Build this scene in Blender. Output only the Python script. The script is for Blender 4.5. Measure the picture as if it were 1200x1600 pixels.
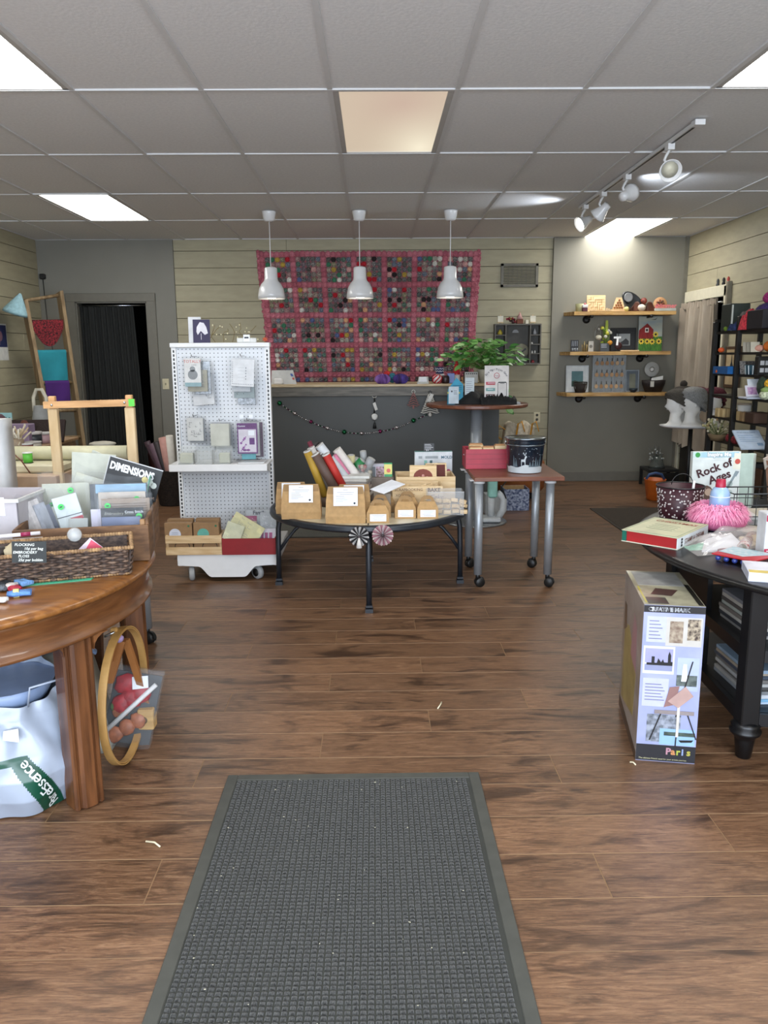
import bpy, bmesh, math, random
from mathutils import Vector, Matrix, Euler, noise
for o in list(bpy.data.objects): bpy.data.objects.remove(o)
SC = bpy.context.scene
COL = SC.collection
PI = math.pi
V = Vector

# ------------------------------------------------------------------ camera
F, PITCH, YAW, ROLL = 1244.3, .1925, .0109, -.0068
CH, CE, YW = 1.405, 2.655, 9.0            # camera height, ceiling height, back wall distance
cp, sp, cy, sy = math.cos(PITCH), math.sin(PITCH), math.cos(YAW), math.sin(YAW)
FWD = V((sy*cp, cy*cp, -sp)); RT = V((cy, -sy, 0)); UP = RT.cross(FWD)
RT, UP = RT*math.cos(ROLL)+UP*math.sin(ROLL), -RT*math.sin(ROLL)+UP*math.cos(ROLL)
cam = bpy.data.objects.new('camera', bpy.data.cameras.new('camera')); COL.objects.link(cam)
cam.data.sensor_fit = 'VERTICAL'; cam.data.sensor_height = 24; cam.data.lens = 24*F/1600
cam.data.clip_start = .02
cam.matrix_world = Matrix.Translation((0, 0, CH)) @ Matrix((RT, UP, -FWD)).transposed().to_4x4()
SC.camera = cam

# ------------------------------------------------------------------ world, large lights, exposure
SC.view_settings.view_transform = 'Standard'; SC.view_settings.look = 'None'
SC.view_settings.gamma = 1; SC.view_settings.use_curve_mapping = False
SC.view_settings.exposure = 0.55
w = bpy.data.worlds.new('world'); SC.world = w; w.use_nodes = True
w.node_tree.nodes['Background'].inputs[0].default_value = (.62, .76, 1, 1)
w.node_tree.nodes['Background'].inputs[1].default_value = 1.0
def area(name, loc, rot, sx, sy_, power, col=(1, 1, 1)):
    l = bpy.data.lights.new(name, 'AREA'); l.shape = 'RECTANGLE'; l.size = sx; l.size_y = sy_
    l.energy = power; l.color = col
    o = bpy.data.objects.new(name, l); COL.objects.link(o); o.location = loc; o.rotation_euler = rot
    return o
WINDOW_W, PANEL_E = 230, 10.0
area('shop_window_daylight', (0, -1.42, 1.45), (PI/2, 0, 0), 5.6, 2.0, WINDOW_W, (.80, .89, 1))

# ------------------------------------------------------------------ pixel -> point helpers (1200x1600 frame)
def ray(px, py): return FWD + RT*((px-600)/F) - UP*((py-800)/F)
def Yp(px, py, Y): d = ray(px, py); p = d*(Y/d.y); p.z += CH; return p
def Zp(px, py, z): d = ray(px, py); p = d*((z-CH)/d.z); p.z += CH; return p
def Xp(px, py, X): d = ray(px, py); p = d*(X/d.x); p.z += CH; return p

# ------------------------------------------------------------------ materials
def lin(c):
    if isinstance(c, str): c = [int(c[i:i+2], 16) for i in (0, 2, 4)]
    r = []
    for v in c[:3]:
        v /= 255; r.append(v/12.92 if v <= .04045 else ((v+.055)/1.055)**2.4)
    return (*r, 1)
MATS = {}
def m(c, rough=.6, metal=0, var=.10, scale=18, bump=0, alpha=1, emit=0, spec=.5, c2=None, coat=0, stretch=None, key=None, trans=0, detail=3, sheen=0):
    k = key or (str(c), rough, metal, var, scale, bump, alpha, emit, spec, str(c2), coat, str(stretch), trans, detail, sheen)
    if k in MATS: return MATS[k]
    mt = bpy.data.materials.new('mat_%d' % len(MATS)); MATS[k] = mt; mt.use_nodes = True
    nt = mt.node_tree; N = nt.nodes; L = nt.links; b = N['Principled BSDF']
    a = lin(c)
    tc = N.new('ShaderNodeTexCoord'); mp = N.new('ShaderNodeMapping'); nz = N.new('ShaderNodeTexNoise')
    L.new(tc.outputs['Object'], mp.inputs[0]); L.new(mp.outputs[0], nz.inputs['Vector'])
    if stretch: mp.inputs['Scale'].default_value = stretch
    nz.inputs['Scale'].default_value = scale; nz.inputs['Detail'].default_value = detail
    rp = N.new('ShaderNodeValToRGB'); L.new(nz.outputs[0], rp.inputs[0])
    e = rp.color_ramp.elements; e[0].position = .35; e[1].position = .65
    if c2 is not None: e[0].color = lin(c2); e[1].color = a
    else:
        e[0].color = tuple(x*(1-var) for x in a[:3])+(1,); e[1].color = tuple(min(1, x*(1+var*.6)) for x in a[:3])+(1,)
    L.new(rp.outputs[0], b.inputs['Base Color'])
    b.inputs['Roughness'].default_value = rough; b.inputs['Metallic'].default_value = metal
    b.inputs['Specular IOR Level'].default_value = spec; b.inputs['Coat Weight'].default_value = coat
    b.inputs['Alpha'].default_value = alpha
    if trans: b.inputs['Transmission Weight'].default_value = trans
    if sheen: b.inputs['Sheen Weight'].default_value = sheen
    if bump:
        bp = N.new('ShaderNodeBump'); bp.inputs['Strength'].default_value = min(1, bump); bp.inputs['Distance'].default_value = .004
        L.new(nz.outputs[0], bp.inputs['Height']); L.new(bp.outputs[0], b.inputs['Normal'])
    if emit:
        L.new(rp.outputs[0], b.inputs['Emission Color']); b.inputs['Emission Strength'].default_value = emit
    return mt
def wood(c, c2, scale=9, stretch=(1, 8, 8), rough=.5, bump=.15, coat=0, rnd=False, key=None):
    mt = m(c, rough, 0, scale=scale, c2=c2, stretch=stretch, bump=bump, coat=coat, detail=6, key=key or ('wood', c, c2, scale, stretch, rough, coat, rnd))
    if rnd and not mt.get('rnd'):
        mt['rnd'] = 1; N = mt.node_tree.nodes; L = mt.node_tree.links
        oi = N.new('ShaderNodeObjectInfo'); mp = [n for n in N if n.type == 'MAPPING'][0]
        mu = N.new('ShaderNodeMath'); mu.operation = 'MULTIPLY'; mu.inputs[1].default_value = 57
        L.new(oi.outputs['Random'], mu.inputs[0]); L.new(mu.outputs[0], mp.inputs['Location'])
    return mt
def clear(c='e8eef2', alpha=.28, rough=.12):
    return m(c, rough, 0, var=.03, scale=30, alpha=alpha, spec=.8, bump=.0)

# ------------------------------------------------------------------ mesh builder
class B:
    def __init__(s, mt=None): s.v = []; s.f = []; s.mi = []; s.sm = []; s.mats = [mt] if mt else []; s.cur = 0
    def use(s, mt):
        if mt not in s.mats: s.mats.append(mt)
        s.cur = s.mats.index(mt); return s
    def add(s, vs, fs, smooth=False):
        n = len(s.v); s.v += [V(p) for p in vs]
        for f in fs: s.f.append(tuple(i+n for i in f)); s.mi.append(s.cur); s.sm.append(smooth)
        return s
    def box(s, x0, x1, y0, y1, z0, z1):
        return s.add([(x, y, z) for z in (z0, z1) for x, y in ((x0, y0), (x1, y0), (x1, y1), (x0, y1))],
                     [(3, 2, 1, 0), (4, 5, 6, 7), (0, 1, 5, 4), (1, 2, 6, 5), (2, 3, 7, 6), (3, 0, 4, 7)])
    def bbox(s, x0, x1, y0, y1, z0, z1, b=.004):
        """box with chamfered top and vertical edges"""
        def ring(x0, x1, y0, y1, z, c): return [(x0+c, y0, z), (x1-c, y0, z), (x1, y0+c, z), (x1, y1-c, z), (x1-c, y1, z), (x0+c, y1, z), (x0, y1-c, z), (x0, y0+c, z)]
        b = min(b, (x1-x0)*.3, (y1-y0)*.3, (z1-z0)*.3)
        r = ring(x0+b, x1-b, y0+b, y1-b, z0, b*.5)+ring(x0, x1, y0, y1, z0+b, b)+ring(x0, x1, y0, y1, z1-b, b)+ring(x0+b, x1-b, y0+b, y1-b, z1, b*.5)
        fs = [tuple(range(7, -1, -1)), tuple(range(24, 32))]
        for k in range(3):
            for i in range(8): j = (i+1) % 8; fs.append((k*8+i, k*8+j, k*8+8+j, k*8+8+i))
        return s.add(r, fs)
    def hexa(s, p):  # 8 points bottom 4 (ccw) then top 4
        return s.add(p, [(3, 2, 1, 0), (4, 5, 6, 7), (0, 1, 5, 4), (1, 2, 6, 5), (2, 3, 7, 6), (3, 0, 4, 7)])
    def slab(s, a, b, c, d, n):  # quad a b c d extruded along vector n
        a, b, c, d, n = map(V, (a, b, c, d, n)); return s.hexa([a, b, c, d, a+n, b+n, c+n, d+n])
    def prism(s, pts, n, smooth=False):
        pts = [V(p) for p in pts]; n = V(n); k = len(pts)
        fs = [tuple(range(k-1, -1, -1)), tuple(range(k, 2*k))]
        s.add(pts+[p+n for p in pts], fs)
        base = len(s.v)-2*k
        for i in range(k): s.f.append((base+i, base+(i+1) % k, base+k+(i+1) % k, base+k+i)); s.mi.append(s.cur); s.sm.append(smooth)
        return s
    def tube(s, pts, r, n=8, close=False, cap=True, squash=None):
        pts = [V(p) for p in pts]; k = len(pts); rr = r if isinstance(r, (list, tuple)) else [r]*k
        rings = []; t0 = (pts[1]-pts[0]).normalized(); u = t0.orthogonal().normalized()
        if abs(t0.z) < .9: u = V((0, 0, 1)).cross(t0).normalized()
        for i in range(k):
            if close: t = (pts[(i+1) % k]-pts[i-1])
            else: t = pts[min(i+1, k-1)]-pts[max(i-1, 0)]
            t.normalize(); u = (u-t*u.dot(t))
            if u.length < 1e-6: u = t.orthogonal()
            u.normalize(); w_ = t.cross(u)
            q = squash or 1
            rings += [pts[i]+u*(math.cos(2*PI*j/n)*rr[i])+w_*(math.sin(2*PI*j/n)*rr[i]*q) for j in range(n)]
        fs = []
        for i in range(k if close else k-1):
            a, b = i*n, ((i+1) % k)*n
            for j in range(n): fs.append((a+j, a+(j+1) % n, b+(j+1) % n, b+j))
        s.add(rings, fs, True)
        if cap and not close:
            n0 = len(s.v)-len(rings)
            s.f += [tuple(n0+j for j in range(n-1, -1, -1)), tuple(n0+(k-1)*n+j for j in range(n))]; s.mi += [s.cur]*2; s.sm += [False]*2
        return s
    def cyl(s, a, b, r, n=16, r2=None): return s.tube([a, b], [r, r if r2 is None else r2], n)
    def lathe(s, prof, c=(0, 0, 0), n=24, sx=1, sy=1, smooth=True, axis=None, start=0):
        c = V(c); vs = []; k = len(prof)
        for r, z in prof:
            for j in range(n):
                a = 2*PI*j/n+start; vs.append(V((r*math.cos(a)*sx, r*math.sin(a)*sy, z)))
        if axis is not None:
            q = V((0, 0, 1)).rotation_difference(V(axis)); vs = [q @ p for p in vs]
        vs = [p+c for p in vs]; fs = []
        for i in range(k-1):
            for j in range(n): fs.append((i*n+j, i*n+(j+1) % n, (i+1)*n+(j+1) % n, (i+1)*n+j))
        s.add(vs, fs, smooth); n0 = len(s.v)-len(vs)
        if prof[0][0] > 1e-4: s.f.append(tuple(n0+j for j in range(n-1, -1, -1))); s.mi.append(s.cur); s.sm.append(False)
        if prof[-1][0] > 1e-4: s.f.append(tuple(n0+(k-1)*n+j for j in range(n))); s.mi.append(s.cur); s.sm.append(False)
        return s
    def ball(s, c, r, n=12, sz=1, rough=0, seed=0, sx=1, sy=1):
        k = max(5, n//2); vs = []; c = V(c)
        for i in range(k+1):
            t = PI*i/k
            for j in range(n):
                p = V((math.sin(t)*math.cos(2*PI*j/n)*sx, math.sin(t)*math.sin(2*PI*j/n)*sy, -math.cos(t)*sz))
                if rough: p *= 1+rough*noise.noise(p*2.2+V((seed*7.1, seed*3.3, 0)))
                vs.append(c+p*r)
        fs = [(i*n+j, i*n+(j+1) % n, (i+1)*n+(j+1) % n, (i+1)*n+j) for i in range(k) for j in range(n)]
        return s.add(vs, fs, True)
    def grid(s, fn, nu, nv, smooth=True, thick=None):
        vs = [V(fn(i/nu, j/nv)) for j in range(nv+1) for i in range(nu+1)]
        fs = [(j*(nu+1)+i, j*(nu+1)+i+1, (j+1)*(nu+1)+i+1, (j+1)*(nu+1)+i) for j in range(nv) for i in range(nu)]
        if thick is not None:
            t = V(thick); k = len(vs); vs = vs+[p+t for p in vs]
            fs = fs+[tuple(k+i for i in reversed(f)) for f in fs]
            W = nu+1
            edge = [i for i in range(nu)]; 
            for i in range(nu): fs.append((i, k+i, k+i+1, i+1)); a = nv*W+i; fs.append((a, a+1, k+a+1, k+a))
            for j in range(nv): a = j*W; fs.append((a, a+W, k+a+W, k+a)); a = j*W+nu; fs.append((a, k+a, k+a+W, a+W))
        return s.add(vs, fs, smooth)
    def xf(s, M, start=0):
        for i in range(start, len(s.v)): s.v[i] = M @ s.v[i]
        return s
    def mesh(s, name):
        me = bpy.data.meshes.new(name); me.from_pydata([tuple(p) for p in s.v], [], s.f)
        for mt in s.mats: me.materials.append(mt)
        me.polygons.foreach_set('material_index', s.mi); me.polygons.foreach_set('use_smooth', s.sm)
        me.update()
        if any(s.sm) and not all(s.sm):
            pass
        return me

def tag(o, label=None, cat=None, group=None, kind=None):
    if label: o['label'] = label
    if cat: o['category'] = cat
    if group: o['group'] = group
    if kind: o['kind'] = kind
    return o
def fixnormals(me):
    bm = bmesh.new(); bm.from_mesh(me); bmesh.ops.remove_doubles(bm, verts=bm.verts, dist=1e-6)
    bmesh.ops.recalc_face_normals(bm, faces=bm.faces); bm.to_mesh(me); bm.free()
def part(name, b, parent, kind=None, label=None, fix=True):
    me = b.mesh(name)
    if fix: fixnormals(me)
    o = bpy.data.objects.new(name, me); COL.objects.link(o); o.parent = parent
    if kind: o['kind'] = kind
    if label: o['label'] = label
    return o
def thing(name, label=None, cat=None, group=None, loc=(0, 0, 0), rz=0, kind=None):
    o = bpy.data.objects.new(name, None); COL.objects.link(o); o.location = loc; o.rotation_euler = (0, 0, rz)
    o.empty_display_size = .05
    return tag(o, label, cat, group, kind)
def one(name, b, label, cat, group=None, kind=None):
    o = part(name, b, None); return tag(o, label, cat, group, kind)
def struct(name, b=None, loc=(0, 0, 0)):
    o = part(name, b, None) if b else thing(name)
    o['kind'] = 'structure'; return o
def dup(root, loc=None, rz=None, label=None, group=None):
    r = root.copy(); COL.objects.link(r)
    if loc is not None: r.location = loc
    if rz is not None: r.rotation_euler = (0, 0, rz)
    if label: r['label'] = label
    if group: r['group'] = group
    for ch in list(root.children):
        c = ch.copy(); COL.objects.link(c); c.parent = r
        for g in ch.children: d = g.copy(); COL.objects.link(d); d.parent = c
    return r

# ------------------------------------------------------------------ flat print on a face: Fr(origin, right, up)
class Fr:
    def __init__(s, o, x, y): s.o = V(o); s.x = V(x).normalized(); s.y = V(y).normalized(); s.n = s.x.cross(s.y).normalized()
    def P(s, u, v, off=0): return s.o+s.x*u+s.y*v+s.n*off
    def rect(s, b, u0, v0, u1, v1, off=.0006, t=.0004):
        return b.slab(s.P(u0, v0, off), s.P(u1, v0, off), s.P(u1, v1, off), s.P(u0, v1, off), s.n*t)
    def poly(s, b, pts, off=.0006, t=.0004): return b.prism([s.P(u, v, off) for u, v in pts], s.n*t)
    def disc(s, b, u, v, r, off=.0006, t=.0004, n=16, ry=None):
        return s.poly(b, [(u+r*math.cos(2*PI*i/n), v+(ry or r)*math.sin(2*PI*i/n)) for i in range(n)], off, t)
    def lines(s, b, u0, u1, v1, n, dv, h, rnd=None, off=.0009):
        for i in range(n):
            e = u1-(rnd or RND).random()*.3*(u1-u0); s.rect(b, u0, v1-i*dv-h, e, v1-i*dv, off)
        return b
    def text(s, txt, u, v, size, mt, parent, off=.0012, name='lettering', ang=0, align='LEFT', shear=0, sx=1, bold=0):
        cu = bpy.data.curves.new('txt', 'FONT'); cu.body = txt; cu.size = size; cu.align_x = align; cu.resolution_u = 2
        cu.shear = shear; cu.offset = bold
        t = bpy.data.objects.new('txt', cu); COL.objects.link(t)
        bpy.context.view_layer.update()
        me = bpy.data.meshes.new_from_object(t.evaluated_get(bpy.context.evaluated_depsgraph_get()))
        bpy.data.objects.remove(t)
        c, q = math.cos(ang), math.sin(ang)
        for vv in me.vertices:
            x, y = vv.co.x*sx, vv.co.y
            vv.co = s.P(u+x*c-y*q, v+x*q+y*c, off)
        me.materials.clear(); me.materials.append(mt); me.update()
        o = bpy.data.objects.new(name, me); COL.objects.link(o); o.parent = parent
        return o
RND = random.Random(5)
U = RND.uniform
# ================================================================== STRUCTURE
XL, XR, YF = -3.63, 3.42, -1.3
# ---- floor: hickory laminate planks, each its own object
def floor_mat():
    mt = bpy.data.materials.new('floor_planks'); mt.use_nodes = True
    nt = mt.node_tree; N = nt.nodes; L = nt.links; b = N['Principled BSDF']
    tc = N.new('ShaderNodeTexCoord'); oi = N.new('ShaderNodeObjectInfo')
    mu = N.new('ShaderNodeVectorMath'); mu.operation = 'SCALE'; mu.inputs[0].default_value = (31, 17, 5); L.new(oi.outputs['Random'], mu.inputs['Scale'])
    ad = N.new('ShaderNodeVectorMath'); ad.operation = 'ADD'; L.new(tc.outputs['Object'], ad.inputs[0]); L.new(mu.outputs[0], ad.inputs[1])
    def nz(scale, vec, det=6, dist=0, rough=.6):
        mp = N.new('ShaderNodeMapping'); mp.inputs['Scale'].default_value = vec; L.new(ad.outputs[0], mp.inputs[0])
        n = N.new('ShaderNodeTexNoise'); n.inputs['Scale'].default_value = scale; n.inputs['Detail'].default_value = det
        n.inputs['Distortion'].default_value = dist; n.inputs['Roughness'].default_value = rough; L.new(mp.outputs[0], n.inputs['Vector']); return n
    grain = nz(6, (1.3, 13, 1), 9, 1.6, .72); fine = nz(16, (2.2, 34, 1), 6, .6, .75); blot = nz(2.3, (1.3, 4.5, 1), 4, 1.2, .55)
    r = N.new('ShaderNodeValToRGB'); e = r.color_ramp.elements
    e[0].position = .22; e[0].color = lin('45332a'); e[1].position = .8; e[1].color = lin('a98a6b')
    for p, c in ((.40, '664a37'), (.52, '7f5f47'), (.64, '94745a')): q = e.new(p); q.color = lin(c)
    L.new(grain.outputs[0], r.inputs[0])
    r2 = N.new('ShaderNodeValToRGB'); e = r2.color_ramp.elements; e[0].position = .33; e[0].color = (.22, .2, .19, 1); e[1].position = .49; e[1].color = (1, 1, 1, 1)
    L.new(blot.outputs[0], r2.inputs[0])
    r3 = N.new('ShaderNodeValToRGB'); e = r3.color_ramp.elements; e[0].position = .35; e[0].color = (.6, .58, .56, 1); e[1].position = .6; e[1].color = (1.0, 1.0, 1.0, 1)
    L.new(fine.outputs[0], r3.inputs[0])
    def mul(a, c, f=1):
        x = N.new('ShaderNodeMix'); x.data_type = 'RGBA'; x.blend_type = 'MULTIPLY'; x.inputs[0].default_value = f
        L.new(a, x.inputs[6]); L.new(c, x.inputs[7]); return x.outputs[2]
    c = mul(mul(r.outputs[0], r2.outputs[0], .85), r3.outputs[0], .8)
    hs = N.new('ShaderNodeHueSaturation'); L.new(c, hs.inputs['Color'])
    mr = N.new('ShaderNodeMapRange'); mr.inputs[3].default_value = .86; mr.inputs[4].default_value = 1.16; L.new(oi.outputs['Random'], mr.inputs[0]); L.new(mr.outputs[0], hs.inputs['Value'])
    hs.inputs['Saturation'].default_value = FLOOR_SAT
    L.new(hs.outputs[0], b.inputs['Base Color'])
    mr2 = N.new('ShaderNodeMapRange'); mr2.inputs[3].default_value = .26; mr2.inputs[4].default_value = .46; L.new(fine.outputs[0], mr2.inputs[0]); L.new(mr2.outputs[0], b.inputs['Roughness'])
    bp = N.new('ShaderNodeBump'); bp.inputs['Strength'].default_value = .25; bp.inputs['Distance'].default_value = .002
    L.new(fine.outputs[0], bp.inputs['Height']); L.new(bp.outputs[0], b.inputs['Normal'])
    return mt
FLOOR_SAT = 1.04
FM = floor_mat()
fl = struct('floor', B(m('8f7355', .6)).box(XL-.1, XR+.1, YF, YW+.1, -.03, -.002))
PW, PL = .1918, 1.234
JM = m('9a7c5c', .55)  # lighter tan puts the bevel edge highlights into the joint colour
def plank_mesh(L_, W_):
    b = B(FM); g = .0007; c = .0010; z = .006
    vs = [(g, g, 0), (L_-g, g, 0), (L_-g, W_-g, 0), (g, W_-g, 0), (g+c, g+c, z), (L_-g-c, g+c, z), (L_-g-c, W_-g-c, z), (g+c, W_-g-c, z)]
    b.add(vs, [(4, 5, 6, 7)]); b.use(JM); b.add(vs, [(0, 1, 5, 4), (1, 2, 6, 5), (2, 3, 7, 6), (3, 0, 4, 7)])
    me = b.mesh('plank'); return me
PMESH = {}
def plank(x, y, L_, W_=PW):
    k = (round(L_, 3), round(W_, 3))
    if k not in PMESH: PMESH[k] = plank_mesh(L_, W_)
    o = bpy.data.objects.new('plank', PMESH[k]); COL.objects.link(o); o.parent = fl; o.location = (x, y, -.006)
rows = range(-4, 37); y0r = 2.435
for k in rows:                                     # joints step by a third of a plank from row to row
    y = y0r+k*PW
    if y > YW: continue
    x = .616+k*PL/3
    x = x-math.floor((x-XL)/PL)*PL-PL
    Wd = min(PW, YW-y)
    while x < XR:
        a = max(x, XL); e = min(x+PL, XR)
        if e-a > .02: plank(a, y, e-a, Wd)
        x += PL
b = B(FM).box(XL, XR, YF, y0r-4*PW, -.006, 0); part('near_planking', b, fl)['kind'] = 'stuff'

# ---- ceiling: 2x4 lay-in tiles between metal bars
TW, TD, X0C, Y0C = .61, 1.22, -.2, 4.12
ceil = struct('ceiling', B(m('808080', .9)).box(XL-.1, XR+.1, YF, YW+.1, CE+.03, CE+.06))
TM = m('dcdcdc', .95, var=.05, scale=60, bump=.25, detail=8)
GM = m('d0d0d0', .5, var=.02)
tm = B(TM).box(.011, TW-.011, .011, TD-.011, 0, .02).mesh('tile')
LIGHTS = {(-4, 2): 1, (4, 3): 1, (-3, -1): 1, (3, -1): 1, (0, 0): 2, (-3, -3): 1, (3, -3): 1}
for i in range(-6, 6):
    for j in range(-5, 4):
        x, y = X0C+i*TW, Y0C+j*TD
        if (i, j) in LIGHTS or x > XR-.02 or x+TW < XL+.02: continue
        if x+TW > XR or x < XL or y < YF:
            xa, xb, ya = max(x, XL), min(x+TW, XR), max(y, YF)
            if y+TD-ya < .1: continue
            o = bpy.data.objects.new('tile', B(TM).box(xa-x+.011, xb-x-.001, ya-y+.011, TD-.011, 0, .02).mesh('tile'))
        else: o = bpy.data.objects.new('tile', tm)
        COL.objects.link(o); o.parent = ceil; o.location = (x, y, CE+.004+U(0, .002)); o.rotation_euler = (U(-.002, .002), U(-.004, .004), 0)
for i in range(-5, 6):
    x = X0C+i*TW; part('grid_bar', B(GM).box(x-.012, x+.012, YF, YW, CE-.001, CE+.012), ceil)
for j in range(-4, 5):
    y = Y0C+j*TD; part('grid_bar', B(GM).box(XL, XR, y-.012, y+.012, CE-.0015, CE+.012), ceil)
for xa, xb, ya, yb in ((XL, XL+.02, YF, YW), (XR-.02, XR, YF, YW), (XL, XR, YW-.02, YW)):
    part('edge_bar', B(GM).box(xa, xb, ya, yb, CE-.001, CE+.012), ceil)
EM = m('fffdf8', .4, emit=PANEL_E, var=0)
FRM = m('b9b7b3', .5, var=.03)
LBL = {(-4, 2): 'lit ceiling light panel nearest the doorway with the black curtain', (4, 3): 'lit ceiling light panel above the wall shelves at the back right',
       (-3, -1): 'lit ceiling light panel cut off at the upper left corner', (3, -1): 'lit ceiling light panel cut off at the upper right corner',
       (0, 0): 'ceiling light panel with painted warm glow in the middle of the ceiling', (-3, -3): 'lit ceiling light panel behind the camera on the left', (3, -3): 'lit ceiling light panel behind the camera on the right'}
def painted_glow_mat():  # warm tone and bright highlight patches painted into the panel's emission
    mt = bpy.data.materials.new('painted_glow_diffuser'); mt.use_nodes = True; N = mt.node_tree.nodes; L = mt.node_tree.links; b = N['Principled BSDF']
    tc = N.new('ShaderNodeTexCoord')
    def highlight_blob(cx, cy_, sx, sy_, lo, hi):
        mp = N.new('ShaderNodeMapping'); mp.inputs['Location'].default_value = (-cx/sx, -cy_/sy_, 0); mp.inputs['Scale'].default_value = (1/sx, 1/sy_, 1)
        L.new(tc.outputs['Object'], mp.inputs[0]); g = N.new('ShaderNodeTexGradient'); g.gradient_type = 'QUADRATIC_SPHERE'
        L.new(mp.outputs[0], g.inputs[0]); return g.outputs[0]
    a = N.new('ShaderNodeMix'); a.data_type = 'RGBA'; a.inputs[6].default_value = lin('cfbda6'); a.inputs[7].default_value = lin('c8ad9c'); L.new(highlight_blob(.36, .25, .5, .9, 0, 1), a.inputs[0])
    c = N.new('ShaderNodeMix'); c.data_type = 'RGBA'; c.inputs[7].default_value = lin('fdf3d8'); L.new(a.outputs[2], c.inputs[6]); L.new(highlight_blob(.49, 1.1, .4, 1.1, 0, 1), c.inputs[0])
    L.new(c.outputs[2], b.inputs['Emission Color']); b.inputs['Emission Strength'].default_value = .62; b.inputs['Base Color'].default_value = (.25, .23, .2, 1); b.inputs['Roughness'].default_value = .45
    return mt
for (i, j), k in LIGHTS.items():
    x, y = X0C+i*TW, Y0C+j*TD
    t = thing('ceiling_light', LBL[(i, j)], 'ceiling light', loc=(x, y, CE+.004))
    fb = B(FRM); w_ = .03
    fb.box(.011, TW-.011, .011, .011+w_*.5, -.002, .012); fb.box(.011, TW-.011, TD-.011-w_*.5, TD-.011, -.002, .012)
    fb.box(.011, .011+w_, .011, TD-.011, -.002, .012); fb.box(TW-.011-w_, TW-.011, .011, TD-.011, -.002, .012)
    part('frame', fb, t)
    part('diffuser', B(EM if k == 1 else painted_glow_mat()).box(.011+w_, TW-.011-w_, .011+w_*.5, TD-.011-w_*.5, .004, .008), t)

# ---- walls
SH = m('a59e84', .62, var=.07, scale=5, stretch=(1, 1, 4), bump=.1, detail=5)
GREY = m('7b7970', .6, var=.04, scale=3, bump=.05)
GREYR = m('7d7a6e', .6, var=.04, scale=3, bump=.05)
JGAP = m('3c372d', .9)
def boards(parent, fixed, u0, u1, axis, zs, inward, holes=(), mt=SH, seed=1):
    r = random.Random(seed)
    for k in range(len(zs)-1):
        z1, z0 = zs[k], zs[k+1]
        ends = [u0]; u = u0+r.uniform(.6, 3.2)
        while u < u1-.4: ends.append(u); u += r.uniform(2.2, 3.6)
        ends.append(u1)
        for a, b_ in zip(ends[:-1], ends[1:]):
            segs = [(a, b_)]
            for (h0, h1, hz0, hz1) in holes:
                if z0 >= hz1 or z1 <= hz0: continue
                ns = []
                for s0, s1 in segs:
                    if s1 <= h0 or s0 >= h1: ns.append((s0, s1)); continue
                    if s0 < h0: ns.append((s0, h0))
                    if s1 > h1: ns.append((h1, s1))
                segs = ns
            for s0, s1 in segs:
                if s1-s0 < .03: continue
                t = .014+r.uniform(0, .002); g = .0022
                bb = B(mt)
                if axis == 'x': bb.bbox(s0+.001, s1-.001, fixed-t, fixed, z0+g, z1-g, .002)
                elif inward > 0: bb.bbox(fixed, fixed+t, s0+.001, s1-.001, z0+g, z1-g, .002)
                else: bb.bbox(fixed-t, fixed, s0+.001, s1-.001, z0+g, z1-g, .002)
                part('plank', bb, parent)
ZB = [CE, 2.537]+[2.537-.1765*k for k in range(1, 14)]+[.1]
ZB = [z for z in ZB if z > .09]
wb = struct('wall_back', B(JGAP).box(-2.155, 1.95, YW+.0, YW+.12, 0, CE+.05))
boards(wb, YW+.002, -2.155, 1.95, 'x', ZB, 0, seed=3)
# painted grey sections, the left one with the doorway
DX0, DX1, DZ = -3.24, -2.47, 2.01
gb = B(GREY).box(XL, DX0, YW-.03, YW+.12, 0, CE).box(DX1, -2.155, YW-.03, YW+.12, 0, CE).box(DX0, DX1, YW-.03, YW+.12, DZ, CE)
part('painted_panel', gb, wb, label='grey painted section with the doorway')
part('painted_panel', B(GREYR).box(1.95, XR, YW-.05, YW+.12, 0, CE), wb, label='grey painted section behind the wall shelves')
part('corner_strip', B(m('6f6c60', .6)).box(XR-.05, XR, YW-.075, YW-.05, 0, CE), wb)
d1 = struct('door_1')
cb = B(m('6d6a60', .5, var=.05)); Yc = YW-.03
cb.bbox(DX0-.1, DX0, Yc-.022, Yc, 0, DZ+.085).bbox(DX1, DX1+.1, Yc-.022, Yc, 0, DZ+.085).bbox(DX0-.1, DX1+.1, Yc-.025, Yc, DZ, DZ+.09)
part('casing', cb, d1)
part('jamb', B(m('77746a', .5)).box(DX0, DX0+.012, Yc, Yc+.15, 0, DZ).box(DX1-.012, DX1, Yc, Yc+.15, 0, DZ).box(DX0, DX1, Yc, Yc+.15, DZ-.012, DZ), d1)
DK = m('14130f', .95)  # near-black colour stands in for the darkness inside doorways and vent
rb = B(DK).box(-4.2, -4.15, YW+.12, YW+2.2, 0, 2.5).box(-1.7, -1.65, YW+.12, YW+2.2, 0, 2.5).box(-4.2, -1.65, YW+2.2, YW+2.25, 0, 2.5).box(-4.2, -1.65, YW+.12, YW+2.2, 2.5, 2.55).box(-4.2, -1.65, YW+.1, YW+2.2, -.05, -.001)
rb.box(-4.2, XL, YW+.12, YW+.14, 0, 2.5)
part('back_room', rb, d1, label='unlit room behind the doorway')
# left wall
wl = struct('wall_left', B(JGAP).box(XL-.12, XL, YF, YW+.12, 0, CE+.05))
ZL = [CE]+[2.521-.1715*k for k in range(0, 15)]
boards(wl, XL-.002, YF, YW-.03, 'y', [z for z in ZL if z > .09], 1, seed=5)
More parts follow.
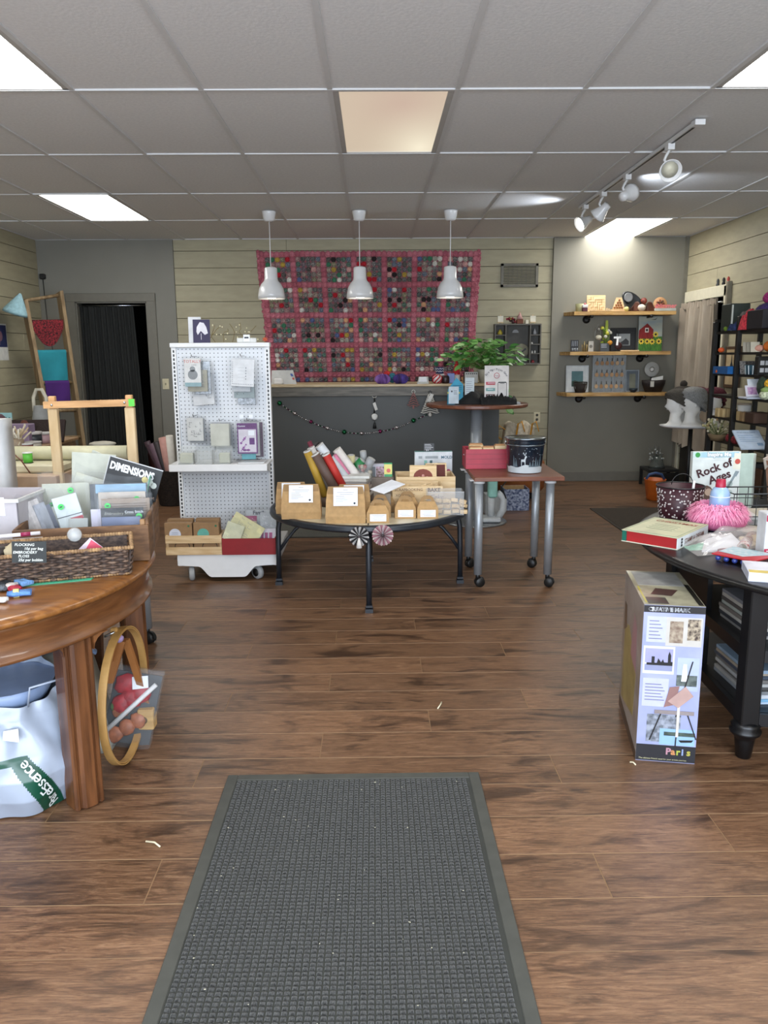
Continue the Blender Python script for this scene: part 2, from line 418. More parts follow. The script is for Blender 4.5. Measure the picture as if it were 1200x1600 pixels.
# right wall with the curtained doorway
RD0, RD1, RDZ = 7.93, 8.86, 1.96
wr = struct('wall_right', B(JGAP).box(XR, XR+.12, YF, RD0, 0, CE+.05).box(XR, XR+.12, RD1, YW+.12, 0, CE+.05).box(XR, XR+.12, RD0, RD1, RDZ, CE+.05))
ZR = [CE, 2.44]+[2.44-.193*k for k in range(1, 13)]
boards(wr, XR+.002, YF, YW-.05, 'y', [z for z in ZR if z > .09], -1, holes=[(RD0, RD1, 0, RDZ)], seed=8)
d2 = struct('door_2')
WT = m('cfcab4', .5, var=.04)
xx = XR-.012
part('casing', B(WT).bbox(xx-.02, xx, RD0-.09, RD0, 0, RDZ+.1).bbox(xx-.02, xx, RD0-.09, YW-.08, RDZ, RDZ+.11).bbox(xx-.02, xx, RD1, YW-.08, 0, RDZ), d2)
part('edge_board', B(m('77705f', .6)).bbox(xx-.045, xx, RD0-.14, RD0-.10, 0, RDZ+.13), d2)
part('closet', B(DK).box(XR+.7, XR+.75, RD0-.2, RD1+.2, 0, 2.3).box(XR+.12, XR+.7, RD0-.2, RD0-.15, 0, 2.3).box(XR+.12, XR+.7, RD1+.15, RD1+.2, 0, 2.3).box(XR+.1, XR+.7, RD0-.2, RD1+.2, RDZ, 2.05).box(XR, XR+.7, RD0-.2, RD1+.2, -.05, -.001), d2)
# baseboards
BBM = m('6e6b61', .5, var=.05)
bk = struct('baseboard_back', B(BBM).bbox(1.95, XR, YW-.066, YW-.05, 0, .11).bbox(-2.155, 1.95, YW-.03, YW-.012, 0, .11).bbox(DX1+.1, -2.155, YW-.046, YW-.03, 0, .11))
struct('baseboard_left', B(BBM).bbox(XL, XL+.028, YF, YW-.03, 0, .11))
struct('baseboard_right', B(BBM).bbox(XR-.028, XR, YF, RD0-.15, 0, .11))
# street front behind the camera, with its shop windows
wf = struct('wall_front', B(m('b8b196', .7)).box(XL, XR, YF-.12, YF, 0, .35).box(XL, XR, YF-.12, YF, 2.5, CE+.05).box(XL, XL+.65, YF-.12, YF, .35, 2.5).box(XR-.5, XR, YF-.12, YF, .35, 2.5))
wi = struct('window_1'); fm = m('3c3c3e', .4)
for x in (-2.98, -1.6, -.2, 1.4, 2.92): part('mullion', B(fm).box(x-.03, x+.03, YF-.08, YF-.02, .35, 2.5), wi)
# ================================================================== FURNITURE AND FIXTURES
WHITE = m('dcdcdc', .45, var=.03); WHITEG = m('e2e2e2', .25, var=.02, coat=.3)
BLACK = m('161616', .45, var=.2); DMETAL = m('1c2128', .42, var=.2, spec=.6); ALU = m('a4a9ae', .42, .45, var=.05)
PAPER = m('e9ecf2', .7, var=.03); INK = m('3a3d46', .8); INK2 = m('8a8d98', .8); GREENDOT = m('3fc25a', .6)
MAPLE = wood('dcc39a', 'c9aa7c', rough=.55); KRAFT = m('b08d5f', .8, var=.10, scale=40, bump=.15); KRAFTD = m('9a7a52', .8, var=.1)
CLEAR = clear(); BAG = m('9a9fa3', .14, var=.02, scale=12, alpha=.10, spec=.6, bump=.8)
CHROME = m('b9bcc0', .18, 1, var=.03)
# ---- entrance mat
t = thing('door_mat', 'grey waffle-textured entrance mat with rubber edge on the plank floor', 'mat')
MB_ = m('45453f', .75, var=.1); x0, x1, y0, y1 = -.511, .345, 1.15, 2.505; e = .035
b = B(MB_)
for q in ((x0, x0+e, y0, y1), (x1-e, x1, y0, y1), (x0+e, x1-e, y0, y0+e), (x0+e, x1-e, y1-e, y1)): b.bbox(*q, 0, .007, .003)
part('rubber_edge', b, t)
part('mat_base', B(m('33342f', .9, var=.1)).box(x0+e, x1-e, y0+e, y1-e, 0, .004), t)
MW = m('474643', .97, c2='191917', scale=240, detail=4, sheen=.3); b = B(MW); px_, py_ = .0172, .0142
nx = int((x1-x0-2*e)/px_); ny = int((y1-y0-2*e)/py_); r = random.Random(2)
for i in range(nx):
    for j in range(ny):
        a = x0+e+.003+i*px_+r.uniform(-.0007, .0007); c = y0+e+.003+j*py_+r.uniform(-.0006, .0006); wx, wy, h, q = px_-.0032, py_-.003, .0088+r.uniform(-.0008, .0008), .0028
        vs = [(a, c, .003), (a+wx, c, .003), (a+wx, c+wy, .003), (a, c+wy, .003), (a+q, c+q, h), (a+wx-q, c+q, h), (a+wx-q, c+wy-q, h), (a+q, c+wy-q, h)]
        b.add(vs, [(4, 5, 6, 7), (0, 1, 5, 4), (1, 2, 6, 5), (2, 3, 7, 6), (3, 0, 4, 7)])
o = part('waffle_pile', b, t, kind='stuff', fix=False)
b = B(m('b9b39c', .9)); r = random.Random(9)
for i in range(60):
    x, y = r.uniform(x0+e, x1-e), r.uniform(y0+e, y1-e); s_ = r.uniform(.001, .0022); b.box(x, x+s_*r.uniform(1, 3), y, y+s_, .0085, .0098)
part('crumbs', b, t, kind='stuff')
def rug(name, lab, x0, x1, y0, y1, c, c2):
    t = thing(name, lab, 'rug')
    part('pile', B(m(c, .98, c2=c2, scale=140, bump=.5, detail=3)).bbox(x0+.02, x1-.02, y0+.02, y1-.02, 0, .009, .002), t)
    part('binding', B(m('3a342c', .8)).box(x0, x1, y0, y0+.02, 0, .006).box(x0, x1, y1-.02, y1, 0, .006).box(x0, x0+.02, y0, y1, 0, .006).box(x1-.02, x1, y0, y1, 0, .006), t)
rug('floor_rug', 'brown speckled rug on the floor beyond the black round table', 2.0, 3.2, 5.3, 7.28, '4b4135', '2c251d')
rug('counter_rug', 'flat grey rug in front of the dark counter', -1.5, -.2, 6.16, 7.12, '66665f', '504f4a')
for i, (p, q) in enumerate((((228, 1316), (250, 1324)), ((684, 1108), (690, 1098)), ((984, 1192), (993, 1196)))):
    a, c = Zp(*p, .0), Zp(*q, .0); mid = (a+c)/2+V((.004, .006, 0))
    one('paper_scrap', B(m('d8cfb0', .8)).tube([a+V((0, 0, .003)), mid+V((0, 0, .004)), c+V((0, 0, .003))], .0028, 5),
        ['curled cream scrap on the floor left of the mat', 'tiny pale scrap on the floor in mid-room', 'tiny pale curl on the floor beside the easel box'][i], 'scrap')

# ---- counter
t = thing('counter', 'long dark grey sales counter with a grey timber fascia and pale worktop', 'counter')
CX0, CX1, CY, CZ = -1.25, 1.13, 7.25, 1.165
CG = m('484947', .55, var=.05, scale=2)
part('front_panel', B(CG).box(CX0, CX1, CY, CY+.03, 0, CZ-.03), t)
part('side_panel', B(CG).box(CX1-.03, CX1, CY+.03, CY+.6, 0, CZ-.03), t)
part('side_panel', B(CG).box(CX0, CX0+.03, CY+.03, CY+.6, 0, CZ-.03), t)
part('worktop', B(wood('c9b592', 'b39c77')).bbox(CX0-.03, CX1+.02, CY-.06, CY+.62, CZ-.022, CZ, .003), t)
part('fascia', B(wood('6b655a', '4c473e', scale=6)).bbox(CX0-.02, CX1+.012, CY-.045, CY-.001, CZ-.105, CZ-.0225, .003), t)
part('kick_board', B(m('333433', .7)).box(CX0+.02, CX1-.02, CY-.008, CY-.001, 0, .08), t)

# ---- quilt of yo-yo rosettes
t = thing('quilt', 'pink-sashed quilt of fabric yo-yo rosettes hung on the back wall', 'quilt')
TLq, TRq, BLq, BRq = V((-1.235, 2.525)), V((1.14, 2.52)), V((-1.12, 1.08)), V((1.06, 1.08)); QY = YW-.022
def Q(u, v, d=0):   # u right, v down, 0..1
    p = TLq.lerp(TRq, u).lerp(BLq.lerp(BRq, u), v); sag = .012*math.sin(u*PI*7)*(1-v)
    return V((p.x, QY-d, p.y-sag*.3))
b = B(m('8f5a60', .95))
b.grid(lambda u, v: Q(.01+u*.98, .01+v*.98, .002), 14, 10, thick=(0, .004, 0)); part('backing', b, t)
NX, NY = 7*6+1, 5*6+1-4
r = random.Random(11)
pinks = [m(c, .95, var=.15, scale=60) for c in ('b96a77', 'ac5f6d', 'c27683')]
cols = [m(c, .95, c2=d, scale=130, detail=1) for c, d in (('a59b93', '4b4846'), ('8e8a86', '33353a'), ('b7a79a', '6d5b56'), ('6f7470', '2c2f30'), ('c3bcb0', '7f7a70'), ('8a7f83', '4e3f49'),
      ('b89c98', '7d5a5c'), ('6f8a7c', '394d42'), ('8a9298', '485068'), ('a8a088', '5d5a45'), ('9f9a98', '3b3b3b'), ('77706c', '302b2b'))]
acc = [m(c, .95, var=.2, scale=50) for c in ('b3202f', '3f7a5c', 'cfa09a', 'd8d4cc', 'b89a45', '2b2224', '5b6790', 'd3a27c')]
def yoyo(b, c, rad, h):
    n = 8; vs = []; a0 = r.uniform(0, 1)
    for k in range(n):
        a = a0+2*PI*k/n; q = rad*(1+.06*r.uniform(-1, 1)); vs.append((c.x+q*math.cos(a), c.y, c.z+q*math.sin(a)))
    for k in range(n):
        a = a0+2*PI*k/n; q = rad*.62; vs.append((c.x+q*math.cos(a), c.y-h, c.z+q*math.sin(a)))
    for k in range(n):
        a = a0+2*PI*k/n; q = rad*.2; vs.append((c.x+q*math.cos(a), c.y-h*.45, c.z+q*math.sin(a)))
    fs = [(k, (k+1) % n, n+(k+1) % n, n+k) for k in range(n)]+[(n+k, n+(k+1) % n, 2*n+(k+1) % n, 2*n+k) for k in range(n)]+[tuple(range(2*n, 3*n))]
    b.add(vs, fs, False)
bp_, bc_ = B(), B()
for j in range(NY):
    for i in range(NX):
        u, v = (i+.5)/NX, (j+.5)/NY; rad = (TRq.x-TLq.x)*(1-.08*v)/NX*.53
        c = Q(u, v, .004)
        if i % 6 == 0 or (j % 6 == 0): bp_.use(r.choice(pinks)); yoyo(bp_, c, rad*1.22, .016)
        else:
            bc_.use(r.choice(acc) if r.random() < .2+.1*v else r.choice(cols)); yoyo(bc_, c, rad, .012)
part('pink_sashing', bp_, t, kind='stuff', fix=False); part('rosettes', bc_, t, kind='stuff', fix=False)
b = B()
for k in range(60):        # ruffled outer edge
    for side in (0, 1):
        b.use(r.choice(pinks)); v = k/60; c = Q(-.004 if side == 0 else 1.004, v, .003); yoyo(b, c+V((r.uniform(-.008, .008), 0, 0)), .022, .012)
part('ruffled_edge', b, t, kind='stuff', fix=False)

# ---- pendants
def pendant():
    t = thing('pendant_lamp', None, 'pendant lamp', 'white bell pendants over the counter')
    part('ceiling_cup', B(WHITEG).lathe([(.062, 0), (.06, -.012), (.048, -.075), (.03, -.085), (0, -.086)], n=24), t)
    part('cord', B(WHITE).cyl((0, 0, -.08), (0, 0, -.47), .004, 8), t)
    part('shade', B(WHITEG).lathe([(.004, -.462), (.03, -.465), (.052, -.472), (.056, -.48), (.058, -.565), (.064, -.585), (.088, -.61), (.108, -.65), (.118, -.70), (.121, -.738), (.117, -.738), (.112, -.70), (.1, -.655), (.08, -.618), (.05, -.6), (.0, -.6)], n=32), t)
    part('bulb', B(m('fff6e6', .4, emit=6, var=0)).lathe([(0, -.732), (.04, -.73), (.062, -.715), (.06, -.69), (.03, -.64), (0, -.62)], n=20), t)
    return t
p0 = None
for i, (x, lab) in enumerate(((-.905, 'white bell pendant lamp hanging over the left end of the quilt'), (-.12, 'white bell pendant lamp hanging over the middle of the quilt'), (.68, 'white bell pendant lamp hanging over the right end of the quilt'))):
    if p0 is None: p0 = pendant(); p0.location = (x, 7.32, CE-.001); p0['label'] = lab; 
    else: dup(p0, (x, 7.32, CE-.001), label=lab)

# ---- track light
t = thing('track_light', 'white ceiling track light with four spot heads', 'track light')
part('track_rail', B(WHITE).box(1.755, 1.79, 4.62, 7.15, CE-.022, CE-.002), t)
part('track_slot', B(BLACK).box(1.766, 1.779, 4.66, 7.12, CE-.0235, CE-.0215), t)
part('end_cap', B(WHITE).box(1.745, 1.80, 4.60, 4.66, CE-.03, CE-.002), t)
def spot(Y, aim, lit):
    x = 1.772; base = V((x, Y, CE-.022)); hd = base+V((.0, 0, -.13)); aim = V(aim).normalized()
    s_ = part('spot_head', B(WHITEG).lathe([(.0, -.06), (.03, -.055), (.032, -.02), (.04, 0), (.058, .045), (.066, .06), (.062, .06), (.05, .03), (.0, .028)], c=hd, n=22, axis=aim), t)
    part('adapter', B(WHITE).box(x-.02, x+.02, Y-.03, Y+.03, CE-.055, CE-.02), s_)
    part('arm', B(WHITE).tube([base+V((0, 0, -.03)), base+V((-.018, 0, -.06)), base+V((-.028, 0, -.085)), hd], .009, 8), s_)
    part('lamp', B(m('fff8ea', .3, emit=14, var=0) if lit else m('c8c4b0', .3)).lathe([(.0, .034), (.03, .034), (.048, .038), (.0, .04)], c=hd, n=18, axis=aim), s_)
spot(5.05, (-.1, -.95, -.5), False); spot(5.86, (.55, .45, .28), False); spot(6.45, (-.5, .5, -.6), False); spot(6.98, (-.85, -.25, -.45), True)
def spotlight(name, loc, target, power, size, blend=.6, col=(1, 1, 1), rad=.03):
    l = bpy.data.lights.new(name, 'SPOT'); l.energy = power; l.spot_size = size; l.spot_blend = blend; l.color = col; l.shadow_soft_size = rad
    o = bpy.data.objects.new(name, l); COL.objects.link(o); o.location = loc
    o.rotation_euler = (V(target)-V(loc)).to_track_quat('-Z', 'Y').to_euler(); return o
spotlight('track_spot_beam', (1.83, 5.93, CE-.11), (3.2, 6.75, CE+.08), 14, 1.3, .9, (.8, .88, 1))
spotlight('track_spot_beam', (1.69, 6.92, CE-.19), (.9, 6.9, CE+.1), 10, 1.3, .9, (.8, .88, 1))

# ---- pegboard rack on a rolling base
t = thing('pegboard_rack', 'white pegboard display rack with one shelf standing on the rolling base', 'display rack')
RY, RX0, RX1, RZ = 5.22, -1.30, -.672, 1.50
PEG = bpy.data.materials.new('pegboard'); PEG.use_nodes = True; N = PEG.node_tree.nodes; L = PEG.node_tree.links
bs = N['Principled BSDF']; tc = N.new('ShaderNodeTexCoord'); sx = N.new('ShaderNodeSeparateXYZ'); L.new(tc.outputs['Object'], sx.inputs[0])
def frac(ax):
    a = N.new('ShaderNodeMath'); a.operation = 'MULTIPLY'; a.inputs[1].default_value = 1/.0254; L.new(sx.outputs[ax], a.inputs[0])
    f_ = N.new('ShaderNodeMath'); f_.operation = 'FRACT'; L.new(a.outputs[0], f_.inputs[0])
    s_ = N.new('ShaderNodeMath'); s_.operation = 'SUBTRACT'; s_.inputs[1].default_value = .5; L.new(f_.outputs[0], s_.inputs[0])
    p_ = N.new('ShaderNodeMath'); p_.operation = 'MULTIPLY'; L.new(s_.outputs[0], p_.inputs[0]); L.new(s_.outputs[0], p_.inputs[1]); return p_.outputs[0]
ad = N.new('ShaderNodeMath'); ad.operation = 'ADD'; L.new(frac(0), ad.inputs[0]); L.new(frac(2), ad.inputs[1])
lt = N.new('ShaderNodeMath'); lt.operation = 'LESS_THAN'; lt.inputs[1].default_value = .018; L.new(ad.outputs[0], lt.inputs[0])
mx = N.new('ShaderNodeMix'); mx.data_type = 'RGBA'; mx.inputs[6].default_value = lin('cfd2d6'); mx.inputs[7].default_value = lin('2b2d33'); L.new(lt.outputs[0], mx.inputs[0]); L.new(mx.outputs[2], bs.inputs['Base Color']); bs.inputs['Roughness'].default_value = .4
part('upper_panel', B(PEG).box(RX0+.03, RX1-.03, RY+.012, RY+.018, .74, RZ-.03), t)
part('lower_panel', B(PEG).box(RX0+.03, RX1-.03, RY+.012, RY+.018, .20, .715), t)
for x in (RX0, RX1-.03):
    up = part('upright', B(WHITE).box(x, x+.03, RY, RY+.045, .19, RZ-.02), t)
    b = B(BLACK)
    z = .22
    while z < RZ-.05: b.box(x+.010, x+.020, RY-.001, RY+.002, z, z+.016); z += .0254
    part('slots', b, up, kind='stuff')
part('top_cap', B(WHITE).bbox(RX0-.005, RX1+.005, RY-.015, RY+.06, RZ-.028, RZ, .003), t)
sh = part('shelf', B(WHITE).bbox(RX0+.012, RX1-.003, RY-.26, RY, .735, .75, .002).bbox(RX0+.012, RX1-.003, RY-.272, RY-.26, .708, .752, .002), t)
for x in (RX0+.015, RX1-.02): part('bracket', B(WHITE).prism([(x, RY, .735), (x, RY-.24, .735), (x, RY, .66)], (.003, 0, 0)), sh)
t = thing('rolling_base', 'white wheeled base with curved skirt under the pegboard rack', 'rolling base')
DX_0, DX_1, DYF, DYB = -1.262, -.632, 4.93, 5.62
pts = [(DX_0, .168), (DX_1, .168), (DX_1, .108), (DX_1-.07, .105)]
for k in range(7): a = k/6; pts.append((DX_1-.13-.08*a, .10-.07*(a*a*(3-2*a))))
pts += [(-1.02, .03)]
for k in range(7): a = k/6; pts.append((-1.05-.08*a, .03+.07*(a*a*(3-2*a))))
pts += [(DX_0+.05, .105), (DX_0, .108)]
b = B(WHITEG).prism([(x, DYF, z) for x, z in pts], (0, .02, 0)); part('front_skirt', b, t)
part('deck', B(WHITE).bbox(DX_0, DX_1, DYF, DYB, .165, .178, .003), t)
part('side_rail', B(WHITE).box(DX_0, DX_0+.02, DYF+.02, DYB, .1, .165), t); part('side_rail', B(WHITE).box(DX_1-.02, DX_1, DYF+.02, DYB, .1, .165), t)
part('underside', B(BLACK).box(DX_0+.03, DX_1-.03, DYF+.05, DYB, .09, .16), t)
TYR = m('a2a3a3', .6)
for x, y, an in ((-1.185, 4.97, .25), (-.765, 4.99, .9), (-1.17, 5.52, 0), (-.74, 5.52, 0)):
    ax = V((math.cos(an), math.sin(an), 0)); c = V((x, y, .046))
    wl_ = part('caster_wheel', B(TYR).lathe([(.012, -.018), (.036, -.018), (.046, -.01), (.046, .01), (.036, .018), (.012, .018)], c=c, axis=ax, n=22), t)
    part('wheel_hub', B(BLACK).lathe([(.0, -.021), (.026, -.0205), (.026, .0205), (0, .021)], c=c, axis=ax, n=18), wl_)

# ---- oval-looking round patio table
t = thing('patio_table', 'low round cream-topped table with dark metal rim and arched legs', 'table')
CT = V((-.04, 4.85, 0)); TZ, TR = .505, .625; TSX, TSY = .97, 1.035
def arc(c, r_, a0, a1, n, z, ex=1, ey=1): return [V((c.x+ex*r_*math.cos(a0+(a1-a0)*i/n), c.y+ey*r_*math.sin(a0+(a1-a0)*i/n), z)) for i in range(n+1)]
CREAM = m('cfc6ac', .35, var=.06, scale=8, bump=.05)
for q in range(4):
    a0, a1 = q*PI/2+.006, (q+1)*PI/2-.006
    part('top_panel', B(CREAM).prism([CT+V((.006*(1 if q in (0, 3) else -1), .006*(1 if q < 2 else -1), TZ-.012))]+arc(CT, TR-.03, a0, a1, 16, TZ-.012, TSX, TSY), (0, 0, .011)), t)
part('rim', B(DMETAL).lathe([(TR-.035, TZ-.03), (TR-.012, TZ-.038), (TR, TZ-.032), (TR+.004, TZ-.022), (TR-.002, TZ-.014), (TR+.002, TZ-.006), (TR-.006, TZ+.002), (TR-.028, TZ+.003), (TR-.035, TZ-.004), (TR-.035, TZ-.03)], c=CT, n=64, sx=TSX, sy=TSY), t)
part('cross_bar', B(DMETAL).box(CT.x-TR+.03, CT.x+TR-.03, CT.y-.012, CT.y+.012, TZ-.032, TZ-.012).box(CT.x-.012, CT.x+.012, CT.y-TR+.03, CT.y+TR-.03, TZ-.032, TZ-.012), t)
part('ring_brace', B(DMETAL).tube(arc(CT, .33, 0, 2*PI, 40, TZ-.085)[:-1], .012, 8, close=True, squash=1.5), t)
for q in range(4):
    d = V((math.cos(q*PI/2), math.sin(q*PI/2), 0)); P_ = lambda r_, z: CT+d*r_+V((0, 0, z))
    lg = part('leg', B(DMETAL).tube([P_(.40, TZ-.03), P_(.47, TZ-.035), P_(.525, TZ-.05), P_(.555, TZ-.09), P_(.565, TZ-.14), P_(.568, .25), P_(.57, .02)], .0165, 10), t)
    part('foot', B(DMETAL).box(CT.x+d.x*.57-.022, CT.x+d.x*.57+.022, CT.y+d.y*.57-.022, CT.y+d.y*.57+.022, 0, .022).box(CT.x+d.x*.57-.019, CT.x+d.x*.57+.019, CT.y+d.y*.57-.019, CT.y+d.y*.57+.019, .03, .042), lg)
    part('arched_brace', B(DMETAL).tube([P_(.33, TZ-.03), P_(.33, TZ-.085), P_(.36, TZ-.088), P_(.41, TZ-.11), P_(.46, TZ-.15), P_(.51, TZ-.21), P_(.562, TZ-.285)], .011, 8), lg)

# ---- silver-legged tables on casters
def caster(b, c, an):
    d = V((math.cos(an), math.sin(an), 0)); s_ = V((-d.y, d.x, 0))
    for q in (-1, 1): b.lathe([(.0, -.009), (.026, -.009), (.03, -.004), (.03, .004), (.026, .009), (0, .009)], c=c+d*.012+s_*(.013*q)+V((0, 0, .03)), axis=s_, n=18)
    b.prism([c+d*x+V((0, 0, z))-s_*.005 for x, z in ((-.02, .03), (.0, .07), (.035, .058), (.045, .035), (.012, .045))], s_*.01)
    b.cyl(c+V((0, 0, .05)), c+V((0, 0, .085)), .014, 10)
def silver_table(name, lab, x0, x1, y0, y1, zt, top, legs, group=None):
    t = thing(name, lab, 'table', group)
    part('table_top', B(top).bbox(x0, x1, y0, y1, zt-.026, zt, .003), t)
    for i, (x, y) in enumerate(legs):
        lg = part('leg', B(ALU).cyl((x, y, .08), (x, y, zt-.04), .0255, 20), t)
        part('mounting_plate', B(WHITE).bbox(x-.06, x+.03, y-.03, y+.03, zt-.034, zt-.0265, .002).cyl((x, y, zt-.05), (x, y, zt-.034), .035, 16), lg)
        b = B(BLACK); caster(b, V((x, y, 0)), [.2, -.4, 2.6, .5][i % 4]); part('caster', b, lg)
    return t
CHERRY = wood('80503a', '693d2b', scale=5, rough=.35, bump=.03)
silver_table('caster_table', 'small brown-topped table on four silver legs with black casters', .588, 1.125, 4.66, 5.27, .70, CHERRY, [(.63, 4.76), (1.06, 4.75), (1.065, 5.2), (.625, 5.22)])
silver_table('caster_table', 'silver-legged caster table mostly hidden behind the oak table', -2.1, -1.09, 3.44, 3.92, .66, CHERRY, [(-1.145, 3.485), (-1.15, 3.82), (-2.03, 3.84), (-1.98, 3.49)])

# ---- bar-height round pedestal table
t = thing('pedestal_table', 'tall round brown pedestal table in front of the counter', 'table'); C_ = V((.86, 6.74, 0))
part('table_top', B(CHERRY).lathe([(.0, 1.018-.03), (.415, 1.018-.03), (.425, 1.018-.022), (.425, 1.018-.004), (.42, 1.018), (0, 1.018)], c=C_, n=56, smooth=False), t)
part('column', B(ALU).cyl(C_+V((0, 0, .02)), C_+V((0, 0, .99)), .05, 28), t)
part('base_plate', B(m('8d9093', .3, .6, var=.05)).lathe([(.27, 0), (.272, .008), (.262, .016), (.06, .026), (.05, .03), (0, .03)], c=C_, n=48), t)

# ---- oak table, left front
OAK = wood('704526', '4a2a15', scale=9, stretch=(5, 5, .5), rough=.38, bump=.12, coat=.25); OAKT = wood('93602f', '6f431f', scale=5, stretch=(1.2, 10, 10), rough=.3, bump=.08, coat=.4)
OAKR = wood('774b29', '573319', scale=7, stretch=(1, 1, 7), rough=.35, bump=.08, coat=.35)
t = thing('oak_table', 'round oak table with moulded apron and thick grooved legs', 'table'); OC = V((-1.45, 2.66, 0)); OR, OZ = .71, .705; OX, OY = .93, 1.07
part('table_top', B(OAKT).lathe([(0, OZ-.03), (OR-.05, OZ-.03), (OR-.008, OZ-.028), (OR, OZ-.018), (OR-.006, OZ-.007), (OR-.03, OZ-.001), (OR-.06, OZ), (0, OZ)], c=OC, n=96, sx=OX, sy=OY), t)
part('apron', B(OAKR).lathe([(OR-.05, OZ-.14), (OR-.028, OZ-.14), (OR-.018, OZ-.134), (OR-.018, OZ-.126), (OR-.030, OZ-.12), (OR-.030, OZ-.045), (OR-.02, OZ-.03), (OR-.05, OZ-.03), (OR-.05, OZ-.14)], c=OC, n=96, sx=OX, sy=OY), t)
def oleg(p, an):
    M = Matrix.Translation(V((*p, 0))) @ Matrix.Rotation(an, 4, 'Z'); r0 = -.08; b = B(OAK); z1 = OZ-.03; hw = .048
    b.bbox(r0+.0, r0+.092, -hw+.021, hw-.021, 0, z1-.01, .01)
    b.bbox(r0+.004, r0+.080, -hw, -hw+.020, 0, z1-.11, .008).bbox(r0+.004, r0+.080, hw-.020, hw, 0, z1-.11, .008)
    b.bbox(r0+.002, r0+.076, -hw+.01, hw-.01, 0.002, z1-.02, .006)
    b.xf(M); part('leg', b, t)
    for q in (-1, 1):        # curved bracket where the leg meets the apron
        c = B(OAKR); k = [(r0+.088, q*hw, z1-.105), (r0+.088, q*(hw+.05), z1-.105)]+[(r0+.088, q*(hw+.05-.05*math.sin(a)), z1-.105-.05*(1-math.cos(a))) for a in (.4, .8, 1.2, PI/2)]
        c.prism(k, (-.02, 0, 0)).xf(M); part('corner_bracket', c, t)
oleg((-.915, 2.325), -.78); oleg((-.915, 2.98), .5); oleg((-1.955, 2.32), PI+.70); oleg((-1.955, 2.97), PI-.55)

# ---- black round table with shelved base, right front
BLK = m('0b0b0d', .38, var=.25, scale=12, coat=.04); t = thing('black_table', 'black round-topped table on a shelved base with turned feet', 'table')
BC = V((2.14, 3.05, 0)); BR, BZ = 1.062, .662
part('table_top', B(BLK).lathe([(0, BZ-.03), (BR-.03, BZ-.03), (BR-.006, BZ-.024), (BR, BZ-.014), (BR-.008, BZ-.002), (BR-.02, BZ), (0, BZ)], c=BC, n=96), t)
F1, F2 = V((1.30, 2.60, 0)), V((1.335, 3.42, 0)); F3 = V((2.1, 2.45, 0))
def foot(p):
    lg = part('leg', B(BLK).bbox(p.x-.032, p.x+.032, p.y-.032, p.y+.032, .13, BZ-.03, .004), t)
    part('turned_foot', B(BLK).lathe([(.022, 0), (.026, .004), (.034, .07), (.036, .08), (.052, .095), (.054, .105), (.044, .115), (.05, .125), (.04, .135), (.03, .14)], c=p, n=24), lg)
for p in (F1, F2, F3): foot(p)
for z in (.15, .375): part('shelf_board', B(BLK).prism([F1+V((0, 0, z)), F3+V((0, 0, z)), V((2.1, 3.42, z)), F2+V((0, 0, z))], (0, 0, .02)), t)
for z in (.125, .36, .60): part('side_rail', B(BLK).slab(F1+V((-.02, .03, z)), F2+V((-.02, -.03, z)), F2+V((-.02, -.03, z+.045)), F1+V((-.02, .03, z+.045)), (.02, 0, 0)), t)
for z in (.125, .36, .60): part('front_rail', B(BLK).slab(F1+V((.03, -.02, z)), F3+V((-.03, -.02, z)), F3+V((-.03, -.02, z+.045)), F1+V((.03, -.02, z+.045)), (0, .02, 0)), t)
part('back_panel', B(BLK).box(1.62, 1.64, 2.60, 3.40, .17, BZ-.03).box(1.64, 2.1, 2.98, 3.0, .17, BZ-.03), t)
part('side_panel', B(BLK).box(1.325, 1.345, 3.05, 3.40, .17, BZ-.03), t)

# ---- ladder leaning in the corner
LW = wood('8d7757', '6d583c', scale=8, stretch=(4, 4, .5), rough=.7)
def floor_on(p, q, Yb):       # where the pixel line p-q meets the floor at distance Yb
    lo, hi = 1.0, 6.0
    for _ in range(40):
        k = (lo+hi)/2; x, y = p[0]+(q[0]-p[0])*k, p[1]+(q[1]-p[1])*k
        if y < 570 or Zp(x, y, 0).y > Yb: lo = k
        else: hi = k
    return Zp(x, y, 0)
LA, RA = Yp(38, 470, 8.02), Yp(93, 456, 8.3); LBt, RBt = floor_on((38, 470), (72, 650), 7.72), floor_on((93, 456), (128, 690), 8.0)
t = thing('ladder', 'old wooden ladder leaning in the left back corner with cloths on its rungs', 'ladder')
for a, c in ((LA, LBt), (RA, RBt)):
    d = (c-a).normalized(); s_ = (RA-LA).normalized(); n_ = d.cross(s_).normalized()
    part('rail', B(LW).slab(a-s_*.018-n_*.045, a+s_*.018-n_*.045, c+s_*.018-n_*.045, c-s_*.018-n_*.045, n_*.09), t)
def onrail(a, c, py):
    lo, hi = 0, 1
    for _ in range(30):
        k = (lo+hi)/2; p = a.lerp(c, k); d = p-V((0, 0, CH)); y = 800-F*d.dot(UP)/d.dot(FWD)
        if y < py: lo = k
        else: hi = k
    return a.lerp(c, k)
RUNG = {}
for yy in (461, 502, 549, 597, 641, 683):
    a, c = onrail(LA, LBt, yy+1), onrail(RA, RBt, yy); RUNG[yy] = (a, c); part('rung', B(LW).cyl(a, c, .017, 10), t)

